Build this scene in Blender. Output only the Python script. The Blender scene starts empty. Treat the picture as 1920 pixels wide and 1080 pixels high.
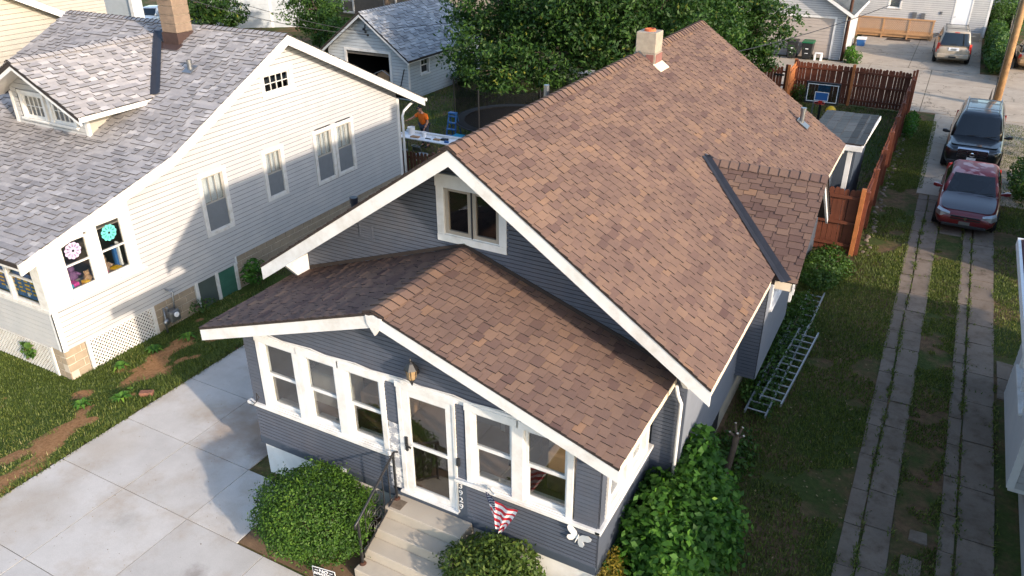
import bpy, math, random
import numpy as np
from mathutils import Vector, Matrix
random.seed(7); RNG = np.random.default_rng(7)
R_ = math.radians
SC = bpy.context.scene
COL = SC.collection
# ------------------------------------------------------------------ camera, sky, sun, exposure
CAM = np.array([4.837, -8.155, 10.156]); YAW, PITCH = 0.496, -0.481
cam = bpy.data.cameras.new('camera'); cam.lens = 27.65; cam.sensor_width = 36; cam.clip_end = 2000; cam.clip_start = 0.1
co = bpy.data.objects.new('camera', cam); COL.objects.link(co)
co.location = CAM; co.rotation_euler = (math.pi/2 + PITCH, 0.003, YAW); SC.camera = co
SUN_AZ, SUN_EL = R_(19.5), R_(19.5)          # azimuth measured from +X towards -Y
SUN = Vector((math.cos(SUN_EL)*math.cos(SUN_AZ), -math.cos(SUN_EL)*math.sin(SUN_AZ), math.sin(SUN_EL)))
w = bpy.data.worlds.new('World'); SC.world = w; w.use_nodes = True
nt = w.node_tree; nt.nodes.clear()
sky = nt.nodes.new('ShaderNodeTexSky'); sky.sky_type = 'NISHITA'; sky.sun_disc = False
sky.sun_elevation = SUN_EL; sky.sun_rotation = R_(90) + SUN_AZ
sky.air_density = 1.0; sky.dust_density = 1.2; sky.ozone_density = 1.2
bg = nt.nodes.new('ShaderNodeBackground'); bg.inputs['Strength'].default_value = 0.15
wo = nt.nodes.new('ShaderNodeOutputWorld')
nt.links.new(sky.outputs[0], bg.inputs[0]); nt.links.new(bg.outputs[0], wo.inputs[0])
sl = bpy.data.lights.new('sun', 'SUN'); sl.energy = 2.35; sl.angle = R_(1.2); sl.color = (1.0, 0.83, 0.66)
so = bpy.data.objects.new('sun', sl); COL.objects.link(so)
so.rotation_euler = SUN.to_track_quat('Z', 'Y').to_euler(); so.location = (30, -20, 30)
vs = SC.view_settings; vs.view_transform = 'Standard'; vs.look = 'None'; vs.exposure = 1.46; vs.gamma = 1.0; vs.use_curve_mapping = False
SC.render.engine = 'CYCLES'; SC.cycles.max_bounces = 6; SC.cycles.transparent_max_bounces = 12; SC.cycles.use_denoising = True
SC.cycles.caustics_reflective = False; SC.cycles.caustics_refractive = False

# ------------------------------------------------------------------ materials
def srgb(r, g, b):
    f = lambda c: (c/255/12.92) if c <= 10 else ((c/255+.055)/1.055)**2.4
    return (f(r), f(g), f(b), 1)
def lin(c): return (c[0], c[1], c[2], 1)
class NT:
    def __init__(s, name):
        s.m = bpy.data.materials.new(name); s.m.use_nodes = True; s.t = s.m.node_tree; s.t.nodes.clear()
        s.out = s.n('ShaderNodeOutputMaterial')
    def n(s, typ, **kw):
        nd = s.t.nodes.new(typ)
        for k, v in kw.items():
            if k in nd.inputs: nd.inputs[k].default_value = v
            else: setattr(nd, k, v)
        return nd
    def l(s, a, b): s.t.links.new(a, b)
    def ramp(s, fac, stops, interp='LINEAR'):
        r = s.n('ShaderNodeValToRGB'); cr = r.color_ramp; cr.interpolation = interp
        while len(cr.elements) < len(stops): cr.elements.new(.5)
        for e, (p, c) in zip(cr.elements, stops): e.position = p; e.color = lin(c)
        s.l(fac, r.inputs[0]); return r.outputs[0]
    def noise(s, scale, detail=4, rough=.6, vec=None, sc3=None):
        if vec is None: vec = s.n('ShaderNodeTexCoord').outputs['Object']
        if sc3:
            mp = s.n('ShaderNodeMapping'); mp.inputs['Scale'].default_value = sc3; s.l(vec, mp.inputs[0]); vec = mp.outputs[0]
        nd = s.n('ShaderNodeTexNoise', Scale=scale, Detail=detail, Roughness=rough); s.l(vec, nd.inputs['Vector']); return nd.outputs['Fac']
    def mix(s, fac, a, b, mode='MIX'):
        m = s.n('ShaderNodeMix', data_type='RGBA', blend_type=mode)
        for v, i in ((fac, 0), (a, 6), (b, 7)):
            if hasattr(v, 'links'): s.l(v, m.inputs[i])
            else: m.inputs[i].default_value = v if i == 0 else lin(v)
        return m.outputs[2]
    def bump(s, h, strength, dist=.01):
        b = s.n('ShaderNodeBump', Strength=strength, Distance=dist); s.l(h, b.inputs['Height']); return b.outputs[0]
    def bsdf(s, col, rough=.8, metal=0, spec=.4, normal=None, coat=0):
        p = s.n('ShaderNodeBsdfPrincipled', Roughness=rough, Metallic=metal)
        p.inputs['Specular IOR Level'].default_value = spec; p.inputs['Coat Weight'].default_value = coat
        if hasattr(col, 'links'): s.l(col, p.inputs[0])
        else: p.inputs[0].default_value = lin(col)
        if normal is not None: s.l(normal, p.inputs['Normal'])
        s.l(p.outputs[0], s.out.inputs[0]); return p
M = {}
def mat(name, col, rough=.75, var=.12, scale=6, bump=.0, metal=0, spec=.35, dirt=None, dirt_amt=.5, dscale=1.2, fine=60, coat=0):
    """plain painted / mineral surface: noise-varied colour, optional dirt patches, fine bump"""
    n = NT(name); c = Vector(col[:3])
    f1 = n.noise(scale, 5); f2 = n.noise(fine, 3)
    base = n.ramp(f1, [(.3, c*(1-var)), (.7, c*(1+var*.7))])
    base = n.mix(.5, base, n.ramp(f2, [(.3, (1-var*.9,)*3), (.7, (1+var*.3,)*3)]), 'MULTIPLY')
    if dirt is not None:
        d = n.ramp(n.noise(dscale, 7, .68), [(.48, (0, 0, 0)), (.66, (dirt_amt,)*3)])
        base = n.mix(d, base, dirt)
    nm = n.bump(f2, bump, .01) if bump else None
    n.bsdf(base, rough, metal, spec, nm, coat); M[name] = n.m; return n.m
def shingle_mat(name, stops, grain=.25):
    n = NT(name); a = n.n('ShaderNodeAttribute', attribute_name='rnd')
    c = n.ramp(a.outputs['Fac'], stops)
    g = n.noise(90, 3, .7); big = n.noise(.9, 4)
    c = n.mix(.8, c, n.ramp(g, [(.25, (1-grain,)*3), (.75, (1+grain*.6,)*3)]), 'MULTIPLY')
    c = n.mix(1, c, n.ramp(big, [(.3, (.86, .86, .88)), (.7, (1.08, 1.06, 1.04))]), 'MULTIPLY')
    st = n.noise(2.2, 5, .7, None, (1, 1, .35)); c = n.mix(1, c, n.ramp(st, [(.3, (.90, .90, .91)), (.7, (1.07, 1.06, 1.05))]), 'MULTIPLY')
    n.bsdf(c, .95, 0, .15, n.bump(g, .35, .006)); M[name] = n.m
def leaf_mat(name, stops, trans=.3):
    n = NT(name); a = n.n('ShaderNodeAttribute', attribute_name='rnd')
    c = n.ramp(a.outputs['Fac'], stops)
    p = n.bsdf(c, .55, 0, .3)
    tr = n.n('ShaderNodeBsdfTranslucent'); n.l(n.mix(1, c, (1.15, 1.25, .55), 'MULTIPLY'), tr.inputs[0])
    mx = n.n('ShaderNodeMixShader'); mx.inputs[0].default_value = trans
    n.l(p.outputs[0], mx.inputs[1]); n.l(tr.outputs[0], mx.inputs[2]); n.l(mx.outputs[0], n.out.inputs[0]); M[name] = n.m
def glass_mat(name, tint=(.75, .8, .8), refl=.12, rough=.02):
    n = NT(name)
    tr = n.n('ShaderNodeBsdfTransparent'); tr.inputs[0].default_value = lin(tint)
    gl = n.n('ShaderNodeBsdfGlossy', Roughness=rough); gl.inputs[0].default_value = (1, 1, 1, 1)
    lw = n.n('ShaderNodeLayerWeight', Blend=.5)
    pw = n.n('ShaderNodeMath', operation='POWER'); pw.inputs[1].default_value = 4.0; n.l(lw.outputs['Facing'], pw.inputs[0])
    ml = n.n('ShaderNodeMath', operation='MULTIPLY'); ml.inputs[1].default_value = .75; n.l(pw.outputs[0], ml.inputs[0])
    ad = n.n('ShaderNodeMath', operation='ADD'); ad.inputs[1].default_value = refl; ad.use_clamp = True; n.l(ml.outputs[0], ad.inputs[0])
    mx = n.n('ShaderNodeMixShader'); n.l(ad.outputs[0], mx.inputs[0]); n.l(tr.outputs[0], mx.inputs[1]); n.l(gl.outputs[0], mx.inputs[2])
    n.l(mx.outputs[0], n.out.inputs[0]); M[name] = n.m

shingle_mat('shingle_brown', [(0, (.100, .062, .056)), (.25, (.136, .088, .074)), (.5, (.168, .110, .087)), (.75, (.198, .128, .093)), (1, (.245, .146, .092))])
shingle_mat('shingle_grey', [(0, (.23, .222, .222)), (.45, (.315, .302, .30)), (.75, (.38, .364, .36)), (1, (.48, .46, .45))])
shingle_mat('shingle_garage', [(0, (.21, .225, .245)), (.5, (.31, .33, .35)), (1, (.42, .44, .46))])
shingle_mat('shingle_slate', [(0, (.05, .06, .065)), (.5, (.085, .10, .105)), (1, (.12, .13, .135))])
mat('roof_deck', (.035, .027, .024), .9)
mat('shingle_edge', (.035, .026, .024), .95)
mat('shingle_shade_grey', (.07, .068, .07), .95)  # dark edge colour painting the shadows under raised grey shingle teeth
mat('shade_backing', (.02, .02, .022), .95)  # black backing, paints the shade lines where siding boards lap
mat('screen_grey', (.17, .185, .20), .7, .08)
mat('white_trim', (.70, .695, .68), .5, .05, 5, spec=.4, dirt=(.46, .42, .36), dirt_amt=.45, dscale=2.2)
mat('white_worn', (.66, .645, .61), .6, .07, 7, dirt=(.45, .38, .31), dirt_amt=.5, dscale=6)
mat('cream_trim', (.72, .6, .45), .6, .08, 6)
mat('white_siding', (.445, .445, .445), .55, .05, 2.5, dirt=(.6, .57, .53), dirt_amt=.3, dscale=.9)
mat('cream_siding', (.40, .375, .325), .6, .06, 3)
mat('pale_blue_siding', (.44, .475, .50), .6, .06, 3, dirt=(.45, .45, .45), dirt_amt=.3)
mat('blue_grey_siding', (.080, .093, .122), .36, .10, 4, spec=.4, dirt=(.10, .10, .115), dirt_amt=.5, dscale=1.5)
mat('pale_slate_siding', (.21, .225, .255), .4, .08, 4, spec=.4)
mat('navy_board', (.055, .070, .095), .55, .1, 4, spec=.4)
mat('foundation_white', (.72, .72, .70), .8, .08, 3, .3, dirt=(.5, .45, .38), dirt_amt=.4)
mat('foundation_beige', (.42, .37, .28), .9, .12, 3, .3, dirt=(.25, .22, .16), dirt_amt=.5)
mat('block_tan', (.33, .265, .19), .9, .12, 5, .4)
mat('mortar', (.52, .45, .36), .95, .08)
mat('soffit_white', (.66, .63, .58), .7, .06)
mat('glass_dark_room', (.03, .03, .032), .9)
mat('interior_floor', (.16, .095, .06), .6, .2, 3)
mat('interior_wall', (.22, .19, .165), .9, .15, 2)
mat('interior_light', (.5, .46, .4), .9, .1)
mat('taupe_frame', (.33, .29, .24), .5, .06)
mat('yellowed_sash', (.38, .35, .30), .6, .08)
mat('black_iron', (.018, .018, .02), .4, .15, 12, spec=.5)
mat('rust_iron', (.07, .03, .018), .7, .3, 14)
mat('dark_metal', (.022, .024, .032), .5, .2, 5, spec=.35)
mat('galvanised', (.27, .28, .29), .38, .1, 9, metal=.8)
mat('aluminium', (.42, .43, .44), .45, .08, 9, metal=.75)
mat('chrome', (.75, .76, .78), .12, .03, metal=1)
mat('rubber', (.018, .018, .019), .85, .15)
mat('black_plastic', (.022, .023, .025), .45, .1)
mat('chimney_block', (.20, .145, .105), .9, .12, 6, .4, dirt=(.3, .22, .16), dirt_amt=.4, dscale=4)
mat('chimney_tar', (.055, .032, .027), .7, .2)
mat('chimney_stone', (.34, .29, .23), .9, .15, 8, .4, dirt=(.25, .2, .17), dirt_amt=.6, dscale=5)
mat('chimney_brick', (.22, .10, .085), .9, .2, 8, .4)
mat('terracotta', (.55, .13, .05), .8, .15)
mat('fence_wood', (.155, .047, .024), .7, .3, 5, .2, dirt=(.09, .035, .02), dirt_amt=.6, dscale=2.5)
mat('fence_wood_lit', (.42, .15, .05), .7, .2, 5, .2)  # sunlit orange of the jogged fence panel, put into the wood colour
mat('picket_brown', (.13, .06, .038), .8, .25, 6)
mat('deck_wood', (.48, .27, .13), .75, .15, 6)
mat('pole_wood', (.40, .235, .11), .85, .22, 4, .4, dirt=(.2, .11, .06), dirt_amt=.6, dscale=3)
mat('grey_wood', (.19, .165, .14), .9, .25, 5)
mat('bark', (.10, .075, .055), .95, .3, 9, .6)
mat('step_concrete', (.43, .385, .32), .9, .1, 5, .3, dirt=(.34, .28, .21), dirt_amt=.5, dscale=2.5)
mat('white_plastic', (.78, .79, .8), .45, .03)
mat('garage_door', (.43, .37, .33), .6, .05, 2)
mat('green_pane', (.05, .14, .10), .35, .15, 3)
mat('mesh_grey', (.075, .095, .085), .6, .1, 3)
mat('orange_cloth', (.85, .17, .015), .85, .1, 10)
mat('denim', (.05, .06, .085), .9, .15, 12)
mat('skin', (.42, .22, .15), .6, .06)
mat('black_cloth', (.015, .015, .016), .9, .1)
mat('blue_plastic', (.03, .12, .33), .45, .08)
mat('teal_plastic', (.03, .28, .45), .45, .08)
mat('red_plastic', (.5, .03, .02), .45, .08)
mat('yellow_plastic', (.82, .47, .02), .45, .05)
mat('green_plastic', (.012, .11, .045), .45, .08)
mat('pink_plastic', (.65, .06, .32), .5, .08)
mat('plum', (.18, .08, .2), .7, .2)
mat('kraft', (.36, .22, .12), .85, .12)
mat('plush', (.36, .24, .17), .95, .2)
mat('lilac_paper', (.52, .42, .62), .8, .04)
mat('turquoise_paper', (.13, .60, .53), .8, .04)
mat('poster_blue', (.04, .13, .36), .7, .2, 6)
mat('flag_red', (.60, .02, .035), .8, .08)
mat('flag_white', (.80, .77, .75), .8, .04)
mat('flag_navy', (.022, .026, .075), .85, .1)
mat('soil', (.17, .105, .06), .95, .3, 5, .6)
mat('brick_red', (.22, .10, .065), .9, .2)
mat('amber_glass', (.32, .22, .12), .25, .15, 14, spec=.6)
mat('grey_house_siding', (.14, .125, .11), .8, .15, 3)
mat('grey_metal_roof', (.17, .18, .19), .6, .12, 3)
glass_mat('pane', (.90, .92, .92), .08)
glass_mat('pane_dim', (.7, .72, .73), .05)
glass_mat('car_glass', (.10, .12, .13), .07)
glass_mat('lamp_lens', (.75, .78, .8), .15)
glass_mat('backboard', (.55, .62, .7), .10)
n = NT('net'); _t = n.n('ShaderNodeBsdfTransparent'); _d = n.n('ShaderNodeBsdfDiffuse'); _d.inputs[0].default_value = (.01, .01, .011, 1); _m = n.n('ShaderNodeMixShader'); _m.inputs[0].default_value = .55; n.l(_t.outputs[0], _m.inputs[1]); n.l(_d.outputs[0], _m.inputs[2]); n.l(_m.outputs[0], n.out.inputs[0]); M['net'] = n.m
def paint(name, col, rough=.28, spec=.5, fade=None):
    n = NT(name); c = Vector(col)
    base = n.ramp(n.noise(3, 4), [(.3, c*.92), (.7, c*1.05)])
    if fade is not None:
        base = n.mix(n.ramp(n.noise(2.6, 3, .4), [(.52, (0, 0, 0)), (.56, (1, 1, 1))]), base, fade)
    n.bsdf(base, rough, .0, spec, None, .6 if fade is None else .15); M[name] = n.m
paint('paint_black', (.008, .009, .012)); paint('paint_red', (.13, .010, .014)); paint('paint_red_roof', (.22, .035, .045), .55, .4, (.42, .24, .25))
paint('paint_hood', (.05, .045, .055), .35); paint('paint_tan', (.37, .31, .235), .35); paint('paint_gold', (.29, .19, .10), .35); paint('paint_silver', (.30, .36, .42), .35)
leaf_mat('leaf_boxwood', [(0, (.020, .050, .008)), (.4, (.045, .105, .013)), (.75, (.085, .165, .018)), (1, (.15, .24, .03))], .25)
leaf_mat('leaf_shrub', [(0, (.025, .072, .012)), (.5, (.055, .15, .02)), (.85, (.10, .23, .028)), (1, (.21, .34, .04))], .4)
leaf_mat('leaf_burning', [(0, (.035, .065, .012)), (.55, (.075, .125, .02)), (.85, (.13, .16, .03)), (1, (.20, .11, .04))], .3)
leaf_mat('leaf_tree', [(0, (.010, .028, .007)), (.45, (.025, .064, .012)), (.8, (.050, .112, .017)), (.95, (.10, .175, .024)), (1, (.22, .22, .035))], .3)
leaf_mat('leaf_yellow', [(0, (.12, .10, .015)), (.5, (.26, .19, .02)), (.8, (.35, .22, .05)), (1, (.32, .16, .06))], .3)
leaf_mat('leaf_weed', [(0, (.022, .055, .010)), (.6, (.05, .11, .018)), (1, (.11, .19, .03))], .3)
leaf_mat('grass_blade', [(0, (.06, .085, .018)), (.5, (.115, .155, .03)), (.8, (.19, .21, .05)), (1, (.36, .29, .14))], .3)
leaf_mat('clover', [(0, (.035, .09, .015)), (.6, (.08, .17, .025)), (1, (.15, .25, .04))], .3)
leaf_mat('dry_litter', [(0, (.10, .07, .035)), (.6, (.22, .15, .075)), (1, (.35, .25, .12))], .1)

# ------------------------------------------------------------------ mesh helpers
class MB:
    def __init__(s): s.v = []; s.f = []; s.a = []
    def add(s, vs, fs, a=0.):
        k = len(s.v); s.v += [tuple(v) for v in vs]; s.f += [tuple(i+k for i in f) for f in fs]; s.a += [a]*len(fs); return s
    HEX = ((0, 3, 2, 1), (4, 5, 6, 7), (0, 1, 5, 4), (1, 2, 6, 5), (2, 3, 7, 6), (3, 0, 4, 7))
    def hexa(s, p, a=0.): return s.add(p, s.HEX, a)
    def box(s, x0, x1, y0, y1, z0, z1, a=0.):
        return s.hexa([(x0, y0, z0), (x1, y0, z0), (x1, y1, z0), (x0, y1, z0), (x0, y0, z1), (x1, y0, z1), (x1, y1, z1), (x0, y1, z1)], a)
    def fbox(s, W, u0, u1, n0, n1, z0, z1, a=0.):
        P = W.p
        return s.hexa([P(u0, n0, z0), P(u1, n0, z0), P(u1, n1, z0), P(u0, n1, z0), P(u0, n0, z1), P(u1, n0, z1), P(u1, n1, z1), P(u0, n1, z1)], a)
    def prism(s, poly, vec, a=0.):
        n = len(poly); v = Vector(vec)
        q = [Vector(p) for p in poly]; q2 = [p+v for p in q]
        fs = [tuple(reversed(range(n))), tuple(range(n, 2*n))] + [(i, (i+1) % n, n+(i+1) % n, n+i) for i in range(n)]
        return s.add(q+q2, fs, a)
    def bar(s, p, q, w, h, up=(0, 0, 1), a=0.):
        p, q = Vector(p), Vector(q); d = (q-p).normalized(); up = Vector(up)
        x = d.cross(up)
        if x.length < 1e-4: x = d.cross(Vector((1, 0, 0)))
        x.normalize(); y = x.cross(d).normalized(); x *= w/2; y *= h/2
        return s.hexa([p-x-y, p+x-y, p+x+y, p-x+y, q-x-y, q+x-y, q+x+y, q-x+y], a)
    def tube(s, pts, r, n=8, cap=True, a=0.):
        pts = [Vector(p) for p in pts]; m = len(pts); rs = r if hasattr(r, '__len__') else [r]*m
        vs = []; prev = None
        for i, p in enumerate(pts):
            d = (pts[min(i+1, m-1)]-pts[max(i-1, 0)]).normalized()
            if prev is None:
                x = d.cross(Vector((0, 0, 1)))
                if x.length < 1e-3: x = d.cross(Vector((1, 0, 0)))
            else: x = prev - d*prev.dot(d)
            x.normalize(); prev = x; y = d.cross(x)
            vs += [p + (x*math.cos(t)+y*math.sin(t))*rs[i] for t in (2*math.pi*k/n for k in range(n))]
        fs = [(i*n+k, i*n+(k+1) % n, (i+1)*n+(k+1) % n, (i+1)*n+k) for i in range(m-1) for k in range(n)]
        if cap: fs += [tuple(reversed(range(n))), tuple(range((m-1)*n, m*n))]
        return s.add(vs, fs, a)
    def lathe(s, c, prof, n=16, a=0., axis=None):
        c = Vector(c); vs = []
        ax = Vector(axis or (0, 0, 1)).normalized(); x = ax.orthogonal().normalized(); y = ax.cross(x)
        for r, z in prof:
            vs += [c + ax*z + (x*math.cos(2*math.pi*k/n)+y*math.sin(2*math.pi*k/n))*r for k in range(n)]
        m = len(prof)
        fs = [(i*n+k, i*n+(k+1) % n, (i+1)*n+(k+1) % n, (i+1)*n+k) for i in range(m-1) for k in range(n)]
        fs += [tuple(reversed(range(n))), tuple(range((m-1)*n, m*n))]
        return s.add(vs, fs, a)
    def loft(s, rings, cap=True, a=0., closed=True):
        n = len(rings[0]); m = len(rings); vs = [p for r in rings for p in r]
        kk = n if closed else n-1
        fs = [(i*n+k, i*n+(k+1) % n, (i+1)*n+(k+1) % n, (i+1)*n+k) for i in range(m-1) for k in range(kk)]
        if cap: fs += [tuple(reversed(range(n))), tuple(range((m-1)*n, m*n))]
        return s.add(vs, fs, a)
    def mesh(s, name, attr=False):
        me = bpy.data.meshes.new(name); me.from_pydata(s.v, [], s.f)
        if attr:
            at = me.attributes.new('rnd', 'FLOAT', 'FACE'); at.data.foreach_set('value', np.array(s.a, dtype=np.float32))
        return me
    def build(s, name, m, parent=None, label=None, smooth=False, bevel=0., attr=False, sub=0, kind=None, recalc=True, m2=None, second=None):
        me = s.mesh(name, attr); me.materials.append(M[m] if isinstance(m, str) else m)
        if m2:
            me.materials.append(M[m2]); me.polygons.foreach_set('material_index', np.array(second, dtype=np.int32))
        if recalc:
            import bmesh
            b = bmesh.new(); b.from_mesh(me); bmesh.ops.recalc_face_normals(b, faces=b.faces); b.to_mesh(me); b.free()
        return link(name, me, parent, label, smooth, bevel, sub, kind)
class Frame:
    """wall frame: u along the wall, n outwards, z up"""
    def __init__(s, o, u, n): s.o, s.u, s.n = Vector(o), Vector(u), Vector(n)
    def p(s, u, n, z): return s.o + s.u*u + s.n*n + Vector((0, 0, z))
def link(name, me, parent=None, label=None, smooth=False, bevel=0., sub=0, kind=None):
    o = bpy.data.objects.new(name, me); COL.objects.link(o)
    if parent is not None:
        o.parent = parent
        if parent.type == 'EMPTY': o.matrix_parent_inverse = Matrix.Translation(-parent.location)
    if label: o['label'] = label
    if kind: o['kind'] = kind
    if smooth: me.polygons.foreach_set('use_smooth', [True]*len(me.polygons))
    if bevel:
        b = o.modifiers.new('bevel', 'BEVEL'); b.width = bevel; b.segments = 2; b.limit_method = 'ANGLE'
    if sub:
        b = o.modifiers.new('sub', 'SUBSURF'); b.levels = sub; b.render_levels = sub
    return o
def tag(o, label, cat, group=None):
    o['label'] = label; o['category'] = cat
    if group: o['group'] = group
    return o
def thing(name, label, cat, loc=(0, 0, 0), group=None):
    e = bpy.data.objects.new(name, None); COL.objects.link(e); e.location = loc; e.empty_display_size = .2
    return tag(e, label, cat, group)
def struct(o): o['kind'] = 'structure'; return o
def copy_tree(o, parent=None):
    c = o.copy(); COL.objects.link(c); c.parent = parent
    for ch in o.children: copy_tree(ch, c)
    return c
def place(e, loc, rz=0): e.location = loc; e.rotation_euler = (0, 0, rz); return e
def text_mesh(txt, size, extrude=.004):
    cu = bpy.data.curves.new('lettering', 'FONT'); cu.body = txt; cu.size = size; cu.extrude = extrude
    cu.align_x = 'CENTER'; cu.align_y = 'CENTER'
    o = bpy.data.objects.new('lettering', cu); COL.objects.link(o)
    dg = bpy.context.evaluated_depsgraph_get(); me = bpy.data.meshes.new_from_object(o.evaluated_get(dg))
    bpy.data.objects.remove(o); bpy.data.curves.remove(cu); return me
def text_part(name, txt, size, W, u, n, z, m, parent, tilt=None, bold=1.0):
    me = text_mesh(txt, size); me.materials.clear(); me.materials.append(M[m])
    co_ = np.empty(len(me.vertices)*3); me.vertices.foreach_get('co', co_); co_ = co_.reshape(-1, 3)
    new = [W.p(u + c[0]*bold, n + c[2], z + c[1]) for c in co_]
    me.vertices.foreach_set('co', np.array([tuple(v) for v in new]).ravel()); me.update()
    return link(name, me, parent)

# ------------------------------------------------------------------ terrain height
def sstep(a, b, x):
    t = min(1, max(0, (x-a)/(b-a))); return t*t*(3-2*t)
def gz(x, y):
    k = sstep(-8.9, -11.4, x) * (1 - sstep(14.5, 17.5, y))
    return -.27*k - .012
# ------------------------------------------------------------------ ground materials
def ground_mat():
    n = NT('ground_lawn'); c = n.n('ShaderNodeTexCoord').outputs['Object']
    soil = n.ramp(n.noise(7, 6, .7, c), [(.3, (.085, .055, .033)), (.7, (.20, .125, .07))])
    grs = n.ramp(n.noise(11, 6, .7, c), [(.3, (.040, .052, .016)), (.6, (.065, .085, .024)), (.8, (.11, .105, .042))])
    f = n.ramp(n.noise(.55, 7, .7, c), [(.44, (0, 0, 0)), (.58, (1, 1, 1))])
    col = n.mix(f, grs, soil)
    n.bsdf(col, .95, 0, .1, n.bump(n.noise(40, 4, .7, c), .6, .03)); M['ground_lawn'] = n.m
def n_div(n, v, k):
    d = n.n('ShaderNodeMath', operation='DIVIDE'); n.l(v, d.inputs[0]); d.inputs[1].default_value = k; return d.outputs[0]
def conc_mat(name, c0, c1, stain, stain_amt, crack=0., warm=None, sscale=.7, spots=()):
    n = NT(name); c = n.n('ShaderNodeTexCoord').outputs['Object']
    base = n.ramp(n.noise(1.3, 6, .65, c), [(.3, c0), (.7, c1)])
    base = n.mix(.7, base, n.ramp(n.noise(55, 3, .7, c), [(.3, (.86,)*3), (.7, (1.08,)*3)]), 'MULTIPLY')
    st = n.ramp(n.noise(sscale, 8, .7, c), [(.50 if sscale < 2 else .46, (0, 0, 0)), (.70, (stain_amt,)*3)])
    base = n.mix(st, base, stain)
    sp = n.ramp(n.noise(9, 4, .6, c), [(.70, (0, 0, 0)), (.78, (.5,)*3)])
    base = n.mix(sp, base, tuple(Vector(stain)*.6))
    oi = n.n('ShaderNodeObjectInfo'); base = n.mix(1, base, n.ramp(oi.outputs['Random'], [(0, (.93, .93, .93)), (1, (1.04, 1.035, 1.03))]), 'MULTIPLY')
    for (px, py, rad, col, amt) in spots:    # individual spills and rust marks
        dv = n.n('ShaderNodeVectorMath', operation='DISTANCE'); n.l(c, dv.inputs[0]); dv.inputs[1].default_value = (px, py, 0)
        ns = n.n('ShaderNodeMath', operation='MULTIPLY_ADD'); n.l(n.noise(1.7/rad, 6, .7, c), ns.inputs[0]); ns.inputs[1].default_value = rad*1.5; n.l(dv.outputs['Value'], ns.inputs[2])
        base = n.mix(n.ramp(ns.outputs[0], [(rad*.85/4, (amt,)*3), (rad*1.65/4, (0, 0, 0))]) if False else n.ramp(n_div(n, ns.outputs[0], rad*2), [(.4, (amt,)*3), (.85, (0, 0, 0))]), base, col)
    if crack:
        v = n.n('ShaderNodeTexVoronoi', feature='DISTANCE_TO_EDGE', Scale=crack)
        d = n.n('ShaderNodeVectorMath', operation='ADD')
        ns = n.n('ShaderNodeTexNoise', Scale=2.2, Detail=5); n.l(c, ns.inputs['Vector']); n.l(ns.outputs['Color'], d.inputs[1]); n.l(c, d.inputs[0]); n.l(d.outputs[0], v.inputs['Vector'])
        k = n.ramp(v.outputs['Distance'], [(.0, (1, 1, 1)), (.008, (0, 0, 0))])
        base = n.mix(k, base, (.07, .06, .04))
    n.bsdf(base, .92, 0, .15, n.bump(n.noise(70, 3, .7, c), .25, .006)); M[name] = n.m
ground_mat()
conc_mat('concrete_new', (.43, .41, .385), (.52, .50, .475), (.33, .255, .18), .6, spots=((-6.2, .9, 1.3, (.27, .17, .10), .7), (-5.5, .5, .55, (.16, .12, .095), .75), (-8.2, -2.9, 1.1, (.30, .24, .17), .5), (-8.4, -1.0, .9, (.36, .29, .21), .4), (-6.3, -2.2, .35, (.25, .23, .20), .45), (-4.2, -2.5, .3, (.16, .13, .11), .6), (-7.6, .8, .6, (.33, .26, .18), .4), (-3.6, -3.0, .8, (.34, .30, .25), .5)))
conc_mat('concrete_old', (.16, .128, .10), (.26, .21, .168), (.085, .062, .04), .9, 0, None, 2.6)
conc_mat('concrete_alley', (.36, .30, .235), (.45, .38, .30), (.24, .20, .16), .55, .35)
conc_mat('asphalt_far', (.10, .10, .105), (.14, .14, .145), (.07, .07, .07), .5)

# ------------------------------------------------------------------ ground sheet
def ground():
    xs = sorted(set([-400, -150, -80, -50] + list(np.arange(-34, 16.1, 1.0)) + [-8.9, -9.4, -10.6] + [20, 30, 60, 120, 400]))
    ys = sorted(set([-400, -120, -50, -20] + list(np.arange(-12, 24.1, 1.0)) + [30, 40, 60, 90, 150, 400]))
    b = MB(); nx = len(xs)
    vs = [(x, y, gz(x, y)-.012) for y in ys for x in xs]
    fs = [(j*nx+i, j*nx+i+1, (j+1)*nx+i+1, (j+1)*nx+i) for j in range(len(ys)-1) for i in range(nx-1)]
    b.add(vs, fs); return struct(b.build('ground', 'ground_lawn', smooth=True))
GROUND = ground()

# ------------------------------------------------------------------ front concrete pad: one slab per panel between saw-cut joints
pad = struct(MB().box(-8.95, 2.2, -9.5, 4.6, -.25, -.045).build('concrete_pad', 'soil'))
sx = [(-8.83, -7.02), (-7.02, -5.33), (-5.33, -3.5), (-3.5, -1.86), (-1.86, -.3)]
sy = [(-9.3, -7.3), (-7.3, -5.4), (-5.4, -3.6), (-3.6, -1.65), (-1.65, -.15), (-.15, 1.55), (1.55, 3.1), (3.1, 4.5)]
for (x0, x1) in sx:
    for (y0, y1) in sy:
        if x1 > -3.4 and y1 > -1.4: continue
        g = .007; xa = x1-g if not (x1 > -5 and y1 > -1.4) else -4.12
        if x1 > -5 and y0 > -.3: continue
        MB().box(x0+g, xa, y0+g, y1-g, -.14, random.uniform(-.002, .002)).build('slab', 'concrete_new', pad)
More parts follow.
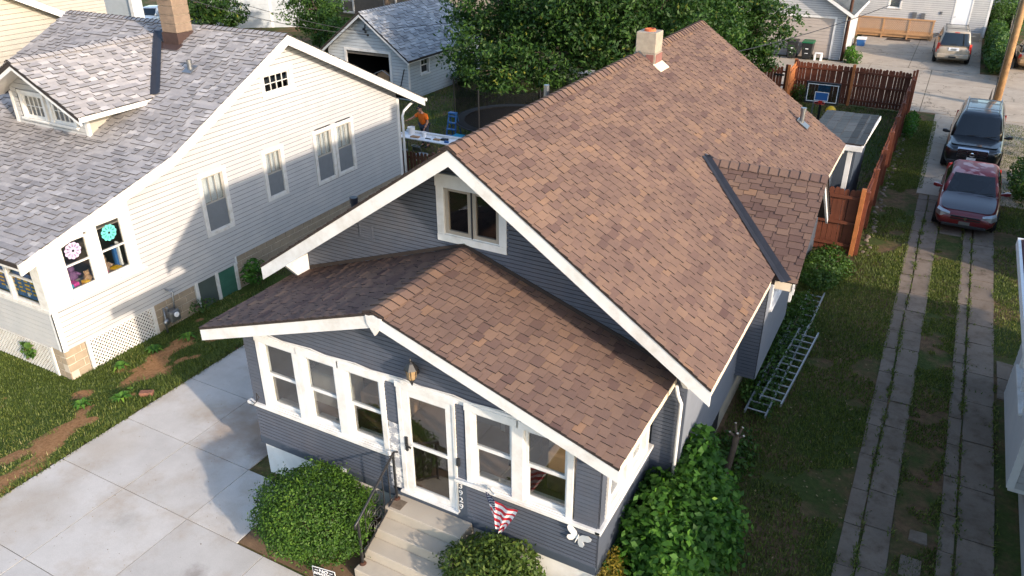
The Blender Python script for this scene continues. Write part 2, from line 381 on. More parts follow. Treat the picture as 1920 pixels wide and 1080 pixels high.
# ------------------------------------------------------------------ two-track driveway of old slabs
dw = struct(MB().box(4.99, 7.38, -6, 22.4, -.2, -.035).build('driveway', 'soil'))
rows = []
y = -5.6
while y < 22:
    L = random.uniform(.85, 1.35); rows.append((y, min(y+L, 22.3))); y += L
def slab(x0, x1, y0, y1):
    g = .012; j = lambda: random.uniform(-.02, .02); t = random.uniform(-.006, .008)
    h = [random.uniform(-.006, .006)+.004+t for _ in range(4)]
    MB().hexa([(x0+g, y0+g, -.1), (x1-g, y0+g, -.1), (x1-g, y1-g, -.1), (x0+g, y1-g, -.1),
               (x0+g+j()*.6, y0+g+j()*.5, h[0]), (x1-g+j()*.6, y0+g+j()*.5, h[1]), (x1-g+j()*.6, y1-g+j()*.5, h[2]), (x0+g+j()*.6, y1-g+j()*.5, h[3])]).build('slab', 'concrete_old', dw)
for k, (y0, y1) in enumerate(rows):
    cx = 5.31 + .02*math.sin(y0)
    slab(5.0, cx, y0, y1); slab(cx+.015, 5.79, y0+.1, y1+.1)
    slab(6.5, 6.76, y0+.05, y1+.05)
    if y0 > 17.3: slab(5.83, 6.47, y0+.2, y1+.2)
y = -5.6
while y < 22:
    L = random.uniform(.9, 1.7); slab(6.78, 7.37, y, min(y+L, 22.3)); y += L
for (x0, x1, y0, y1) in ((5.95, 6.3, 3.0, 3.5), (6.0, 6.42, 2.2, 2.6), (6.05, 6.35, 3.9, 4.2)): slab(x0, x1, y0, y1)
walk = struct(MB().add([(7.42, 9.3, -.08), (8.5, 9.25, -.08), (8.5, 11.2, -.08), (7.42, 11.1, -.08)], [(0, 1, 2, 3)]).build('side_path', 'soil'))
for q in ([(7.42, 9.35), (8.4, 9.3), (8.35, 10.1), (7.43, 10.25)], [(7.42, 10.28), (8.0, 10.2), (7.85, 11.0), (7.42, 11.05)], [(8.03, 10.15), (8.45, 10.12), (8.45, 11.05), (7.9, 11.02)]):
    MB().prism([(a, b_, -.06) for a, b_ in q], (0, 0, .07)).build('slab', 'concrete_old', walk)
# ------------------------------------------------------------------ alley and parking aprons
al = struct(MB().box(-60, 60, 33.9, 45.2, -.2, -.03).build('alley', 'soil'))
xs = [-14, -10, -6.2, -2.4, .8, 4.2, 7.6, 11.5, 16, 21]
for i in range(len(xs)-1):
    for (y0, y1) in ((34.6, 38.2), (38.2, 41.7), (41.7, 45.15)):
        g = .014
        MB().hexa([(xs[i]+g, y0+g, -.1), (xs[i+1]-g, y0+g, -.1), (xs[i+1]-g, y1-g, -.1), (xs[i]+g, y1-g, -.1)] +
                  [(xs[i]+g, y0+g, .002), (xs[i+1]-g, y0+g, .004), (xs[i+1]-g, y1-g, .003), (xs[i]+g, y1-g, .005)]).build('slab', 'concrete_alley', al)
ap = struct(MB().box(-1.0, 6.75, 45.2, 57, -.2, -.03).build('parking_apron', 'soil'))
for (x0, x1) in ((-.95, 2.9), (2.9, 6.7)):
    for (y0, y1) in ((45.2, 49.2), (49.2, 53.2), (53.2, 57)):
        MB().box(x0+.014, x1-.014, y0+.014, y1-.014, -.1, random.uniform(0, .004)).build('slab', 'concrete_alley', ap)
ap2 = struct(MB().box(4.6, 9.2, 22.4, 33.9, -.2, -.03).build('car_apron', 'soil'))
for (x0, x1) in ((4.9, 7.0), (7.0, 8.9)):
    for (y0, y1) in ((22.4, 26.2), (26.2, 30.3), (30.3, 34.55)):
        MB().box(x0+.014, x1-.014, y0+.014, y1-.014, -.1, random.uniform(0, .004)).build('slab', 'concrete_alley', ap2)
ap3 = struct(MB().box(7.9, 14, 45.25, 56, -.2, -.004).build('neighbour_apron', 'concrete_alley'))
struct(MB().box(-70, 60, 74, 82, -.2, .004).build('road', 'asphalt_far'))
for (x, y, sz) in ((4.1, 31.2, .55), (3.98, 29.8, .5), (4.15, 28.2, .6), (4.05, 32.4, .5)):
    pass

# ------------------------------------------------------------------ roof shingles
class Roof:
    """collects the shingles of one house: the 300 that show largest become objects, the rest one mesh"""
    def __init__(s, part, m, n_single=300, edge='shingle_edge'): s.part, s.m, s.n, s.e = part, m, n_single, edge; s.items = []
    def slope(s, eave0, along, up, La, Lu, expo, tab, jitter=.25, lift=.019, gap=.010, step=.5, vis=True, vmean=.5, vspread=.19, teeth=False, stagger=0.):
        A, U = Vector(along).normalized(), Vector(up).normalized(); N = A.cross(U).normalized()
        if N.z < 0: N = -N
        P0 = Vector(eave0); r = 0; u = 0.
        while u < Lu - .02:
            u1 = min(u+expo, Lu); off = (r*step) % 1 * tab; a = -off; par = r; prev = random.gauss(vmean, vspread)
            while a < La:
                wd = tab*random.uniform(1-jitter, 1+jitter); a0, a1 = max(0, a), min(La, a+wd)
                if a1-a0 > .02:
                    val = min(1, max(0, (.45*prev + .55*random.gauss(vmean, vspread*1.25)) if not teeth else random.gauss(vmean, vspread))); prev = val
                    par += 1; hi = (par % 2 == 0) if not teeth else (par % 2 == 0) ^ (random.random() < .15)
                    l = (lift*1.7 if hi else .005) if teeth else lift*random.uniform(.8, 1.25)*(1.25 if hi and stagger else 1); d = random.uniform(-.004, .004)-((stagger if hi and r else 0) if not teeth else (.012 if hi else 0)); g0 = gap/2 if a0 > 0 else 0; g1 = gap/2 if a1 < La else 0
                    q = [(a0+g0, u+d, l), (a1-g1, u+d, l), (a1-g1, u1+.012, .005), (a0+g0, u1+.012, .005)]
                    s.items.append(([P0+A*x+U*y+N*z for x, y, z in q] + [P0+A*x+U*y-N*.004 for x, y, z in q[:2]], val, vis, 1 if (hi or not teeth) else 0))  # with teeth, only raised tabs get dark edges standing in for shadow
                a += wd
            u += expo; r += 1
    F = ((0, 1, 2, 3), (0, 4, 5, 1), (1, 5, 2), (0, 3, 4))
    def finish(s):
        def size(it):
            if not it[2]: return 0
            c = np.array(sum((Vector(p) for p in it[0][:4]), Vector())/4); d = c-CAM
            e = np.cross(np.array(it[0][1]-it[0][0]), np.array(it[0][3]-it[0][0])); L = np.linalg.norm(d)
            fw = np.array([-math.sin(YAW)*math.cos(PITCH), math.cos(YAW)*math.cos(PITCH), math.sin(PITCH)]); ri = np.array([math.cos(YAW), math.sin(YAW), 0]); upv = np.cross(ri, fw)
            zc = d@fw
            if zc < 1 or abs(d@ri/zc) > .645 or abs(d@upv/zc) > .36: return 0
            return abs(e@d)/L**3
        order = sorted(s.items, key=size, reverse=True)
        for vs, val, _, dk in order[:s.n]:
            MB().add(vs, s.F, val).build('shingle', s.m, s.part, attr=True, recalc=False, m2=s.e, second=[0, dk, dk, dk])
        b = MB(); sec = []
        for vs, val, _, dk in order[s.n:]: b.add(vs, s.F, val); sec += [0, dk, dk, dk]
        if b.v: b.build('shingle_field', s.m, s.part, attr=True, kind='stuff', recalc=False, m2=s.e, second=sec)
def ridge_caps(part, m, p, q, sl, sr, side, expo=.19, half=.15, name='ridge_cap', lo=.25, hi=.9):
    """bent caps along a ridge p->q; sl/sr: drop per metre on both sides; side: horizontal unit vector"""
    p, q, sd = Vector(p), Vector(q), Vector(side); L = (q-p).length; d = (q-p).normalized(); t = 0
    while t < L-.03:
        t1 = min(t+expo+.03, L); v = random.uniform(lo, hi); h0, h1 = .046, .02
        def ring(tt, h):
            c = p+d*tt
            return [c - sd*half - Vector((0, 0, half*sl-h)), c - sd*half*.2 + Vector((0, 0, h-half*.2*sl+.003)), c + sd*half*.2 + Vector((0, 0, h-half*.2*sr+.003)), c + sd*half - Vector((0, 0, half*sr-h))]
        a, b2 = ring(t, h0), ring(t1, h1); lo_ = [x - Vector((0, 0, .034)) for x in a]
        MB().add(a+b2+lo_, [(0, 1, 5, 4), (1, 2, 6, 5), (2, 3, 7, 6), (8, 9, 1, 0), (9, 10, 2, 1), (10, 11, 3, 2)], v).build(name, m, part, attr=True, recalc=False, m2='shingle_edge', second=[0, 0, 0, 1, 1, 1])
        t += expo

# ------------------------------------------------------------------ walls, siding, windows
def siding(part, W, z0, z1, expo, span, openings, m, proud=.024, name='siding_board', back=.05, groove=.0145, gf=.19):
    z = z0; r = 0
    while z < z1-.01:
        zt = min(z+expo, z1); a = span(z); b = span(zt)
        if a and b:
            segs = [(min(a[0], b[0]), max(a[1], b[1]))]
            for (u0, u1, o0, o1) in openings:
                for (f0, f1) in ((o1, zt), (z, o0)):
                    if z <= f0 < f1 <= zt and f1-f0 > .012 and o1 > z and o0 < zt:
                        v0, v1 = max(u0, a[0]), min(u1, a[1])
                        if v1-v0 > .02: MB().fbox(W, v0, v1, -back, proud-.006, f0, f1-.006).build(name, m, part)
                if o1 > z+.004 and o0 < zt-.004:
                    new = []
                    for s0, s1 in segs:
                        if u1 <= s0 or u0 >= s1: new.append((s0, s1)); continue
                        if u0 > s0: new.append((s0, u0))
                        if u1 < s1: new.append((u1, s1))
                    segs = new
            for s0, s1 in segs:
                if s1-s0 < .02: continue
                # clip the ends to the outline at this board's bottom and top
                b0, b1 = max(s0, a[0]), min(s1, a[1]); t0, t1 = max(s0, b[0]), min(s1, b[1])
                if b1 <= b0: continue
                if t1 <= t0: t0 = t1 = (b0+b1)/2
                P = W.p; j = random.uniform(-.001, .001)
                zg = zt-min(groove, gf*(zt-z)) if zt-z > .05 else zt; bb = MB()
                bb.hexa([P(b0, proud+j, z), P(b1, proud+j, z), P(b1, proud-.012, z), P(b0, proud-.012, z), P(t0, proud-.008, zg), P(t1, proud-.008, zg), P(t1, proud-.013, zg), P(t0, proud-.013, zg)])
                bb.hexa([P(b0, -back*.8, z), P(b1, -back*.8, z), P(b1, -back, z), P(b0, -back, z), P(t0, -back*.8, zt), P(t1, -back*.8, zt), P(t1, -back, zt), P(t0, -back, zt)])  # dark strip seen through the gap, in place of lap shade
                bb.build(name, m, part, recalc=False, m2='shade_backing', second=[0]*6+[1]*6)
        z += expo; r += 1
def window(parent, W, u0, u1, z0, z1, casing=.10, m='white_trim', sm=None, head=None, meeting=True, munt=0, munt_rows=1, glass='pane', sash=.045, depth=.07, sill=True, proud=.035, munt_low=0, curtain=None, name='window', label=None, sill_over=.04, screen=None):
    """double hung or fixed window: casing > sash, panes, sill, muntins"""
    sm = sm or m; head = casing if head is None else head
    b = MB()
    if casing:
        b.fbox(W, u0-casing, u0, -.05, proud, z0-.012, z1); b.fbox(W, u1, u1+casing, -.05, proud, z0-.012, z1)
        b.fbox(W, u0-casing-.012, u1+casing+.012, -.05, proud+.006, z1, z1+head)
        b.fbox(W, u0-casing, u1+casing, -.05, proud-.003, z0-casing, z0-.012)
    # jamb lining
    for (a, c) in ((u0-.012, u0+.012), (u1-.012, u1+.012)): b.fbox(W, a, c, -.14, proud-.004, z0, z1)
    b.fbox(W, u0, u1, -.14, proud-.006, z1-.014, z1+.004); b.fbox(W, u0, u1, -.14, .004, z0-.01, z0+.012)
    win = b.build(name, m, parent, label, bevel=.004)
    if sill: MB().fbox(W, u0-casing-sill_over, u1+casing+sill_over, -.02, proud+.045, z0-.055, z0-.008).build('sill', m, win, bevel=.004)
    zm = (z0+z1)/2; s = sash; a0, a1 = u0+.012, u1-.012
    def frame(zb, zt, n0, nm):
        f = MB(); n1 = n0-.035
        f.fbox(W, a0, a0+s, n1, n0, zb, zt); f.fbox(W, a1-s, a1, n1, n0, zb, zt)
        f.fbox(W, a0+s, a1-s, n1, n0-.001, zb, zb+s*1.15); f.fbox(W, a0+s, a1-s, n1, n0-.001, zt-s, zt)
        sh = f.build('sash', sm, win, bevel=.003)
        MB().fbox(W, a0+s-.005, a1-s+.005, n1+.012, n1+.018, zb+s*1.1, zt-s+.005).build('pane', glass, win)
        return sh, n0
    if meeting:
        frame(zm-.02, z1-.014, -.02, 0); frame(z0+.012, zm+.02, -.06, 1)
    else: frame(z0+.012, z1-.014, -.02, 0)
    if munt or munt_low:
        zb = zm-.02+s if meeting else z0+s
        for k in range(1, munt+1):
            uu = a0+s+(a1-a0-2*s)*k/(munt+1); MB().fbox(W, uu-.010, uu+.010, -.045, -.016, zb, z1-s).build('muntin', sm, win)
        for k in range(1, munt_rows):
            zz = zb+(z1-s-zb)*k/munt_rows; MB().fbox(W, a0+s, a1-s, -.044, -.017, zz-.010, zz+.010).build('muntin', sm, win)
    if curtain:
        c = MB(); n = 14; ul = [a0+(a1-a0)*i/n for i in range(n+1)]
        zc0, zc1, cm = curtain
        vs = [W.p(uu, -.125-.012*(i % 2), zz) for zz in (zc0, zc1) for i, uu in enumerate(ul)]
        c.add(vs, [(i, i+1, n+2+i, n+1+i) for i in range(n)]); c.build('curtain', cm, win)
    if screen: MB().fbox(W, a0+.01, a1-.01, -.018, -.012, z0+.02, zm-.01).build('screen', screen, win)
    return win
def room(part, x0, x1, y0, y1, z0, z1, wall='interior_wall', floor='interior_floor', skip=()):
    """inside of a room seen through the windows; skip: open sides"""
    b = MB(); t = .03
    if 'x0' not in skip: b.box(x0-t, x0, y0, y1, z0, z1)
    if 'x1' not in skip: b.box(x1, x1+t, y0, y1, z0, z1)
    if 'y0' not in skip: b.box(x0, x1, y0-t, y0, z0, z1)
    if 'y1' not in skip: b.box(x0, x1, y1, y1+t, z0, z1)
    b.box(x0-t, x1+t, y0-t, y1+t, z1, z1+t); b.build('interior_wall', wall, part)
    MB().box(x0-t, x1+t, y0-t, y1+t, z0-t, z0).build('interior_floor', floor, part)
def rake(part, pts, y0, y1, depth, m='white_trim', axis='y', name='fascia', drop=.02):
    """fascia boards under a rake: pts = list of (horizontal, z) roof-top points; axis: thickness direction"""
    for (a, b) in zip(pts[:-1], pts[1:]):
        q = [(a[0], a[1]-drop), (b[0], b[1]-drop), (b[0], b[1]-drop-depth), (a[0], a[1]-drop-depth)]
        if axis == 'y': MB().prism([(h, y0, z) for h, z in q], (0, y1-y0, 0)).build(name, m, part)
        else: MB().prism([(y0, h, z) for h, z in q], (y1-y0, 0, 0)).build(name, m, part)
def deck(part, pts, y0, y1, t0, t1, m='roof_deck', axis='y', name='roof_edge'):
    for (a, b) in zip(pts[:-1], pts[1:]):
        q = [(a[0], a[1]-t0), (b[0], b[1]-t0), (b[0], b[1]-t1), (a[0], a[1]-t1)]
        if axis == 'y': MB().prism([(h, y0, z) for h, z in q], (0, y1-y0, 0)).build(name, m, part)
        else: MB().prism([(y0, h, z) for h, z in q], (y1-y0, 0, 0)).build(name, m, part)
# ================================================================== the brown-roofed bungalow
H = thing('bungalow', 'blue grey bungalow with brown shingle roof and enclosed front porch, number 3929', 'house', (-1.6, 6, 0))
XL, XR, PW = -4.955, 1.829, 2.25           # porch walls, front wall of the main block
XC, ZR, AE, ZE, YF = -1.722, 4.544, 3.917, 3.201, -.339   # porch roof
XM, ZM, BE, ZE2, YM, YB = -1.522, 6.544, 4.394, 3.557, 1.50, 14.93   # main roof
SP, SM = (ZR-ZE)/AE, (ZM-ZE2)/BE
FR = Frame((0, 0, 0), (1, 0, 0), (0, -1, 0)); FRM = Frame((0, PW, 0), (1, 0, 0), (0, -1, 0))
FXR = Frame((XR, 0, 0), (0, 1, 0), (1, 0, 0)); FXL = Frame((XL, 0, 0), (0, 1, 0), (-1, 0, 0))
MXL, MXR = -5.37, 2.33
FMR = Frame((MXR, 0, 0), (0, 1, 0), (1, 0, 0))
def vdeck(xc, zr, xe, ze, y0, y1, t=.02, th=.11):
    return MB().prism([(xc-xe+.02, y0, ze-t), (xc, y0, zr-t), (xc+xe-.02, y0, ze-t), (xc+xe-.02, y0, ze-t-th), (xc, y0, zr-t-th), (xc-xe+.02, y0, ze-t-th)], (0, y1-y0, 0))
# ---- main roof
roof = vdeck(XM, ZM, BE, ZE2, YM+.055, YB-.055).build('roof', 'roof_deck', H)
rs = Roof(roof, 'shingle_brown', 170); Lm = math.hypot(BE, ZM-ZE2)
rs.slope((XM+BE, YM, ZE2-.012), (0, 1, 0), (-BE, 0, ZM-ZE2), YB-YM, Lm, .137, .235, .2, step=.5, stagger=.045, lift=.020, gap=.015, vspread=.20)
rs.slope((XM-BE, YM, ZE2-.012), (0, 1, 0), (BE, 0, ZM-ZE2), YB-YM, Lm, .15, .29, .2, vis=False, stagger=.05)
rs.finish()
ridge_caps(roof, 'shingle_brown', (XM, YM, ZM), (XM, 9.45, ZM), SM, SM, (1, 0, 0), .2, .17)
ridge_caps(roof, 'shingle_brown', (XM, 10.6, ZM), (XM, YB, ZM), SM, SM, (1, 0, 0), .2, .17)
rake(roof, [(XM-BE, ZE2), (XM, ZM)], YM+.014, YM+.052, .26, drop=.05); rake(roof, [(XM, ZM), (XM+BE, ZE2)], YM+.014, YM+.052, .26, drop=.05)
rake(roof, [(XM-BE, ZE2), (XM, ZM)], YB-.075, YB-.035, .2, drop=.05); rake(roof, [(XM, ZM), (XM+BE, ZE2)], YB-.075, YB-.035, .2, drop=.05)
MB().box(XM+BE-.05, XM+BE-.012, YM+.08, 5.6, ZE2-.19, ZE2-.035).build('eave_board', 'cream_trim', roof)
MB().box(XM+BE-.05, XM+BE-.012, 9.8, YB-.08, ZE2-.19, ZE2-.035).build('eave_board', 'cream_trim', roof)
MB().box(XM-BE+.012, XM-BE+.05, YM+.08, YB-.08, ZE2-.19, ZE2-.035).build('eave_board', 'white_trim', roof)
for sx_ in (1, -1):    # knee braces under the front rakes
    xb = XM+sx_*(BE-.52); zb = ZE2+.52*SM-.27
    MB().prism([(xb-.045, YM+.1, zb), (xb-.045, PW-.03, zb), (xb-.045, PW-.03, zb-.62), (xb-.045, PW-.12, zb-.62)], (.09, 0, 0)).build('bracket', 'white_trim', roof, bevel=.004)
MB().box(XM-.05, XM+.05, YM+.08, PW-.03, ZM-.33, ZM-.2).build('bracket', 'white_trim', roof)
deck(roof, [(XM-BE, ZE2), (XM, ZM), (XM+BE, ZE2)], YM+.004, YM+.052, .008, .048, 'roof_deck', 'y', 'drip_edge')
# ---- porch roof
proof = vdeck(XC, ZR, AE, ZE, YF+.055, PW-.002).build('porch_roof', 'roof_deck', H)
rp = Roof(proof, 'shingle_brown', 130); Lp = math.hypot(AE, ZR-ZE)
rp.slope((XC+AE, YF, ZE-.012), (0, 1, 0), (-AE, 0, ZR-ZE), PW-YF-.01, Lp, .137, .235, .2, step=.5, stagger=.045, lift=.020, gap=.015, vspread=.20)
rp.slope((XC-AE, YF, ZE-.012), (0, 1, 0), (AE, 0, ZR-ZE), PW-YF+.25, Lp, .137, .235, .2, step=.5, vmean=.4, stagger=.045, vspread=.20)
rp.finish()
ridge_caps(proof, 'shingle_brown', (XC, YF, ZR), (XC, PW-.03, ZR), SP, SP, (1, 0, 0), .2, .2)
rake(proof, [(XC-AE, ZE), (XC, ZR)], YF+.014, YF+.052, .215, drop=.05); rake(proof, [(XC, ZR), (XC+AE, ZE)], YF+.014, YF+.052, .215, drop=.05)
MB().box(XC+AE-.05, XC+AE-.012, YF+.08, PW-.05, ZE-.17, ZE-.035).build('eave_board', 'cream_trim', proof)
MB().box(XC-AE+.012, XC-AE+.05, YF+.08, PW+.2, ZE-.17, ZE-.035).build('eave_board', 'cream_trim', proof)
MB().prism([(XC-.15, YF-.006, ZR-.08), (XC+.15, YF-.006, ZR-.08), (XC+.13, YF-.006, ZR-.22), (XC, YF-.006, ZR-.40), (XC-.13, YF-.006, ZR-.22)], (0, .06, 0)).build('peak_bracket', 'white_trim', proof, bevel=.004)
deck(proof, [(XC-AE, ZE), (XC, ZR), (XC+AE, ZE)], YF+.004, YF+.052, .008, .048, 'roof_deck', 'y', 'drip_edge')
# step flashing where the porch roof meets the wall
fl = MB()
for s in (-1, 1):
    fl.prism([(XC, PW-.04, ZR+.015), (XC+s*(AE-.3), PW-.04, ZE+.3*SP+.015), (XC+s*(AE-.3), PW-.04, ZE+.3*SP+.085), (XC, PW-.04, ZR+.085)], (0, .012, 0))
fl.build('flashing', 'roof_deck', proof)
# ---- foundation, skirt and walls
MB().box(XL+.03, -1.9, .03, PW, -.25, .735).build('foundation', 'foundation_white', H)
MB().box(-1.9, XR-.03, .03, PW, -.25, .735).build('foundation', 'foundation_white', H)
MB().box(MXL+.02, MXR-.02, PW+.02, 14.28, -.3, .66).build('foundation', 'foundation_beige', H)
for (a, b) in ((XL-.012, -1.72), (-.33, XR+.012)): MB().fbox(FR, a, b, -.03, .026, .73, .895).build('skirt_board', 'navy_board', H, bevel=.003)
MB().fbox(FR, -1.72, -.33, -.03, .02, .78, .965).build('skirt_board', 'navy_board', H)
MB().fbox(FXR, .0, PW, -.03, .026, .73, .895).build('skirt_board', 'navy_board', H)
wp = MB().box(XL+.1, XR-.1, .12, .2, .5, .72).build('porch_wall', 'navy_board', H)
WIN = [(-4.56, -3.82), (-3.62, -2.92), (-2.73, -2.00), (-.30, .41), (.60, 1.32)]
Z0, Z1 = 1.70, 3.06
ops = [(a, b, Z0-.1, Z1+.1) for a, b in WIN] + [(-1.62, -.60, .5, 3.16)]
full = lambda z: (XL, XR)
EX = .074
siding(wp, FR, .895, 1.64, EX, full, [(-1.66, -.62, .5, 3.16), (-.62, -.42, .5, 1.62), (-1.9, -1.66, .5, 3.1)], 'blue_grey_siding', groove=.022, gf=.28)
siding(wp, FR, 1.64, 3.12, EX, full, [(-4.66, -1.90, 1.6, 3.2), (-1.62, -.60, .5, 3.2), (-.42, 1.45, 1.6, 3.2), (-1.9, -1.66, .5, 2.33)], 'blue_grey_siding')
ug = lambda z: (max(XL, XC-(ZR-.135-z)/SP), min(XR, XC+(ZR-.135-z)/SP)) if z < ZR-.14 else (XC-.01, XC+.01)
siding(wp, FR, 3.2, ZR-.15, EX, ug, [], 'blue_grey_siding', proud=.022)
n = NT('peeling'); tc = n.n('ShaderNodeTexCoord').outputs['Object']
n.bsdf(n.mix(n.ramp(n.noise(7, 6, .7, tc), [(.44, (0, 0, 0)), (.5, (1, 1, 1))]), (.72, .70, .67), (.30, .31, .34)), .8); M['peeling'] = n.m
siding(wp, FR, .96, 2.33, EX*1.9, lambda z: (-1.93 if z < 2.1 else -1.88, -1.66), [], 'peeling', proud=.024, name='primed_board')
# right and left porch walls
WR = [(.36, 1.06), (1.28, 1.96)]
siding(wp, FXR, .895, 1.64, EX, lambda z: (0, PW), [], 'blue_grey_siding')
siding(wp, FXR, 1.64, 3.2, EX, lambda z: (0, PW), [(.2, PW, 1.6, 3.3)], 'blue_grey_siding')
siding(wp, FXL, .72, 3.2, EX, lambda z: (0, PW), [], 'blue_grey_siding')
MB().fbox(FXR, .0, .012, .0, .026, .9, 3.05).build('corner_board', 'blue_grey_siding', wp)
for k, (a, b) in enumerate(WIN): window(H, FR, a, b, Z0, Z1, .098, head=.13, sill=False, sm='white_trim', sash=.05, label=None)
for (a, b) in WR: window(H, FXR, a, b, Z0, 2.92, .10, head=.1, sill=False, glass='pane')
for (a, b) in ((XL-.13, -1.90), (-.62, XR+.06)): MB().fbox(FR, a, b, -.02, .075, 1.615, 1.675).build('sill_band', 'white_trim', H, bevel=.005)
MB().fbox(FXR, -.075, PW, -.02, .075, 1.614, 1.674).build('sill_band', 'white_trim', H, bevel=.005)
MB().fbox(FR, XL+.27, 1.47, -.05, -.004, 3.04, 3.2).build('head_board', 'white_trim', H)
MB().fbox(FR, XL+.25, 1.47, -.02, .03, 3.19, 3.235).build('head_band', 'white_trim', H, bevel=.004)
# string of clips and cable along the head band
cab = MB(); pts = [(XL+.35+i*.31, -.045, 3.262+.02*math.sin(i*2.1)) for i in range(19)]
cab.tube(pts, .009, 6); cab.build('light_cable', 'white_trim', H)
room(H, XL+.05, XR-.05, .16, PW-.06, .97, 3.16, 'interior_wall', 'interior_floor', skip=('y0', 'x1'))
# things inside the porch that show through the glass
sh = MB()
for a, b in WIN: sh.box(a-.02, b+.02, .15, .30, 1.64, 1.67)
sh.build('inner_sill', 'interior_light', H)
# inner wall of the porch: old front window and door with white casings
FI = Frame((0, PW-.07, 0), (1, 0, 0), (0, -1, 0))
iw = MB().fbox(FI, -3.9, -2.2, 0, .04, 1.35, 2.85).build('inner_casing', 'interior_light', H); MB().fbox(FI, -3.78, -2.32, .03, .05, 1.47, 2.73).build('inner_pane', 'glass_dark_room', iw)
iw = MB().fbox(FI, -1.0, .1, 0, .04, .97, 3.05).build('inner_casing', 'interior_light', H); MB().fbox(FI, -.9, 0, .03, .06, .98, 2.95).build('inner_door', 'interior_floor', iw)
for (x, y, a_, h_, m_) in ((-4.3, 1.5, .4, .75, 'interior_light'), (-3.2, 1.7, .5, .45, 'kraft'), (.9, 1.4, .45, .8, 'kraft'), (1.3, 1.7, .3, 1.1, 'interior_light'), (-.2, 1.6, .2, .5, 'black_plastic')):
    MB().box(x-a_, x+a_, y-.3, y+.3, .98, .98+h_).build('porch_furniture', m_, H, bevel=.04)
# ---- storm door
b = MB()
for (a, c) in ((-1.66, -1.575), (-.625, -.60)): b.fbox(FR, a, c, -.06, .04, .965, 3.08)
b.fbox(FR, -1.68, -.58, -.06, .046, 3.08, 3.19)
door = b.build('door', 'white_trim', H, bevel=.004)
MB().fbox(FR, -.60, -.575, -.06, .042, .965, 3.08).build('casing', 'white_worn', door)
MB().fbox(FR, -1.7, -.56, -.06, .09, .945, .985).build('threshold', 'white_trim', door, bevel=.004)
f = MB(); a0, a1 = -1.57, -.63
f.fbox(FR, a0, a0+.125, -.02, .025, .99, 3.07); f.fbox(FR, a1-.125, a1, -.02, .025, .99, 3.07)
f.fbox(FR, a0+.125, a1-.125, -.02, .024, .99, 1.11); f.fbox(FR, a0+.125, a1-.125, -.02, .024, 2.95, 3.07); f.fbox(FR, a0+.125, a1-.125, -.015, .03, 1.975, 2.03)
f.build('stile', 'white_trim', door, bevel=.004)
for (z0, z1) in ((1.1, 1.98), (2.025, 2.955)): MB().fbox(FR, a0+.12, a1-.12, -.002, .004, z0, z1).build('pane', 'pane', door)
hd = MB(); hd.fbox(FR, -1.545, -1.505, .025, .055, 1.86, 2.14); hd.bar(FR.p(-1.53, .075, 2.0), FR.p(-1.42, .075, 1.97), .022, .03); hd.fbox(FR, -1.53, -1.51, .05, .08, 1.98, 2.02)
hd.build('handle', 'black_plastic', door, bevel=.004)
MB().fbox(FR, -.575, -.515, .02, .06, 1.93, 2.08).build('doorbell', 'black_plastic', H, bevel=.01)
MB().fbox(FR, -.63, -.42, -.03, .022, .9, 1.615).build('number_board', 'navy_board', H)
for k, ch in enumerate('3929'): text_part('house_number', ch, .155, FR, -.525, .034, 1.52-.145*k, 'white_trim', H, bold=1.1)
# ---- main front wall and gable
gw = (-2.12, -1.03, 4.72, 5.58)
wm = MB().box(MXL+.06, MXR-.06, PW+.08, PW+.16, .5, 3.4).build('front_wall', 'navy_board', H)
hw = lambda z: (max(MXL, XM-(ZM-.13-z)/SM), min(MXR, XM+(ZM-.13-z)/SM)) if z < ZM-.14 else (XM-.01, XM+.01)
siding(wm, FRM, .66, 3.2, .074, lambda z: (MXL, MXR), [(XL-.02, XR+.02, 0, 3.3)], 'blue_grey_siding')
siding(wm, FRM, 3.2, ZM-.15, .074, hw, [(gw[0], gw[1], gw[2]-.06, gw[3]+.06)], 'blue_grey_siding')
g = window(H, FRM, gw[0], gw[1], gw[2], gw[3], .135, head=.2, meeting=False, sill=False, sm='taupe_frame', sash=.01, glass='pane_dim')
MB().fbox(FRM, gw[0]-.17, gw[1]+.17, -.02, .055, gw[3]+.2, gw[3]+.235).build('head_cap', 'white_trim', g)
MB().fbox(FRM, gw[0]-.135, gw[1]+.135, -.02, .04, gw[2]-.115, gw[2]-.004).build('sill', 'white_trim', g)
um = (gw[0]+gw[1])/2
for (a, c) in ((gw[0]+.012, um-.012), (um+.012, gw[1]-.012)):
    s = MB(); s.fbox(FRM, a, a+.07, -.06, -.004, gw[2], gw[3]); s.fbox(FRM, c-.07, c, -.06, -.004, gw[2], gw[3]); s.fbox(FRM, a+.07, c-.07, -.06, -.005, gw[2], gw[2]+.075); s.fbox(FRM, a+.07, c-.07, -.06, -.005, gw[3]-.07, gw[3]); s.build('sash', 'taupe_frame', g, bevel=.003)
MB().fbox(FRM, um-.011, um+.011, -.06, .008, gw[2], gw[3]).build('mullion', 'dark_metal', g)
room(H, -2.6, -.6, PW+.2, PW+1.6, 4.5, 5.75, 'glass_dark_room', 'glass_dark_room', skip=('y0',))
lv = MB()
lv.fbox(FRM, -4.0, -3.69, .005, .03, 4.27, 4.29); lv.fbox(FRM, -4.0, -3.69, .005, .03, 4.53, 4.55); lv.fbox(FRM, -4.0, -3.98, .005, .03, 4.29, 4.53); lv.fbox(FRM, -3.71, -3.69, .005, .03, 4.29, 4.53)
lo = lv.build('gable_vent', 'blue_grey_siding', H); MB().fbox(FRM, -3.98, -3.71, .003, .007, 4.29, 4.53).build('vent_shade_back', 'shade_backing', lo)  # black sheet paints the shaded recess behind the louvers
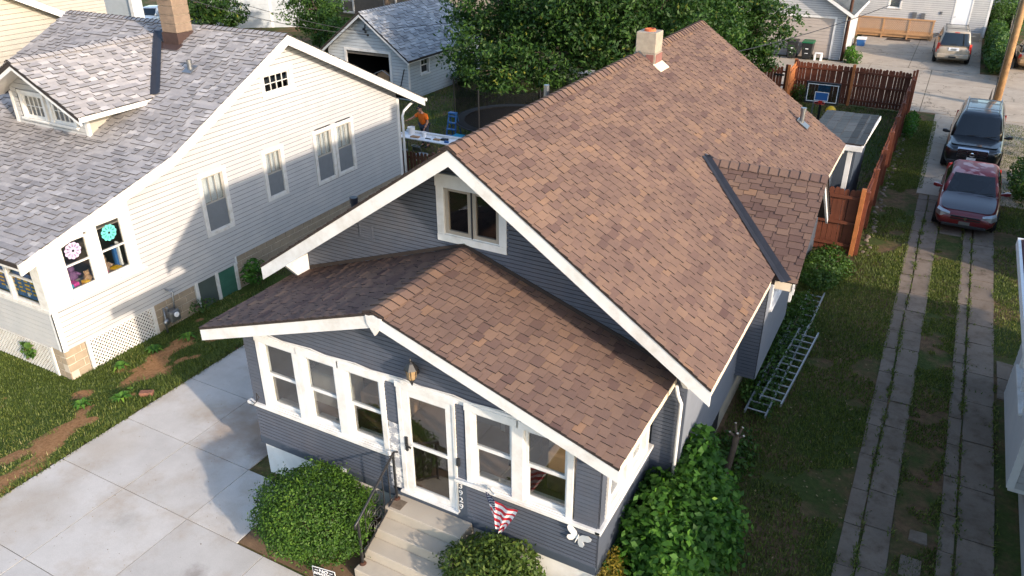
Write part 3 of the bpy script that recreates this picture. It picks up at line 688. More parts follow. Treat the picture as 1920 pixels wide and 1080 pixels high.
for k in range(5):
    P = FRM.p; z = 4.295+k*.047
    MB().hexa([P(-3.98, .035, z), P(-3.71, .035, z), P(-3.71, .03, z-.012), P(-3.98, .03, z-.012), P(-3.98, .01, z+.04), P(-3.71, .01, z+.04), P(-3.71, .005, z+.03), P(-3.98, .005, z+.03)]).build('louver', 'blue_grey_siding', lo)
# ---- main side walls
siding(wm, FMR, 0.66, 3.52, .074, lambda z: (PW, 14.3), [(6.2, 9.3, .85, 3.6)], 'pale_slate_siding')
MB().box(MXL-.0, MXL+.05, PW+.05, 14.28, .6, 3.55).build('side_wall', 'blue_grey_siding', H)
MB().prism([(MXL, 14.25, .6), (MXR, 14.25, .6), (MXR, 14.25, 3.6), (XM, 14.25, 6.3), (MXL, 14.25, 3.6)], (0, .05, 0)).build('rear_wall', 'blue_grey_siding', H)
MB().fbox(FMR, PW-.02, PW+.02, -.02, .028, .66, 3.5).build('corner_board', 'blue_grey_siding', wm)
bw = MB(); bw.fbox(FMR, 4.42, 5.15, -.015, .02, .2, .62); bw.build('basement_window', 'black_plastic', H)
dn = MB(); dn.tube([(2.2, 2.12, 3.05), (2.24, 2.13, 2.86), (2.3, 2.16, 2.7), (2.3, 2.17, .3)], .032, 8); dn.build('downspout', 'white_trim', H, smooth=True)
# ---- bump-out with dormer roof
DX, DYC, DZR, DYE, DZE = 3.30, 7.73, 4.93, 1.95, 3.45
SD = (DZR-DZE)/DYE
bump = MB().box(MXR+.02, 2.7, 6.24, 9.26, .9, 3.4).build('bay', 'navy_board', H)
FB1 = Frame((0, 6.2, 0), (1, 0, 0), (0, -1, 0)); FB2 = Frame((2.75, 0, 0), (0, 1, 0), (1, 0, 0)); FB3 = Frame((0, 9.3, 0), (1, 0, 0), (0, 1, 0))
siding(bump, FB1, .9, 3.5, .08, lambda z: (MXR, 2.75), [], 'blue_grey_siding')
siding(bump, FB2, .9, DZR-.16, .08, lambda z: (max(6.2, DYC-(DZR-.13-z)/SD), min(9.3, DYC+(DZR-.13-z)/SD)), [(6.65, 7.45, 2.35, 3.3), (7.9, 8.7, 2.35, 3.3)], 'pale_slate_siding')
siding(bump, FB3, .9, 3.5, .1, lambda z: (MXR, 2.75), [], 'blue_grey_siding')
for a in (6.68, 7.93): window(H, FB2, a, a+.74, 2.4, 3.26, .1, glass='pane_dim')
dr = MB().prism([(.3, DYC-DYE+.02, DZE-.02), (.3, DYC, DZR-.02), (.3, DYC+DYE-.02, DZE-.02), (.3, DYC+DYE-.02, DZE-.13), (.3, DYC, DZR-.13), (.3, DYC-DYE+.02, DZE-.13)], (DX-.02-.3, 0, 0)).build('dormer_roof', 'roof_deck', H)
rd = Roof(dr, 'shingle_brown', 60); Ld = math.hypot(DYE, DZR-DZE)
rd.slope((.75, DYC-DYE, DZE-.012), (1, 0, 0), (0, DYE, DZR-DZE), DX-.75, Ld, .145, .26, .2, step=.5, vmean=.38, stagger=.05, vspread=.20)
rd.slope((.75, DYC+DYE, DZE-.012), (1, 0, 0), (0, -DYE, DZR-DZE), DX-.75, Ld, .15, .27, .2, vis=False)
rd.finish()
ridge_caps(dr, 'shingle_brown', (.98, DYC, DZR), (DX, DYC, DZR), SD, SD, (0, 1, 0), .2, .16, lo=.2, hi=.55)
rake(dr, [(DYC-DYE, DZE), (DYC, DZR)], DX-.075, DX-.035, .2, axis='x', drop=.05); rake(dr, [(DYC, DZR), (DYC+DYE, DZE)], DX-.075, DX-.035, .2, axis='x', drop=.05)
MB().box(2.9, DX-.09, DYC-DYE+.012, DYC-DYE+.05, DZE-.2, DZE-.035).build('eave_board', 'cream_trim', dr)
MB().box(DX-.12, DX-.08, DYC-DYE+.08, DYC-DYE+.2, DZE-.45, DZE-.15).build('bracket', 'white_trim', dr)
nrm = Vector((SM, 0, 1)).normalized()
for s in (-1, 1):   # metal valleys
    p, q = Vector((.82, DYC, DZR+.005)), Vector((3.08, DYC+s*(DYE+.04), DZE-.035)); d = (q-p).normalized()
    nn = (Vector((SM, 0, 1)).normalized() + Vector((0, s*SD, 1)).normalized()).normalized(); sd = d.cross(nn).normalized()
    v = MB(); v.add([p-sd*.09+nn*.085, p+sd*.09+nn*.085, q+sd*.12+nn*.085, q-sd*.12+nn*.085, p+nn*.05, q+nn*.05], [(0, 4, 5, 3), (4, 1, 2, 5)]); v.build('valley', 'dark_metal', dr, recalc=False)
# ---- chimney, vents
ch = MB().box(-1.64, -1.12, 9.8, 10.3, 5.9, 6.52).build('chimney', 'chimney_stone', H)
MB().box(-1.62, -1.13, 9.81, 10.29, 6.52, 6.99).build('cap_block', 'chimney_stone', ch, bevel=.015)
for (x0, x1) in ((-1.6, -1.40), (-1.34, -1.16)): MB().box(x0, x1, 9.785, 9.80, 6.2 if x0 < -1.5 else 6.33, 6.5).build('brick', 'chimney_brick', ch)
MB().box(-1.12, -1.105, 9.84, 10.26, 6.3, 6.5).build('brick', 'chimney_brick', ch)
MB().lathe((-1.375, 10.05, 6.99), [(.13, 0), (.13, .05), (.095, .05), (.095, .005)], 14).build('flue', 'terracotta', ch)
MB().prism([(-1.13, 9.72, 6.282), (-.93, 9.72, 6.148), (-.93, 10.32, 6.148), (-1.13, 10.32, 6.282)], (0, 0, .02)).build('flashing', 'cream_trim', ch)
MB().prism([(-1.68, 9.76, 6.46), (-1.5, 9.76, 6.58), (-1.36, 9.76, 6.46), (-1.2, 9.76, 6.34), (-1.2, 9.76, 6.3), (-1.68, 9.76, 6.3)], (0, .02, 0)).build('flashing', 'galvanised', ch)
vp = MB(); vp.tube([(1.78, 13.73, 4.1), (1.78, 13.73, 4.66)], .06, 12); vp.tube([(1.78, 13.73, 4.62), (1.78, 13.73, 4.72)], .078, 12)
v1 = vp.build('vent_pipe', 'galvanised', H, smooth=False)
MB().prism([(1.68, 13.55, 4.40), (1.98, 13.55, 4.197), (1.98, 13.9, 4.197), (1.68, 13.9, 4.40)], (0, 0, .02)).build('boot', 'galvanised', v1)
vl = MB(); vl.tube([(-4.72, 3.0, 4.0), (-4.72, 3.0, 4.62)], .07, 12); vl.tube([(-4.72, 3.0, 4.55), (-4.72, 3.0, 4.66)], .082, 12); vl.build('vent_pipe', 'dark_metal', H)
vl = MB(); vl.tube([(-2.05, 6.0, 6.0), (-2.05, 6.0, 6.50)], .055, 10); vl.build('vent_pipe', 'galvanised', H)
# ---- things fixed to the front
lt = thing('wall_lantern', 'dark bronze wall lantern with amber glass above the front door', 'lantern', (-1.24, -.03, 3.3))
MB().lathe((-1.24, -.025, 3.5), [(.06, -.0), (.06, .02)], 12, axis=(0, -1, 0)).build('back_plate', 'black_iron', lt)
MB().tube([(-1.24, -.03, 3.44), (-1.24, -.09, 3.40), (-1.24, -.15, 3.42)], .012, 6).build('arm', 'black_iron', lt)
MB().lathe((-1.24, -.16, 3.42), [(.05, 0), (.075, .03), (.095, .2), (.08, .2)], 6).build('glass', 'amber_glass', lt)
MB().lathe((-1.24, -.16, 3.61), [(.115, 0), (.10, .03), (.05, .1), (.018, .13), (.02, .16), (.003, .19)], 6).build('roof_cap', 'black_iron', lt)
MB().lathe((-1.24, -.16, 3.42), [(.07, .01), (.03, -.05), (.015, -.09), (.002, -.12)], 6).build('finial', 'black_iron', lt)
for k in range(6):
    a = math.pi*k/3; MB().bar((-1.24+.06*math.cos(a), -.16+.06*math.sin(a), 3.43), (-1.24+.098*math.cos(a), -.16+.098*math.sin(a), 3.62), .01, .01).build('rib', 'black_iron', lt)
bf = thing('butterfly_ornament', 'white metal butterfly hung on the siding right of the flag', 'ornament', (1.52, -.04, 1.4))
ang = R_(-18); rot = lambda u, z: (1.53+u*math.cos(ang)-z*math.sin(ang), z*math.cos(ang)+u*math.sin(ang)+1.40)
upper = [(.01, .02), (.05, .10), (.13, .165), (.2, .165), (.205, .12), (.17, .06), (.11, .01), (.02, -.01)]
lower = [(.012, -.01), (.10, .0), (.145, -.04), (.14, -.10), (.09, -.135), (.045, -.10)]
for s in (-1, 1):
    for pl, nm in ((upper, 'upper_wing'), (lower, 'lower_wing')):
        MB().prism([(rot(s*u, z)[0], -.028-abs(u)*.22, rot(s*u, z)[1]) for u, z in pl], (0, -.008, 0)).build(nm, 'white_trim', bf)
pb = [rot(0, z) for z in (-.12, -.03, .06)]
MB().tube([(x, -.045, z) for x, z in pb], [.006, .013, .009], 8).build('body', 'white_trim', bf)
# flag on a short staff
fg = thing('flag', 'stars and stripes flag hanging folded from a staff below the porch windows', 'flag', (.1, -.1, 1.6))
MB().tube([(0.02, -.04, 1.70), (.16, -.24, 1.88), (.42, -.58, 2.18)], .012, 8).build('staff', 'white_trim', fg)
MB().box(-.02, .06, -.06, -.02, 1.64, 1.74).build('bracket', 'white_worn', fg)
nu, nv = 22, 26
def flagpt(i, j):
    u, v = i/nu, j/nv
    top = Vector((.11, -.20, 1.86)).lerp(Vector((.40, -.56, 2.13)), u)
    wdt = 1-.80*v**1.15
    c = Vector((.30, -.40, 1.96)); p = Vector((c.x+.07+(u-.42)*.66*wdt, c.y+(top.y-c.y)*wdt*.55, (top.z+.02-.20*u)*(1-v)+(1.30+.03*math.sin(u*9))*v))
    p.z -= .07*math.sin(math.pi*u)*(1-v)
    k = math.sin(u*15+v*2)*.028*(.45+v*.4); p += Vector((k*.35, k, 0)); return p
cells = {}
for j in range(nv):
    for i in range(nu):
        u, v = (i+.5)/nu, (j+.5)/nv; band = int(v*9.5+.35*u)
        key = 'navy' if (u < .33 and v < .34) else band
        cells.setdefault(key, MB()).add([flagpt(i, j), flagpt(i+1, j), flagpt(i+1, j+1), flagpt(i, j+1)], [(0, 1, 2, 3)])
fp = {}
for k, b in cells.items(): fp['flag_navy' if k == 'navy' else k] = b.build('canton' if k == 'navy' else 'stripe', 'flag_navy' if k == 'navy' else ('flag_red' if k % 2 == 0 else 'flag_white'), fg, smooth=True)
st = MB()
for j in range(1, 9):
    for i in range(1, 8):
        if (i+j) % 2: continue
        p = flagpt(i, j); p2 = flagpt(i+.01, j); q = (flagpt(i+1, j)-flagpt(i-1, j)).normalized(); dn_ = (flagpt(i, j+1)-flagpt(i, j-1)).normalized(); nn = q.cross(dn_).normalized()
        st.add([p+nn*.004+(q*math.cos(t)+dn_*math.sin(t))*(.014 if k % 2 == 0 else .006) for k, t in enumerate(np.linspace(0, 2*math.pi, 11)[:-1])], [tuple(range(10))])
        st.add([p-nn*.004+(q*math.cos(t)+dn_*math.sin(t))*(.014 if k % 2 == 0 else .006) for k, t in enumerate(np.linspace(0, 2*math.pi, 11)[:-1])], [tuple(range(10))])
st.build('stars', 'flag_white', fp['flag_navy'], recalc=False, kind='stuff')
# wrought hook at the left end of the sill
hk = MB(); hk.tube([(-5.0, -.06, 1.69), (-4.86, -.1, 1.70), (-4.78, -.12, 1.78), (-4.74, -.13, 1.98), (-4.70, -.12, 1.9), (-4.80, -.12, 1.76), (-4.92, -.1, 1.64), (-5.0, -.1, 1.63)], .008, 6)
tag(hk.build('wire_hook', 'black_iron'), 'thin black wire hook on the left end of the porch sill', 'hook')
tag(MB().fbox(FR, -3.05, -2.92, .024, .05, .80, .9).build('outlet_cover', 'white_plastic', bevel=.008), 'white weatherproof outlet box on the dark skirt board', 'outlet')
# ---- steps and railing
stp = thing('front_steps', 'four beige concrete front steps below the storm door', 'steps', (-1.1, -.6, 0))
for k, (y0, z) in enumerate(((-.40, .8), (-.70, .6), (-.99, .4), (-1.28, .2))):
    y1 = .028 if k == 0 else (-.40, -.70, -.99)[k-1]-.001
    MB().box(-1.84, -.34, y0, y1, -.1 if k else -.1, z).build('step', 'step_concrete', stp, bevel=.012)
MB().box(-1.83, -1.55, -.34, -.12, .801, .806).build('patch', 'concrete_old', stp)
rl = thing('handrail', 'black wrought iron handrail on the left of the front steps', 'railing', (-1.78, -.6, .2))
p0, p1 = Vector((-1.76, -.13, .8)), Vector((-1.78, -1.12, .2)); h0, h1 = .98, .92
MB().bar(p0, p0+Vector((0, 0, h0)), .032, .032).build('post', 'black_iron', rl); MB().bar(p1, p1+Vector((0, 0, h1)), .032, .032).build('post', 'black_iron', rl)
for p in (p0, p1): MB().lathe(p, [(.06, 0), (.06, .012), (.03, .03)], 10).build('foot', 'rust_iron', rl)
MB().tube([p0+Vector((.0, .12, h0-.06)), p0+Vector((0, .03, h0)), p1+Vector((0, 0, h1)), p1+Vector((0, -.07, h1-.03)), p1+Vector((0, -.08, h1-.1))], .022, 8).build('top_rail', 'black_iron', rl, smooth=True)
MB().bar(p0+Vector((0, 0, .12)), p1+Vector((0, 0, .14)), .02, .028).build('bottom_rail', 'black_iron', rl)
for t in (.17, .33, .83):
    c = p0.lerp(p1, t); MB().bar(c+Vector((0, 0, .13)), c+Vector((0, 0, h0+(h1-h0)*t)), .014, .014).build('baluster', 'black_iron', rl)
def scroll(c, r, turns=1.6, s=1, ph=0):
    return [c+Vector((0, s*math.cos(t+ph)*r*(1-.75*k/30), math.sin(t+ph)*r*(1-.75*k/30))) for k, t in enumerate(np.linspace(0, turns*2*math.pi, 31))]
for (t, z, s) in ((.5, .38, 1), (.66, .62, -1), (.5, .72, 1), (.66, .32, -1)): MB().tube(scroll(p0.lerp(p1, t)+Vector((0, 0, z)), .13, 1.6, s), .008, 5).build('scroll', 'black_iron', rl)
# yard sign
sg = thing('yard_sign', 'small black NO SOLICITING sign beside the round clipped bush', 'sign', (-2.06, -1.72, 0))
FS = Frame((-2.06, -1.72, 0), Vector((.94, .15, 0)).normalized(), Vector((.15, -.94, 0)).normalized())
MB().fbox(FS, -.205, .205, -.006, .0, .28, .50).build('border', 'white_plastic', sg); MB().fbox(FS, -.195, .195, .0, .004, .29, .49).build('panel', 'black_plastic', sg)
text_part('lettering', 'NO', .085, FS, 0, .008, .445, 'white_plastic', sg, bold=1.2); text_part('lettering', 'SOLICITING', .068, FS, 0, .008, .375, 'white_plastic', sg, bold=1.0)
for s in (-1, 1):
    MB().fbox(FS, s*.13-.03, s*.13+.03, .004, .008, .44, .45).build('dash', 'white_plastic', sg)
    MB().tube([FS.p(s*.1, -.008, -.05), FS.p(s*.1, -.008, .29)], .006, 6).build('stake', 'black_iron', sg)
# ================================================================== the white house with the grey roof
W_ = thing('white_house', 'white clapboard house with grey shingle roof, gable wall and front dormer', 'house', (-15.5, 7, -.25))
WX, WY0, WY1 = -11.56, .44, 13.78
FA, KA, AA, RA = (-.151, 3.096), (4.03, 4.223), (8.446, 6.387), (14.82, 3.243)
RX0, RX1 = -20.45, -11.11
def wroof_z(y):
    for (a, b) in ((FA, KA), (KA, AA), (AA, RA)):
        if a[0] <= y <= b[0]: return a[1]+(b[1]-a[1])*(y-a[0])/(b[0]-a[0])
    return 0
prof = [FA, KA, AA, RA]
wroof = MB().prism([(RX0+.02, y, z-.02) for y, z in prof]+[(RX0+.02, y, z-.13) for y, z in reversed(prof)], (RX1-RX0-.11, 0, 0)).build('roof', 'roof_deck', W_)
wr = Roof(wroof, 'shingle_grey', 220, 'shingle_shade_grey')
def wslope(a, b, vis=True): wr.slope((RX0, a[0], a[1]-.012), (1, 0, 0), (0, b[0]-a[0], b[1]-a[1]), RX1-RX0, math.hypot(b[0]-a[0], b[1]-a[1]), .142, .22, .45, lift=.019, gap=.003, step=.37, vis=vis, vmean=.5, vspread=.19, teeth=True)
wslope(FA, KA); wslope(KA, AA); wslope(RA, AA, False); wr.finish()
ridge_caps(wroof, 'shingle_grey', (RX1, AA[0], AA[1]), (-14.35, AA[0], AA[1]), .49, .49, (0, 1, 0), .2, .15, lo=.4, hi=.75)
ridge_caps(wroof, 'shingle_grey', (-15.1, AA[0], AA[1]), (RX0, AA[0], AA[1]), .49, .49, (0, 1, 0), .2, .15, lo=.4, hi=.75)
rake(wroof, prof, RX1-.075, RX1-.02, .27, 'white_worn', 'x', drop=.012)
rake(wroof, prof, RX0+.03, RX0+.075, .21, 'white_worn', 'x', drop=.035)
deck(wroof, prof, WX+.02, RX1-.08, .16, .185, 'soffit_white', 'x', 'soffit')
MB().box(RX0+.08, RX1-.08, FA[0]+.02, FA[0]+.06, FA[1]-.2, FA[1]-.03).build('eave_board', 'white_worn', wroof)
MB().box(RX0+.08, RX1-.08, FA[0]+.08, WY0, FA[1]-.14, FA[1]-.12).build('soffit', 'soffit_white', wroof)
MB().tube([(RX0, RA[0]+.03, RA[1]-.05), (RX1+.02, RA[0]+.03, RA[1]-.06)], .06, 8).build('gutter', 'white_worn', wroof)
# ---- walls
FW = Frame((WX, 0, 0), (0, 1, 0), (1, 0, 0)); FWF = Frame((0, WY0, 0), (1, 0, 0), (0, -1, 0))
def wspan(z):
    zz = z+.15
    if zz >= AA[1]-.02: return (AA[0]-.01, AA[0]+.01)
    y0 = WY0
    if zz > wroof_z(WY0): y0 = FA[0]+(zz-FA[1])/(KA[1]-FA[1])*(KA[0]-FA[0]) if zz < KA[1] else KA[0]+(zz-KA[1])/(AA[1]-KA[1])*(AA[0]-KA[0])
    y1 = WY1
    if zz > wroof_z(WY1): y1 = AA[0]+(AA[1]-zz)/(AA[1]-RA[1])*(RA[0]-AA[0])
    return (y0, y1)
core = MB().box(-20.1, WX-.6, WY0+3.2, WY1-.1, -.2, 3.3).build('wall', 'glass_dark_room', W_)
wins = [(5.06, 5.80, 1.72, 3.25), (7.36, 8.0, 1.95, 3.25), (9.49, 10.22, 1.74, 3.26), (10.46, 11.19, 1.74, 3.26)]
uw = (7.74, 8.77, 4.84, 5.36)
ops = [(a, b, c-.06, d+.06) for a, b, c, d in wins] + [(uw[0], uw[1], uw[2]-.06, uw[3]+.06), (.44, 2.86, 1.56, 3.6), (9.37, 11.3, 1.66, 3.3)]
siding(core, FW, .52, .72, .10, lambda z: (WY0+.1, 5.72), [], 'white_siding', proud=.022)
siding(core, FW, .72, AA[1]-.17, .128, lambda z: (max(wspan(z)[0], WY0+.1 if z < 1.6 else 0), min(wspan(z)[1], 13.7)), ops, 'white_siding', proud=.022)
MB().fbox(FW, 5.70, 5.74, -.02, .03, .5, .74).build('siding_end', 'white_trim', core)
MB().fbox(FW, WY0-.03, WY0+.1, -.03, .032, .5, 1.56).build('corner_board', 'white_trim', core, bevel=.004); MB().fbox(FW, 13.68, 13.82, -.03, .032, .66, 3.42).build('corner_board', 'white_trim', core, bevel=.004)
MB().fbox(FWF, WX-.12, WX+.028, -.03, .03, .5, 1.56).build('corner_board', 'white_trim', core, bevel=.004)
for k, (a, b, c, d) in enumerate(wins):
    window(W_, FW, a, b, c, d, .11, m='white_worn', sm='yellowed_sash', munt=2, glass='pane', sash=.045, curtain=((c+d)/2-.05, d, 'white_plastic'), sill=False, screen='screen_grey')
    room(W_, WX-.62, WX-.2, a-.1, b+.1, c-.1, d+.1, 'interior_wall', 'interior_floor', skip=('x1',))
window(W_, FW, *uw, .12, m='white_worn', munt=3, munt_rows=2, meeting=False, glass='pane_dim', sill=True)
room(W_, WX-.8, WX-.2, 7.6, 8.9, 4.7, 5.5, 'glass_dark_room', 'glass_dark_room', skip=('x1',))
# ---- enclosed porch: side windows under the rake
pz = lambda y: wroof_z(y)-.165
b = MB()
b.prism([(WX-.02, WY0-.02, 1.56), (WX-.02, .98, 1.56), (WX-.02, .98, pz(.98)), (WX-.02, WY0-.02, pz(WY0))], (.035, 0, 0))
b.prism([(WX-.02, .98, 2.98), (WX-.02, 1.68, 3.08), (WX-.02, 1.68, pz(1.68)), (WX-.02, .98, pz(.98))], (.035, 0, 0))
b.prism([(WX-.02, 2.62, 1.7), (WX-.02, 2.86, 1.7), (WX-.02, 2.86, pz(2.86)), (WX-.02, 2.62, pz(2.62))], (.038, 0, 0))
b.prism([(WX-.02, 1.68, 1.7), (WX-.02, 1.90, 1.7), (WX-.02, 1.90, pz(1.9)), (WX-.02, 1.68, pz(1.68))], (.042, 0, 0))
b.prism([(WX-.02, 1.90, 3.12), (WX-.02, 2.62, 3.12), (WX-.02, 2.62, pz(2.62)), (WX-.02, 1.90, pz(1.9))], (.035, 0, 0))
b.fbox(FW, WY0, 2.9, -.03, .03, 1.56, 1.72)
b.build('porch_panel', 'white_worn', W_)
MB().fbox(FW, .9, 2.96, 0, .085, 1.60, 1.65).build('sill', 'white_worn', W_, bevel=.006)
for (a, c, zt) in ((.98, 1.68, 3.0), (1.90, 2.62, 3.12)):
    s = MB(); s.fbox(FW, a, a+.06, -.05, .008, 1.72, zt); s.fbox(FW, c-.06, c, -.05, .008, 1.72, zt); s.fbox(FW, a+.06, c-.06, -.05, .006, 1.72, 1.84); s.fbox(FW, a+.06, c-.06, -.05, .006, zt-.05, zt+.05); s.fbox(FW, a+.06, c-.06, -.045, .010, 2.40, 2.44)
    ws = s.build('window', 'white_worn', W_, bevel=.003)
    for (z0, z1) in ((1.83, 2.41), (2.43, zt-.04)): MB().fbox(FW, a+.05, c-.05, -.03, -.024, z0, z1).build('pane', 'pane', ws)
room(W_, -16.5, WX-.06, .6, 3.4, .9, 2.96, 'interior_wall', 'interior_floor', skip=('x1', 'y0'))
# front of the porch
siding(core, FWF, .52, 1.5, .128, lambda z: (-20.1, WX-.1), [], 'white_siding', proud=.022)
b = MB(); b.fbox(FWF, -20.1, WX+.0, -.03, .05, 1.5, 1.58); b.fbox(FWF, -20.1, WX-.2, -.03, .03, 2.75, 3.0); b.fbox(FWF, WX-.32, WX+.0, -.03, .032, 1.58, 3.0)
xs = [-11.98-.92*k for k in range(10)]
for x in xs[1:]: b.fbox(FWF, x-.04, x+.04, -.03, .03, 1.58, 2.75)
b.build('porch_front', 'white_worn', W_)
for k in range(9):
    x0, x1 = xs[k+1]+.04, xs[k]-.04 if k else WX-.32
    s = MB(); s.fbox(FWF, x0, x0+.05, -.04, .01, 1.58, 2.75); s.fbox(FWF, x1-.05, x1, -.04, .01, 1.58, 2.75); s.fbox(FWF, x0+.05, x1-.05, -.04, .008, 1.58, 1.65); s.fbox(FWF, x0+.05, x1-.05, -.04, .008, 2.69, 2.75); s.fbox(FWF, x0+.05, x1-.05, -.04, .008, 2.2, 2.235)
    ws = s.build('window', 'white_worn', W_); MB().fbox(FWF, x0+.05, x1-.05, -.025, -.02, 1.65, 2.69).build('pane', 'pane', ws)
# ---- foundation of tan blocks
def blocks(part, W, u0, u1, z0, z1, bl=.40, bh=.2):
    MB().fbox(W, u0, u1, -.2, -.014, z0, z1).build('mortar_bed', 'mortar', part)
    z = z1; r = 0
    while z > z0+.02:
        zb = max(z0, z-bh); u = u0 - (bl/2 if r % 2 else 0)
        while u < u1-.01:
            a, c = max(u0, u), min(u1, u+bl)
            if c-a > .03: MB().fbox(W, a+.011, c-.011, -.1, random.uniform(-.003, .003), zb+.011, z-.011).build('block', 'block_tan', part, bevel=.004)
            u += bl
        z -= bh; r += 1
fd = MB().box(-19.9, WX-.35, WY0+.4, WY1-.1, -.6, .5).build('foundation', 'block_tan', W_)
blocks(fd, FW, WY0, .96, -.5, .52); blocks(fd, FWF, -12.0, WX-.002, -.5, .52)
blocks(fd, FW, 2.9, 4.2, -.5, .54); blocks(fd, FW, 5.72, 13.72, -.5, .73)
def lattice(W, u0, u1, z0, z1, lean=None):
    fr = MB(); t = .09
    fr.fbox(W, u0, u0+t, -.01, .03, z0, z1); fr.fbox(W, u1-t, u1, -.01, .03, z0, z1); fr.fbox(W, u0+t, u1-t, -.01, .028, z0, z0+t); fr.fbox(W, u0+t, u1-t, -.01, .028, z1-.03, z1)
    f_ = fr.build('lattice_frame', 'white_worn', W_); b = MB(); h = z1-z0-.05; sp = .105
    for s in (-1, 1):
        k = -int(h/sp)-1
        while k*sp < (u1-u0)+h:
            a = u0+.05+k*sp
            # a 45 degree strip clipped to the panel
            pts = []
            for t0 in (0., 1.):
                pass
            lo_, hi_ = 0., h
            ua = a if s > 0 else a+h; ub = a+h if s > 0 else a
            def at(z): return ua+(ub-ua)*z/h
            zs = [z for z in np.linspace(0, h, 40) if u0+.04 <= at(z) <= u1-.04]
            if len(zs) > 2: b.bar(W.p(at(zs[0]), .006 if s > 0 else -.002, z0+.03+zs[0]), W.p(at(zs[-1]), .006 if s > 0 else -.002, z0+.03+zs[-1]), .034, .006, W.n)
            k += 1
    b.build('lattice', 'white_worn', f_, kind='stuff')
lattice(FW, .97, 2.9, -.42, .52); lattice(FWF, -15.8, -12.02, -.42, .5); lattice(FWF, -20, -16.0, -.42, .5)
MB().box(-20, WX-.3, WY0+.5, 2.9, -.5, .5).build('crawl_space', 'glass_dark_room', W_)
# basement windows with green and grey panes
bwn = MB().fbox(FW, 4.22, 4.32, -.03, .03, -.45, .56).build('basement_window', 'white_worn', W_)
for u in (4.93, 5.62): MB().fbox(FW, u, u+.1, -.03, .03, -.45, .56).build('jamb', 'white_worn', bwn)
MB().fbox(FW, 4.32, 4.93, -.02, -.004, -.45, .55).build('screen', 'mesh_grey', bwn); MB().fbox(FW, 5.03, 5.62, -.02, .0, -.45, .55).build('shutter', 'green_pane', bwn)
for z in (-.02, .2): MB().bar(FW.p(5.04, .006, z), FW.p(5.6, .006, z+.03), .01, .02).build('batten', 'green_pane', bwn)
# downspout at the rear corner
MB().tube([(-11.42, 14.62, 3.16), (-11.42, 14.3, 3.1), (-11.44, 13.95, 2.95), (-11.45, 13.86, 2.8), (-11.45, 13.86, -.1)], .045, 8).build('downspout', 'white_trim', W_, smooth=True)
# ---- dormer on the front slope
DW = dict(xc=-15.7, zr=6.15, xe=2.25, ze=5.02, y0=3.4)
dro = MB().prism([(DW['xc']-DW['xe']+.02, 3.42, 5.0), (DW['xc'], 3.42, 6.13), (DW['xc']+DW['xe']-.02, 3.42, 5.0), (DW['xc']+DW['xe']-.02, 3.42, 4.89), (DW['xc'], 3.42, 6.02), (DW['xc']-DW['xe']+.02, 3.42, 4.89)], (0, 4.55, 0)).build('dormer_roof', 'roof_deck', W_)
dsh = Roof(dro, 'shingle_grey', 80, 'shingle_shade_grey'); Lw = math.hypot(DW['xe'], 1.13)
dsh.slope((DW['xc']+DW['xe'], 3.4, 5.008), (0, 1, 0), (-DW['xe'], 0, 1.13), 4.6, Lw, .142, .22, .45, lift=.019, gap=.003, step=.37, vmean=.6, vspread=.2, teeth=True)
dsh.slope((DW['xc']-DW['xe'], 3.4, 5.008), (0, 1, 0), (DW['xe'], 0, 1.13), 4.6, Lw, .142, .30, .5, vis=False)
dsh.finish()
ridge_caps(dro, 'shingle_grey', (DW['xc'], 3.4, 6.15), (DW['xc'], 7.95, 6.15), .5, .5, (1, 0, 0), .2, .15, lo=.4, hi=.75)
rake(dro, [(DW['xc']-DW['xe'], 5.02), (DW['xc'], 6.15)], 3.43, 3.48, .19, drop=.04); rake(dro, [(DW['xc'], 6.15), (DW['xc']+DW['xe'], 5.02)], 3.43, 3.48, .19, drop=.04)
MB().box(DW['xc']+DW['xe']-.06, DW['xc']+DW['xe']-.015, 3.5, 5.75, 4.86, 4.985).build('eave_board', 'white_trim', dro)
deck(dro, [(DW['xc']-DW['xe']+.05, 5.04), (DW['xc'], 6.15), (DW['xc']+DW['xe']-.05, 5.04)], 3.5, 4.3, .135, .15, 'soffit_white')
FD = Frame((0, 4.12, 0), (1, 0, 0), (0, -1, 0))
dwall = MB().box(-17.15, -14.3, 4.2, 6.5, 3.9, 5.0).build('dormer_wall', 'white_siding', W_)
siding(dwall, FD, 4.2, 5.9, .128, lambda z: (max(-17.2, DW['xc']-(6.0-z)/.502), min(-14.24, DW['xc']+(6.0-z)/.502)), [(-16.95, -14.55, 4.4, 5.2)], 'white_siding')
MB().prism([(-14.26, 4.1, 4.2), (-14.26, 6.4, 5.3), (-14.26, 6.4, 5.2), (-14.26, 4.1, 5.15)], (.03, 0, 0)).build('cheek', 'cream_siding', dwall)
for x in (-14.26, -17.2): MB().fbox(FD, x-.07, x+.05, -.05, .03, 4.12, 5.1).build('corner_board', 'white_trim', dwall)
for (a, c) in ((-16.78, -15.92), (-15.6, -14.74)): window(W_, FD, a, c, 4.45, 5.08, .1, munt=3, munt_rows=2, meeting=False, glass='pane_dim')
MB().box(-17.0, -14.5, 4.35, 4.4, 4.3, 5.2).build('dormer_backing', 'glass_dark_room', W_)
p, q = Vector((-15.66, 7.93, 6.17)), Vector((-13.47, 5.72, 5.03)); d = (q-p).normalized(); nn = (Vector((0, -.49, 1)).normalized()+Vector((.5, 0, 1)).normalized()).normalized(); sd = d.cross(nn).normalized()
MB().add([p-sd*.11+nn*.075, p+sd*.11+nn*.075, q+sd*.12+nn*.075, q-sd*.12+nn*.075, p+nn*.05, q+nn*.05], [(0, 4, 5, 3), (4, 1, 2, 5)]).build('valley', 'dark_metal', dro, recalc=False)
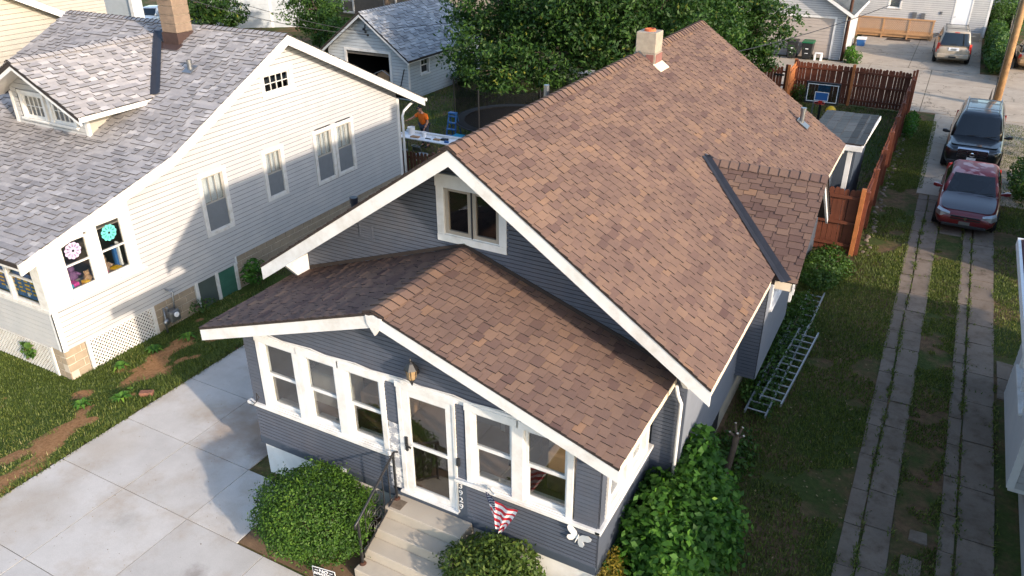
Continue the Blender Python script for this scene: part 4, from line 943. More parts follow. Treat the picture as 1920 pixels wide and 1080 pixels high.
# ---- chimney and vent
chm = MB().box(-15.05, -14.42, 7.55, 8.15, 5.7, 6.28).build('chimney', 'chimney_tar', W_)
for k in range(4):
    z = 6.28+k*.24
    MB().box(-15.03, -14.44, 7.57, 8.13, z+.006, z+.234).build('block', 'chimney_block', chm, bevel=.008)
MB().box(-15.0, -14.47, 7.6, 8.1, 6.28, 7.2).build('mortar_bed', 'mortar', chm)
MB().box(-15.13, -14.34, 7.47, 8.23, 7.24, 7.36).build('crown', 'chimney_block', chm, bevel=.02)
MB().prism([(-15.2, 7.33, 5.845), (-14.3, 7.33, 5.845), (-14.3, 7.6, 5.975), (-15.2, 7.6, 5.975)], (0, 0, .02)).build('flashing', 'chimney_tar', chm)
vt = MB(); vt.tube([(-13.19, 6.77, 5.45), (-13.19, 6.77, 5.82)], .07, 10); vt.build('vent_pipe', 'galvanised', W_)
MB().prism([(-13.36, 6.6, 5.485), (-13.02, 6.6, 5.485), (-13.02, 6.9, 5.632), (-13.36, 6.9, 5.632)], (0, 0, .022)).build('vent_boot', 'galvanised', W_)
# ---- paper flowers on the porch panes, toys behind them
def flower(cy, cz, m, lab):
    t = thing('paper_flower', lab, 'decoration', (WX-.02, cy, cz), 'paper flowers in the porch windows'); x = WX-.018
    for k in range(11):
        a = 2*math.pi*k/11; u = Vector((0, math.cos(a), math.sin(a))); v = Vector((0, -math.sin(a), math.cos(a))); c = Vector((x, cy, cz))
        MB().prism([c+u*.05-v*.02, c+u*.13-v*.052, c+u*.185-v*.042, c+u*.205, c+u*.185+v*.042, c+u*.13+v*.052, c+u*.05+v*.02], (.004, 0, 0)).build('petal', m, t)
    MB().lathe((x+.002, cy, cz), [(.085, 0), (.085, .008)], 14, axis=(1, 0, 0)).build('disc', m, t); MB().lathe((x+.002, cy, cz), [(.032, 0), (.032, .014)], 12, axis=(1, 0, 0)).build('centre', 'dark_metal', t)
flower(1.30, 2.72, 'lilac_paper', 'lilac paper flower stuck in the left porch window'); flower(2.25, 2.80, 'turquoise_paper', 'turquoise paper flower stuck in the right porch window')
def toy(nm, lab, cat, y, z, sz, m, shape='box', x=-11.95):
    b = MB()
    if shape == 'box':
        b.hexa([(x-sz[0], y-sz[1], z), (x+sz[0], y-sz[1]*.9, z), (x+sz[0]*.9, y+sz[1], z), (x-sz[0], y+sz[1], z), (x-sz[0], y-sz[1], z+sz[2]), (x+sz[0], y-sz[1], z+sz[2]*.92), (x+sz[0], y+sz[1], z+sz[2]), (x-sz[0], y+sz[1], z+sz[2])])
        return tag(b.build(nm, m, bevel=.01), lab, cat, 'toys behind the porch windows')
    t = thing(nm, lab, cat, (x, y, z), 'toys behind the porch windows'); r = sz[0]
    MB().lathe((x, y, z), [(r*.3, 0), (r*.9, r*.25), (r, r*.8), (r*.75, r*1.5), (r*.3, r*1.8)], 12).build('body', m, t, smooth=True)
    MB().lathe((x+.01, y, z+r*1.6), [(r*.2, 0), (r*.62, r*.3), (r*.66, r*.7), (r*.35, r*1.15), (r*.1, r*1.2)], 12).build('head', m, t, smooth=True)
    for s in (-1, 1):
        MB().lathe((x, y+s*r*.5, z+r*2.5), [(r*.1, 0), (r*.24, r*.12), (r*.1, r*.3)], 8).build('ear', m, t, smooth=True); MB().tube([(x+.02, y+s*r*.7, z+r*1.3), (x+r*.8, y+s*r*1.1, z+r*.8)], r*.25, 7).build('arm', m, t, smooth=True)
    return t
toy('toy_shelf', 'low shelf of toys behind the porch windows', 'shelf', 1.8, 1.50, (.28, .95, .22), 'interior_light', 'box', -11.95)
toy('toy_bin', 'pink toy bin at the left of the porch window', 'bin', 1.25, 1.73, (.12, .14, .10), 'pink_plastic')
toy('toy_bin', 'teal toy bin in the left corner of the porch window', 'bin', 1.08, 1.73, (.11, .09, .16), 'teal_plastic', 'box', -11.8)
toy('toy_box', 'pink play set below the turquoise flower', 'toy', 2.05, 1.73, (.1, .13, .09), 'pink_plastic')
toy('toy_box', 'orange toy tray at the right of the porch window', 'toy', 2.38, 1.73, (.1, .11, .06), 'yellow_plastic', 'box', -11.85)
toy('board_game', 'blue upright game box at the right of the porch window', 'box', 2.5, 1.75, (.05, .04, .55), 'blue_plastic')
toy('board_game', 'white upright game box beside the blue one', 'box', 2.58, 1.75, (.05, .025, .62), 'white_plastic', 'box', -11.9)
toy('plush_bear', 'brown plush bear behind the right porch pane', 'plush toy', 2.14, 1.76, (.14,), 'plush', 's')
toy('plush_rabbit', 'dark plum plush animal behind the left porch pane', 'plush toy', 1.42, 1.80, (.13,), 'plum', 's', -12.1)
toy('plush_bear', 'small kraft brown plush bear between the panes', 'plush toy', 1.62, 1.74, (.10,), 'kraft', 's', -11.85)
toy('toy_ball', 'red plush toy below the lilac flower', 'plush toy', 1.10, 1.9, (.07,), 'red_plastic', 's', -12.0)
toy('toy_box', 'yellow toy bucket under the left porch pane', 'toy', 1.5, 1.74, (.08, .07, .1), 'yellow_plastic', 'box', -11.75)
toy('toy_box', 'lilac toy box behind the meeting rail', 'toy', 1.35, 2.05, (.08, .12, .12), 'lilac_paper', 'box', -12.25)
pst = thing('window_poster', 'blue poster with yellow lines in the front porch windows', 'poster', (-12.9, .5, 1.7))
MB().box(-13.75, -11.95, .52, .53, 1.66, 2.3).build('sheet', 'poster_blue', pst)
for k in range(4):
    for q in range(7): MB().box(-13.65+q*.24, -13.65+q*.24+random.uniform(.1, .2), .512, .52, 2.08-k*.10+.0, 2.12-k*.10).build('line', 'yellow_plastic', pst)
for x in (-13.2, -12.4): MB().lathe((x, .515, 1.76), [(.05, 0), (.05, .006)], 10, axis=(0, -1, 0)).build('emblem', 'white_plastic', pst)
# ---- gas meter
gm = thing('gas_meter', 'grey gas meter with bent pipes beside the lattice panel', 'gas meter', (-11.32, 3.2, -.25))
MB().box(-11.47, -11.22, 3.1, 3.4, -.02, .30).build('case', 'galvanised', gm, bevel=.05); MB().lathe((-11.21, 3.25, .2), [(.07, 0), (.07, .03), (.05, .035)], 14, axis=(1, 0, 0)).build('dial', 'white_plastic', gm)
MB().tube([(-11.36, 3.14, .28), (-11.36, 3.14, .42), (-11.36, 3.02, .44), (-11.36, 3.0, -.25)], .024, 8).build('pipe', 'galvanised', gm, smooth=True); MB().tube([(-11.36, 3.34, .28), (-11.36, 3.36, .46), (-11.38, 3.40, .74), (-11.52, 3.3, .82)], .022, 8).build('pipe', 'galvanised', gm, smooth=True)
MB().lathe((-11.33, 3.02, .05), [(.02, -.06), (.09, -.03), (.1, .01), (.05, .05)], 14, axis=(1, .2, .1)).build('regulator', 'galvanised', gm, smooth=True)
# ================================================================== houses farther left
def simple_house(name, lab, x0, x1, y0, y1, ze, zr, axis, wm, rm, ov=.4, loc=None, sid=.16, faces=('x1', 'y0'), wins=(), zb=-.3):
    t = thing(name, lab, 'house', ((x0+x1)/2, (y0+y1)/2, zb)); b = MB()
    xm, ym = (x0+x1)/2, (y0+y1)/2
    if axis == 'y': b.prism([(x0+.03, y0+.03, zb), (x1-.03, y0+.03, zb), (x1-.03, y0+.03, ze), (xm, y0+.03, zr-.1), (x0+.03, y0+.03, ze)], (0, y1-y0-.06, 0))
    else: b.prism([(x0+.03, y0+.03, zb), (x0+.03, y1-.03, zb), (x0+.03, y1-.03, ze), (x0+.03, ym, zr-.1), (x0+.03, y0+.03, ze)], (x1-x0-.06, 0, 0))
    wl = b.build('wall', wm, t); s = (zr-ze)/((x1-x0)/2 if axis == 'y' else (y1-y0)/2)
    def sp(lo, hi, mid, gab):
        return (lambda z: (lo, hi) if (not gab or z < ze) else (mid-max(.01, (zr-.1-z)/s), mid+max(.01, (zr-.1-z)/s)))
    for f in faces:
        if f == 'x1': siding(wl, Frame((x1, 0, 0), (0, 1, 0), (1, 0, 0)), zb+.4, zr-.2 if axis == 'x' else ze, sid, sp(y0, y1, ym, axis == 'x'), [], wm)
        if f == 'y0': siding(wl, Frame((0, y0, 0), (1, 0, 0), (0, -1, 0)), zb+.4, zr-.2 if axis == 'y' else ze, sid, sp(x0, x1, xm, axis == 'y'), [], wm)
    o = ov
    if axis == 'y':
        pts = [(x0-o, ze-o*s+.12), (xm, zr+.12), (x1+o, ze-o*s+.12)]
        r = MB().prism([(h, y0-o, z) for h, z in pts]+[(h, y0-o, z-.12) for h, z in reversed(pts)], (0, y1-y0+2*o, 0)).build('roof', rm, t); rake(r, pts, y0-o-.03, y0-o-.004, .2); rake(r, pts, y1+o+.004, y1+o+.03, .2)
    else:
        pts = [(y0-o, ze-o*s+.12), (ym, zr+.12), (y1+o, ze-o*s+.12)]
        r = MB().prism([(x0-o, h, z) for h, z in pts]+[(x0-o, h, z-.12) for h, z in reversed(pts)], (x1-x0+2*o, 0, 0)).build('roof', rm, t); rake(r, pts, x1+o+.004, x1+o+.04, .24, 'white_trim', 'x')
    return t, r, pts, s
t, r, pts, s = simple_house('neighbour_house', 'cream clapboard gable house left of the white house, cut off by the frame', -31, -22.95, -2.0, 11.2, 5.2, 8.5, 'x', 'cream_siding', 'shingle_flat' if 'shingle_flat' in M else 'grey_metal_roof', faces=('x1',))
t, r, pts, s = simple_house('neighbour_house', 'tall cream clapboard house behind the grey roof ridge', -42, -33.4, 13.0, 19, 7.2, 9.5, 'y', 'cream_siding', 'grey_metal_roof', faces=('x1', 'y0'))
t, r, pts, s = simple_house('neighbour_house', 'grey green clapboard house with white corner beyond the ridge', -52, -40.5, 26, 26.7, 5.5, 7.5, 'y', 'pale_blue_siding', 'grey_metal_roof', faces=('y0',))
MB().box(-40.7, -40.4, 25.85, 26.0, 0, 5.4).build('corner_board', 'white_trim', t)
# ================================================================== garage with the open door
GA = thing('garage', 'pale blue clapboard garage with grey shingle roof and open door', 'garage', (-21.6, 28, -.1))
gx, gzr, ghx, gze, gy0, gy1 = -21.6, 4.22, 2.9, 2.08, 24.45, 32.2
gsl = (gzr-gze)/ghx
groof = MB().prism([(gx-ghx, gy0+.02, gze-.02), (gx, gy0+.02, gzr-.02), (gx+ghx, gy0+.02, gze-.02), (gx+ghx, gy0+.02, gze-.12), (gx, gy0+.02, gzr-.12), (gx-ghx, gy0+.02, gze-.12)], (0, gy1-gy0-.04, 0)).build('roof', 'roof_deck', GA)
gr = Roof(groof, 'shingle_garage', 60, 'shingle_shade_grey'); Lg = math.hypot(ghx, gzr-gze)
gr.slope((gx+ghx, gy0, gze-.012), (0, 1, 0), (-ghx, 0, gzr-gze), gy1-gy0, Lg, .17, .36, .5, lift=.02, gap=.004, step=.37, vspread=.3, teeth=True)
gr.slope((gx-ghx, gy0, gze-.012), (0, 1, 0), (ghx, 0, gzr-gze), gy1-gy0, Lg, .17, .36, .5, vis=False); gr.finish()
ridge_caps(groof, 'shingle_garage', (gx, gy0, gzr), (gx, gy1, gzr), gsl, gsl, (1, 0, 0), .22, .14)
rake(groof, [(gx-ghx, gze), (gx, gzr)], gy0+.03, gy0+.07, .2, 'pale_blue_siding', drop=.04); rake(groof, [(gx, gzr), (gx+ghx, gze)], gy0+.03, gy0+.07, .2, 'white_trim', drop=.04)
MB().box(gx+ghx-.05, gx+ghx-.01, gy0+.08, gy1-.05, gze-.16, gze-.035).build('eave_board', 'white_trim', groof)
GF = Frame((0, 24.9, 0), (1, 0, 0), (0, -1, 0)); GS = Frame((-19.05, 0, 0), (0, 1, 0), (1, 0, 0))
gwl = MB().box(-24.1, -19.2, 31.8, 31.9, -.1, 2.0).build('wall', 'pale_blue_siding', GA)
siding(gwl, GF, -.1, gzr-.15, .16, lambda z: (max(-24.15, gx-(gzr-.12-z)/gsl), min(-19.05, gx+(gzr-.12-z)/gsl)), [(-22.95, -20.2, -.2, 2.2)], 'pale_blue_siding')
siding(gwl, GS, -.1, 2.1, .16, lambda z: (24.9, 31.9), [(25.95, 26.75, 1.05, 2.0)], 'pale_blue_siding')
MB().box(-24.2, -24.12, 24.95, 31.9, -.1, 2.1).build('side_wall', 'pale_blue_siding', GA)
MB().fbox(GS, 24.87, 24.99, -.02, .03, -.1, 2.1).build('corner_board', 'white_trim', GA)
for (a, c) in ((-23.08, -22.95), (-20.2, -20.07)): MB().fbox(GF, a, c, -.06, .035, -.1, 2.2).build('door_trim', 'white_trim', GA)
MB().fbox(GF, -23.08, -20.07, -.06, .037, 2.2, 2.34).build('door_trim', 'white_trim', GA)
od = MB().hexa([(-22.93, 24.98, 2.02), (-20.22, 24.98, 2.02), (-20.22, 25.02, 2.02), (-22.93, 25.02, 2.02), (-22.93, 24.98, 2.19), (-20.22, 24.98, 2.19), (-20.22, 25.02, 2.19), (-22.93, 25.02, 2.19)]).build('raised_door', 'grey_wood', GA)
window(GA, GS, 26.0, 26.7, 1.1, 1.95, .09, munt=1, munt_rows=1, glass='pane')
room(GA, -24.05, -19.15, 25.05, 31.7, -.08, 2.3, 'glass_dark_room', 'concrete_old', skip=('y0',))
# clutter in and at the garage door
ins = thing('cable_bracket', 'dark service cable bracket on the garage gable', 'bracket', (gx+.1, 24.8, 3.2))
MB().tube([(gx+.05, 24.86, 3.55), (gx+.1, 24.75, 3.3), (gx+.2, 24.7, 3.2)], .03, 6).build('arm', 'black_iron', ins)
for k in range(3): MB().lathe((gx+.05+.12*k, 24.72, 3.3-.14*k), [(.03, 0), (.06, .03), (.06, .08), (.03, .11)], 8).build('insulator', 'black_plastic', ins)
wh = thing('wheelbarrow', 'upturned wheelbarrow leaning in the open garage door', 'wheelbarrow', (-20.9, 25.3, 0))
MB().prism([(-21.25, 25.3, .55), (-20.65, 25.25, .55), (-20.5, 25.2, 1.0), (-20.9, 25.25, 1.2), (-21.35, 25.3, 1.0)], (0, .12, .05)).build('tray', 'kraft', wh)
MB().tube([(-21.35, 25.2, .4), (-21.45, 25.2, 1.05), (-20.9, 25.15, 1.28), (-20.4, 25.15, 1.02), (-20.55, 25.2, .3)], .02, 6).build('handle', 'aluminium', wh)
MB().lathe((-20.95, 25.15, .2), [(.17, 0), (.19, .03), (.17, .08)], 14, axis=(0, 1, 0)).build('wheel', 'rubber', wh)
bx = [('blue_barrel', 'blue plastic barrel inside the open garage', 'barrel', -21.1, 26.5, .28, .85, 'blue_plastic'), ('storage_bin', 'pale storage bin at the back of the open garage', 'bin', -22.2, 27.2, .35, .5, 'kraft')]
for nm, lb, ct, x, y, rr, hh, m in bx: tag(MB().lathe((x, y, -.05), [(rr*.9, 0), (rr, .1), (rr*1.02, hh*.5), (rr, hh*.9), (rr*.92, hh)], 16).build(nm, m), lb, ct)
tag(MB().tube([(-19.6, 24.6, .0), (-19.25, 24.82, 1.55)], .03, 6).build('leaning_pole', 'black_plastic'), 'dark pole leaning on the garage corner', 'pole')
# ================================================================== white garage by the alley
GB = thing('garage', 'white clapboard garage with tan overhead door by the alley', 'garage', (-4.2, 48.5, 0))
FG = Frame((0, 45.55, 0), (1, 0, 0), (0, -1, 0)); FGS = Frame((-1.1, 0, 0), (0, 1, 0), (1, 0, 0))
bx0, bx1, bzr, bze = -7.4, -1.1, 4.9, 2.75; bxm = (bx0+bx1)/2; bs = (bzr-bze)/((bx1-bx0)/2+.45)
bwl = MB().box(bx0+.05, bx1-.06, 46.4, 51.9, 0, 2.6).build('wall', 'white_siding', GB)
siding(bwl, FG, .0, bzr-.15, .13, lambda z: (max(bx0, bxm-(bzr-.1-z)/bs), min(bx1, bxm+(bzr-.1-z)/bs)), [(-6.5, -1.72, -.1, 2.42)], 'white_siding')
siding(bwl, FGS, .0, 2.7, .13, lambda z: (45.55, 52), [], 'white_siding')
pts = [(bx0-.45, bze), (bxm, bzr), (bx1+.45, bze)]
broof = MB().prism([(h, 45.15, z) for h, z in pts]+[(h, 45.15, z-.1) for h, z in reversed(pts)], (0, 7.3, 0)).build('roof', 'grey_metal_roof', GB)
k = MB(); Lb = math.hypot(bx1+.45-bxm, bzr-bze)
gsr = Roof(broof, 'shingle_slate', 20); gsr.slope((bx1+.45, 45.15, bze+.012), (0, 1, 0), (-(bx1+.45-bxm), 0, bzr-bze), 7.3, Lb, .3, 1.1, .2, lift=.02); gsr.finish()
rake(broof, pts, 45.1, 45.14, .2)
MB().tube([(bx1+.48, 45.12, bze-.08), (bx1+.48, 52.4, bze-.08)], .07, 8).build('gutter', 'white_trim', broof); MB().tube([(bx1+.45, 45.4, bze-.1), (bx1+.1, 45.5, bze-.35), (bx1+.06, 45.5, .1)], .05, 8).build('downspout', 'white_trim', GB)
for z in range(12): MB().fbox(FG, -6.5, -1.72, -.1, -.04, .02+z*.2, .02+z*.2+.19).build('door_panel', 'garage_door', GB, bevel=.006)
MB().fbox(FG, -1.72, -1.6, -.06, .03, 0, 2.5).build('door_trim', 'white_trim', GB); MB().fbox(FG, -6.6, -1.6, -.06, .032, 2.42, 2.54).build('door_trim', 'white_trim', GB)
text_part('house_number', '3932', .26, FG, -4.0, -.03, 2.22, 'white_trim', GB)
def wheelie(x, y, m, lid, lab, rz):
    t = thing('wheelie_bin', lab, 'bin', (0, 0, 0))
    MB().loft([[(-.24, -.26, .06), (.24, -.26, .06), (.24, .28, .06), (-.24, .28, .06)], [(-.3, -.34, .55), (.3, -.34, .55), (.3, .36, .55), (-.3, .36, .55)], [(-.33, -.38, 1.02), (.33, -.38, 1.02), (.33, .40, 1.02), (-.33, .40, 1.02)]]).build('body', m, t, bevel=.03)
    MB().loft([[(-.36, -.42, 1.02), (.36, -.42, 1.02), (.36, .44, 1.02), (-.36, .44, 1.02)], [(-.34, -.38, 1.10), (.34, -.38, 1.10), (.34, .42, 1.14), (-.34, .42, 1.14)]]).build('lid', lid, t, bevel=.025)
    MB().tube([(-.3, .47, 1.0), (.3, .47, 1.0)], .02, 8).build('handle', m, t)
    for s in (-1, 1): MB().lathe((s*.3, .3, .13), [(.13, -.03), (.13, .03)], 14, axis=(1, 0, 0)).build('wheel', 'rubber', t)
    MB().box(-.09, .09, -.385, -.375, .66, .71).build('marking', 'white_plastic', t); MB().box(-.1, .1, -.375, -.365, .4, .43).build('marking', 'white_plastic', t)
    return place(t, (x, y, 0), rz)
b1 = wheelie(-3.85, 44.85, 'black_plastic', 'black_plastic', 'black wheelie bin with black lid at the tan garage door', .1)
MB().lathe((.335, -.1, .85), [(.08, 0), (.08, .01)], 14, axis=(1, 0, -.1)).build('sticker', 'white_plastic', b1).matrix_parent_inverse = Matrix.Identity(4)
wheelie(-2.95, 44.95, 'black_plastic', 'green_plastic', 'dark wheelie bin with green lid at the tan garage door', 0)
ss = thing('step_stool', 'small white plastic step stool beside the green lidded bin', 'stool', (-2.25, 44.95, 0))
MB().box(-2.47, -2.03, 44.75, 45.1, .40, .46).build('top', 'white_plastic', ss, bevel=.02)
for x in (-2.43, -2.07): MB().hexa([(x-.05, 44.72, 0), (x+.05, 44.72, 0), (x+.05, 45.12, 0), (x-.05, 45.12, 0), (x-.04, 44.78, .4), (x+.04, 44.78, .4), (x+.04, 45.08, .4), (x-.04, 45.08, .4)]).build('leg', 'white_plastic', ss)
# lamp pole at the garage corner
tag(MB().tube([(-.92, 45.35, -.2), (-.90, 45.36, 4), (-.86, 45.4, 8.2)], [.10, .09, .08], 10).build('street_pole', 'rust_iron', smooth=True), 'thin dark brown pole at the corner of the white garage', 'pole')
# ================================================================== white house across the alley with lattice deck
HB = thing('alley_house', 'white clapboard house with a pale back door across the alley', 'house', (2.6, 60, 0))
FH = Frame((0, 57, 0), (1, 0, 0), (0, -1, 0))
hwl = MB().box(-6, 6.7, 57.1, 64, 0, 5.5).build('wall', 'white_siding', HB)
siding(hwl, FH, .3, 5.5, .14, lambda z: (-2.6, 6.72), [(4.5, 5.62, .3, 2.75), (.28, 1.12, 1.75, 3.0)], 'white_siding')
FHX = Frame((6.72, 0, 0), (0, 1, 0), (1, 0, 0)); siding(hwl, FHX, .3, 5.5, .16, lambda z: (57, 64), [], 'white_siding')
MB().fbox(FH, 6.6, 6.74, -.02, .03, .2, 5.5).build('corner_board', 'white_trim', hwl)
dd = MB().fbox(FH, 4.6, 5.52, -.03, .012, .42, 2.65).build('door', 'white_plastic', HB); MB().fbox(FH, 4.5, 4.6, -.03, .035, .4, 2.75).build('casing', 'white_trim', dd); MB().fbox(FH, 5.52, 5.62, -.03, .035, .4, 2.75).build('casing', 'white_trim', dd); MB().fbox(FH, 4.5, 5.62, -.03, .036, 2.65, 2.77).build('casing', 'white_trim', dd)
MB().tube([FH.p(4.68, .02, 1.45), FH.p(4.68, .07, 1.45)], .03, 8).build('handle', 'chrome', dd)
window(HB, FH, .35, 1.05, 1.8, 2.95, .1, glass='pane_dim')
MB().box(-7, 7.2, 56.4, 64.5, 5.5, 5.62).build('eave', 'white_trim', HB)
MB().prism([(-7.2, 56.3, 5.63), (7.3, 56.3, 5.63), (7.3, 60.5, 8), (-7.2, 60.5, 8)], (0, 0, .1)).build('roof', 'grey_metal_roof', HB)
MB().fbox(FH, 2.0, 2.25, 0, .12, 1.2, 1.6).build('meter_box', 'galvanised', HB); MB().fbox(FH, 2.55, 2.8, 0, .12, 1.15, 1.55).build('meter_box', 'galvanised', HB); MB().fbox(FH, 3.7, 3.85, 0, .06, 1.55, 1.75).build('outlet', 'galvanised', HB)
MB().tube([(-.4, 56.93, .6), (-.4, 56.93, 5.4)], .03, 6).build('conduit', 'galvanised', HB) if False else None
MB().box(6.0, 6.5, 56.2, 56.6, .0, .55).build('step', 'concrete_alley', HB)
DK = thing('wooden_deck', 'low wooden deck with lattice railing behind the white garage', 'deck', (1.3, 55.8, 0))
y0 = 55.2
MB().box(-1.4, 3.6, y0, 56.9, .1, .3).build('platform', 'deck_wood', DK)
for x in (-1.3, .35, 2.0, 3.5): MB().box(x-.05, x+.05, y0-.06, y0+.04, .0, 1.35).build('post', 'deck_wood', DK)
MB().box(-1.4, 3.6, y0-.08, y0+.06, 1.3, 1.38).build('rail', 'deck_wood', DK); MB().box(-1.4, 3.6, y0-.07, y0-.01, .28, .42).build('rail', 'deck_wood', DK)
lat = MB()
for s in (-1, 1):
    for k_ in range(-7, 38):
        a = -1.35+k_*.13; L_ = .88; lo_, hi_ = max(0, (-1.35-a)/1), min(L_, 3.55-a)
        if hi_-lo_ > .05: lat.bar((a+lo_, y0+(.012 if s > 0 else -.002), .42+(lo_ if s > 0 else L_-lo_)), (a+hi_, y0+(.012 if s > 0 else -.002), .42+(hi_ if s > 0 else L_-hi_)), .045, .01, (0, 1, 0))
lat.build('lattice', 'deck_wood', DK, kind='stuff')
tag(MB().box(.8, 2.3, 54.3, 55.05, .003, .02).build('door_mat', 'black_plastic'), 'dark mat lying in front of the wooden deck', 'mat')
cb = thing('cooler', 'blue cooler with white lid by the garage side wall', 'cooler', (-.55, 51.3, 0))
MB().loft([[(-.75, 51.05, 0), (-.3, 51.05, 0), (-.3, 51.45, 0), (-.75, 51.45, 0)], [(-.8, 51, .42), (-.25, 51, .42), (-.25, 51.5, .42), (-.8, 51.5, .42)]]).build('body', 'blue_plastic', cb, bevel=.02)
MB().box(-.83, -.22, 50.97, 51.53, .42, .55).build('lid', 'white_plastic', cb, bevel=.03); MB().tube([(-.8, 51.25, .36), (-.86, 51.2, .2), (-.24, 51.0, .3)], .015, 6).build('handle', 'white_plastic', cb)
# ================================================================== red-brown board fence
picket_h = 1.85
def picket_mesh(w_, h_, t_):
    b = MB(); b.prism([(-w_/2, 0, 0), (w_/2, 0, 0), (w_/2, 0, h_-.05), (w_/2-.035, 0, h_), (-w_/2+.035, 0, h_), (-w_/2, 0, h_-.05)], (0, t_, 0)); return b
def fence_run(t, p, q, h=picket_h, sp=.148, m='fence_wood', posts=True, pm='fence_wood', rails=True, side=1, lean=0, post_every=2.4, wave=0.):
    p, q = Vector(p), Vector(q); L = (q-p).length; d = (q-p).normalized(); a = math.atan2(d.y, d.x); n_ = Vector((-d.y, d.x, 0))*side
    me = picket_mesh(.138, h, .018).mesh('picket'); me.materials.append(M[m]); k = 0
    cnt = int(L/sp)
    for k in range(cnt):
        c = p+d*(sp*(k+.5)); o = bpy.data.objects.new('picket', me); COL.objects.link(o); o.parent = t; o.matrix_parent_inverse = Matrix.Translation(-t.location)
        o.location = (c.x, c.y, random.uniform(-.03, .0)+.03+wave*math.sin(k*sp*math.pi/post_every)**2); o.rotation_euler = (random.uniform(-.006, .006), random.uniform(-.008, .008), a); o.scale = (1, 1, random.uniform(.985, 1.01))
    if rails:
        for z in (.28, .98, h-.22): MB().bar(p+n_*.04+Vector((0, 0, z)), q+n_*.04+Vector((0, 0, z)), .045, .09).build('rail', m, t)
    if posts:
        np_ = max(1, round(L/post_every))
        for k in range(np_+1):
            c = p+d*(L*k/np_)+n_*.10; MB().box(c.x-.05, c.x+.05, c.y-.05, c.y+.05, -.1, h+.1).build('post', pm, t)
            MB().hexa([(c.x-.065, c.y-.065, h+.1), (c.x+.065, c.y-.065, h+.1), (c.x+.065, c.y+.065, h+.1), (c.x-.065, c.y+.065, h+.1), (c.x-.03, c.y-.03, h+.135), (c.x+.03, c.y-.03, h+.135), (c.x+.03, c.y+.03, h+.135), (c.x-.03, c.y+.03, h+.135)]).build('post_cap', pm, t)
FB = thing('board_fence', 'reddish brown board fence across the back of the yard', 'fence', (1, 34.2, 0))
fence_run(FB, (-1.78, 34.45, 0), (3.62, 34.25, 0), side=-1, post_every=2.7)
fence_run(FB, (-9.4, 32.75, 0), (-2.0, 32.75, 0), side=1)
fence_run(FB, (-1.80, 32.8, 0), (-1.80, 34.5, 0), m='fence_wood_lit', side=-1, posts=False)
for (x, y) in ((-1.86, 32.72), (-1.86, 34.4), (.95, 34.2)): MB().box(x-.06, x+.06, y-.06, y+.06, 0, 2.0).build('post', 'fence_wood_lit', FB)
MB().box(-2.5, -2.05, 32.66, 32.74, 1.45, 1.53).build('latch', 'black_iron', FB)
FS2 = thing('board_fence', 'reddish brown board fence with outside posts along the driveway', 'fence', (3.6, 25, 0))
fence_run(FS2, (3.58, 15.75, 0), (3.64, 34.2, 0), side=-1, wave=-.10, h=1.9)
FG2 = thing('fence_gate', 'short red brown fence panel with rails facing the ladders', 'gate', (3.1, 15.7, 0))
fence_run(FG2, (2.45, 15.72, 0), (3.5, 15.72, 0), side=-1, posts=False, h=2.0)
for (x, y) in ((3.56, 15.64),): MB().box(x-.06, x+.06, y-.06, y+.06, 0, 2.12).build('post', 'fence_wood_lit', FG2)
rb = MB()
for y in np.arange(15.9, 34, .17):
    r_ = random.uniform(.025, .085); rb.lathe((3.88+random.gauss(0, .07), y+random.uniform(-.1, .1), -.03), [(r_, 0), (r_*1.1, r_*.4), (r_*.7, r_*.8), (r_*.2, r_*.95)], 6)
ro = rb.build('rubble_edging', 'concrete_old', kind='stuff'); ro['label'] = 'rough grey rubble along the foot of the driveway fence'; ro['category'] = 'rubble'
# ---- back porch lean-to
BP = thing('lean_to', 'small back porch with slate grey shingle roof and white post', 'lean-to', (2.4, 20, 0))
rp_ = MB().prism([(1.5, 17.2, 2.86), (3.12, 17.2, 2.86), (3.22, 21.5, 2.74), (1.5, 21.5, 2.74)], (0, 0, .06)).build('roof', 'roof_deck', BP)
bpr = Roof(rp_, 'shingle_slate', 60); bpr.slope((3.0, 17.22, 2.925), (0, 1, -.0255), (-1, 0, .0), 4.25, 1.5, .3, .42, .15, lift=.02, step=.5); bpr.slope((3.2, 17.2, 2.93), (0, 1, -.0255), (-1, 0, 0), 4.3, .55, .28, .3, .1, lift=.026, vmean=.05, vspread=.05); bpr.finish()
MB().box(2.3, 3.18, 17.12, 17.19, 2.74, 2.9).build('fascia', 'white_trim', rp_); MB().prism([(3.13, 17.2, 2.8), (3.17, 17.2, 2.8), (3.27, 21.55, 2.68), (3.23, 21.55, 2.68)], (0, 0, .12)).build('fascia', 'white_trim', rp_)
MB().box(2.78, 2.92, 17.2, 17.32, 0, 2.86).build('post', 'white_trim', BP)
MB().box(1.55, 2.45, 14.4, 21.3, 0, 2.7).build('wall', 'navy_board', BP); MB().box(2.46, 2.98, 17.6, 21.3, 0, 2.7).build('wall', 'navy_board', BP)
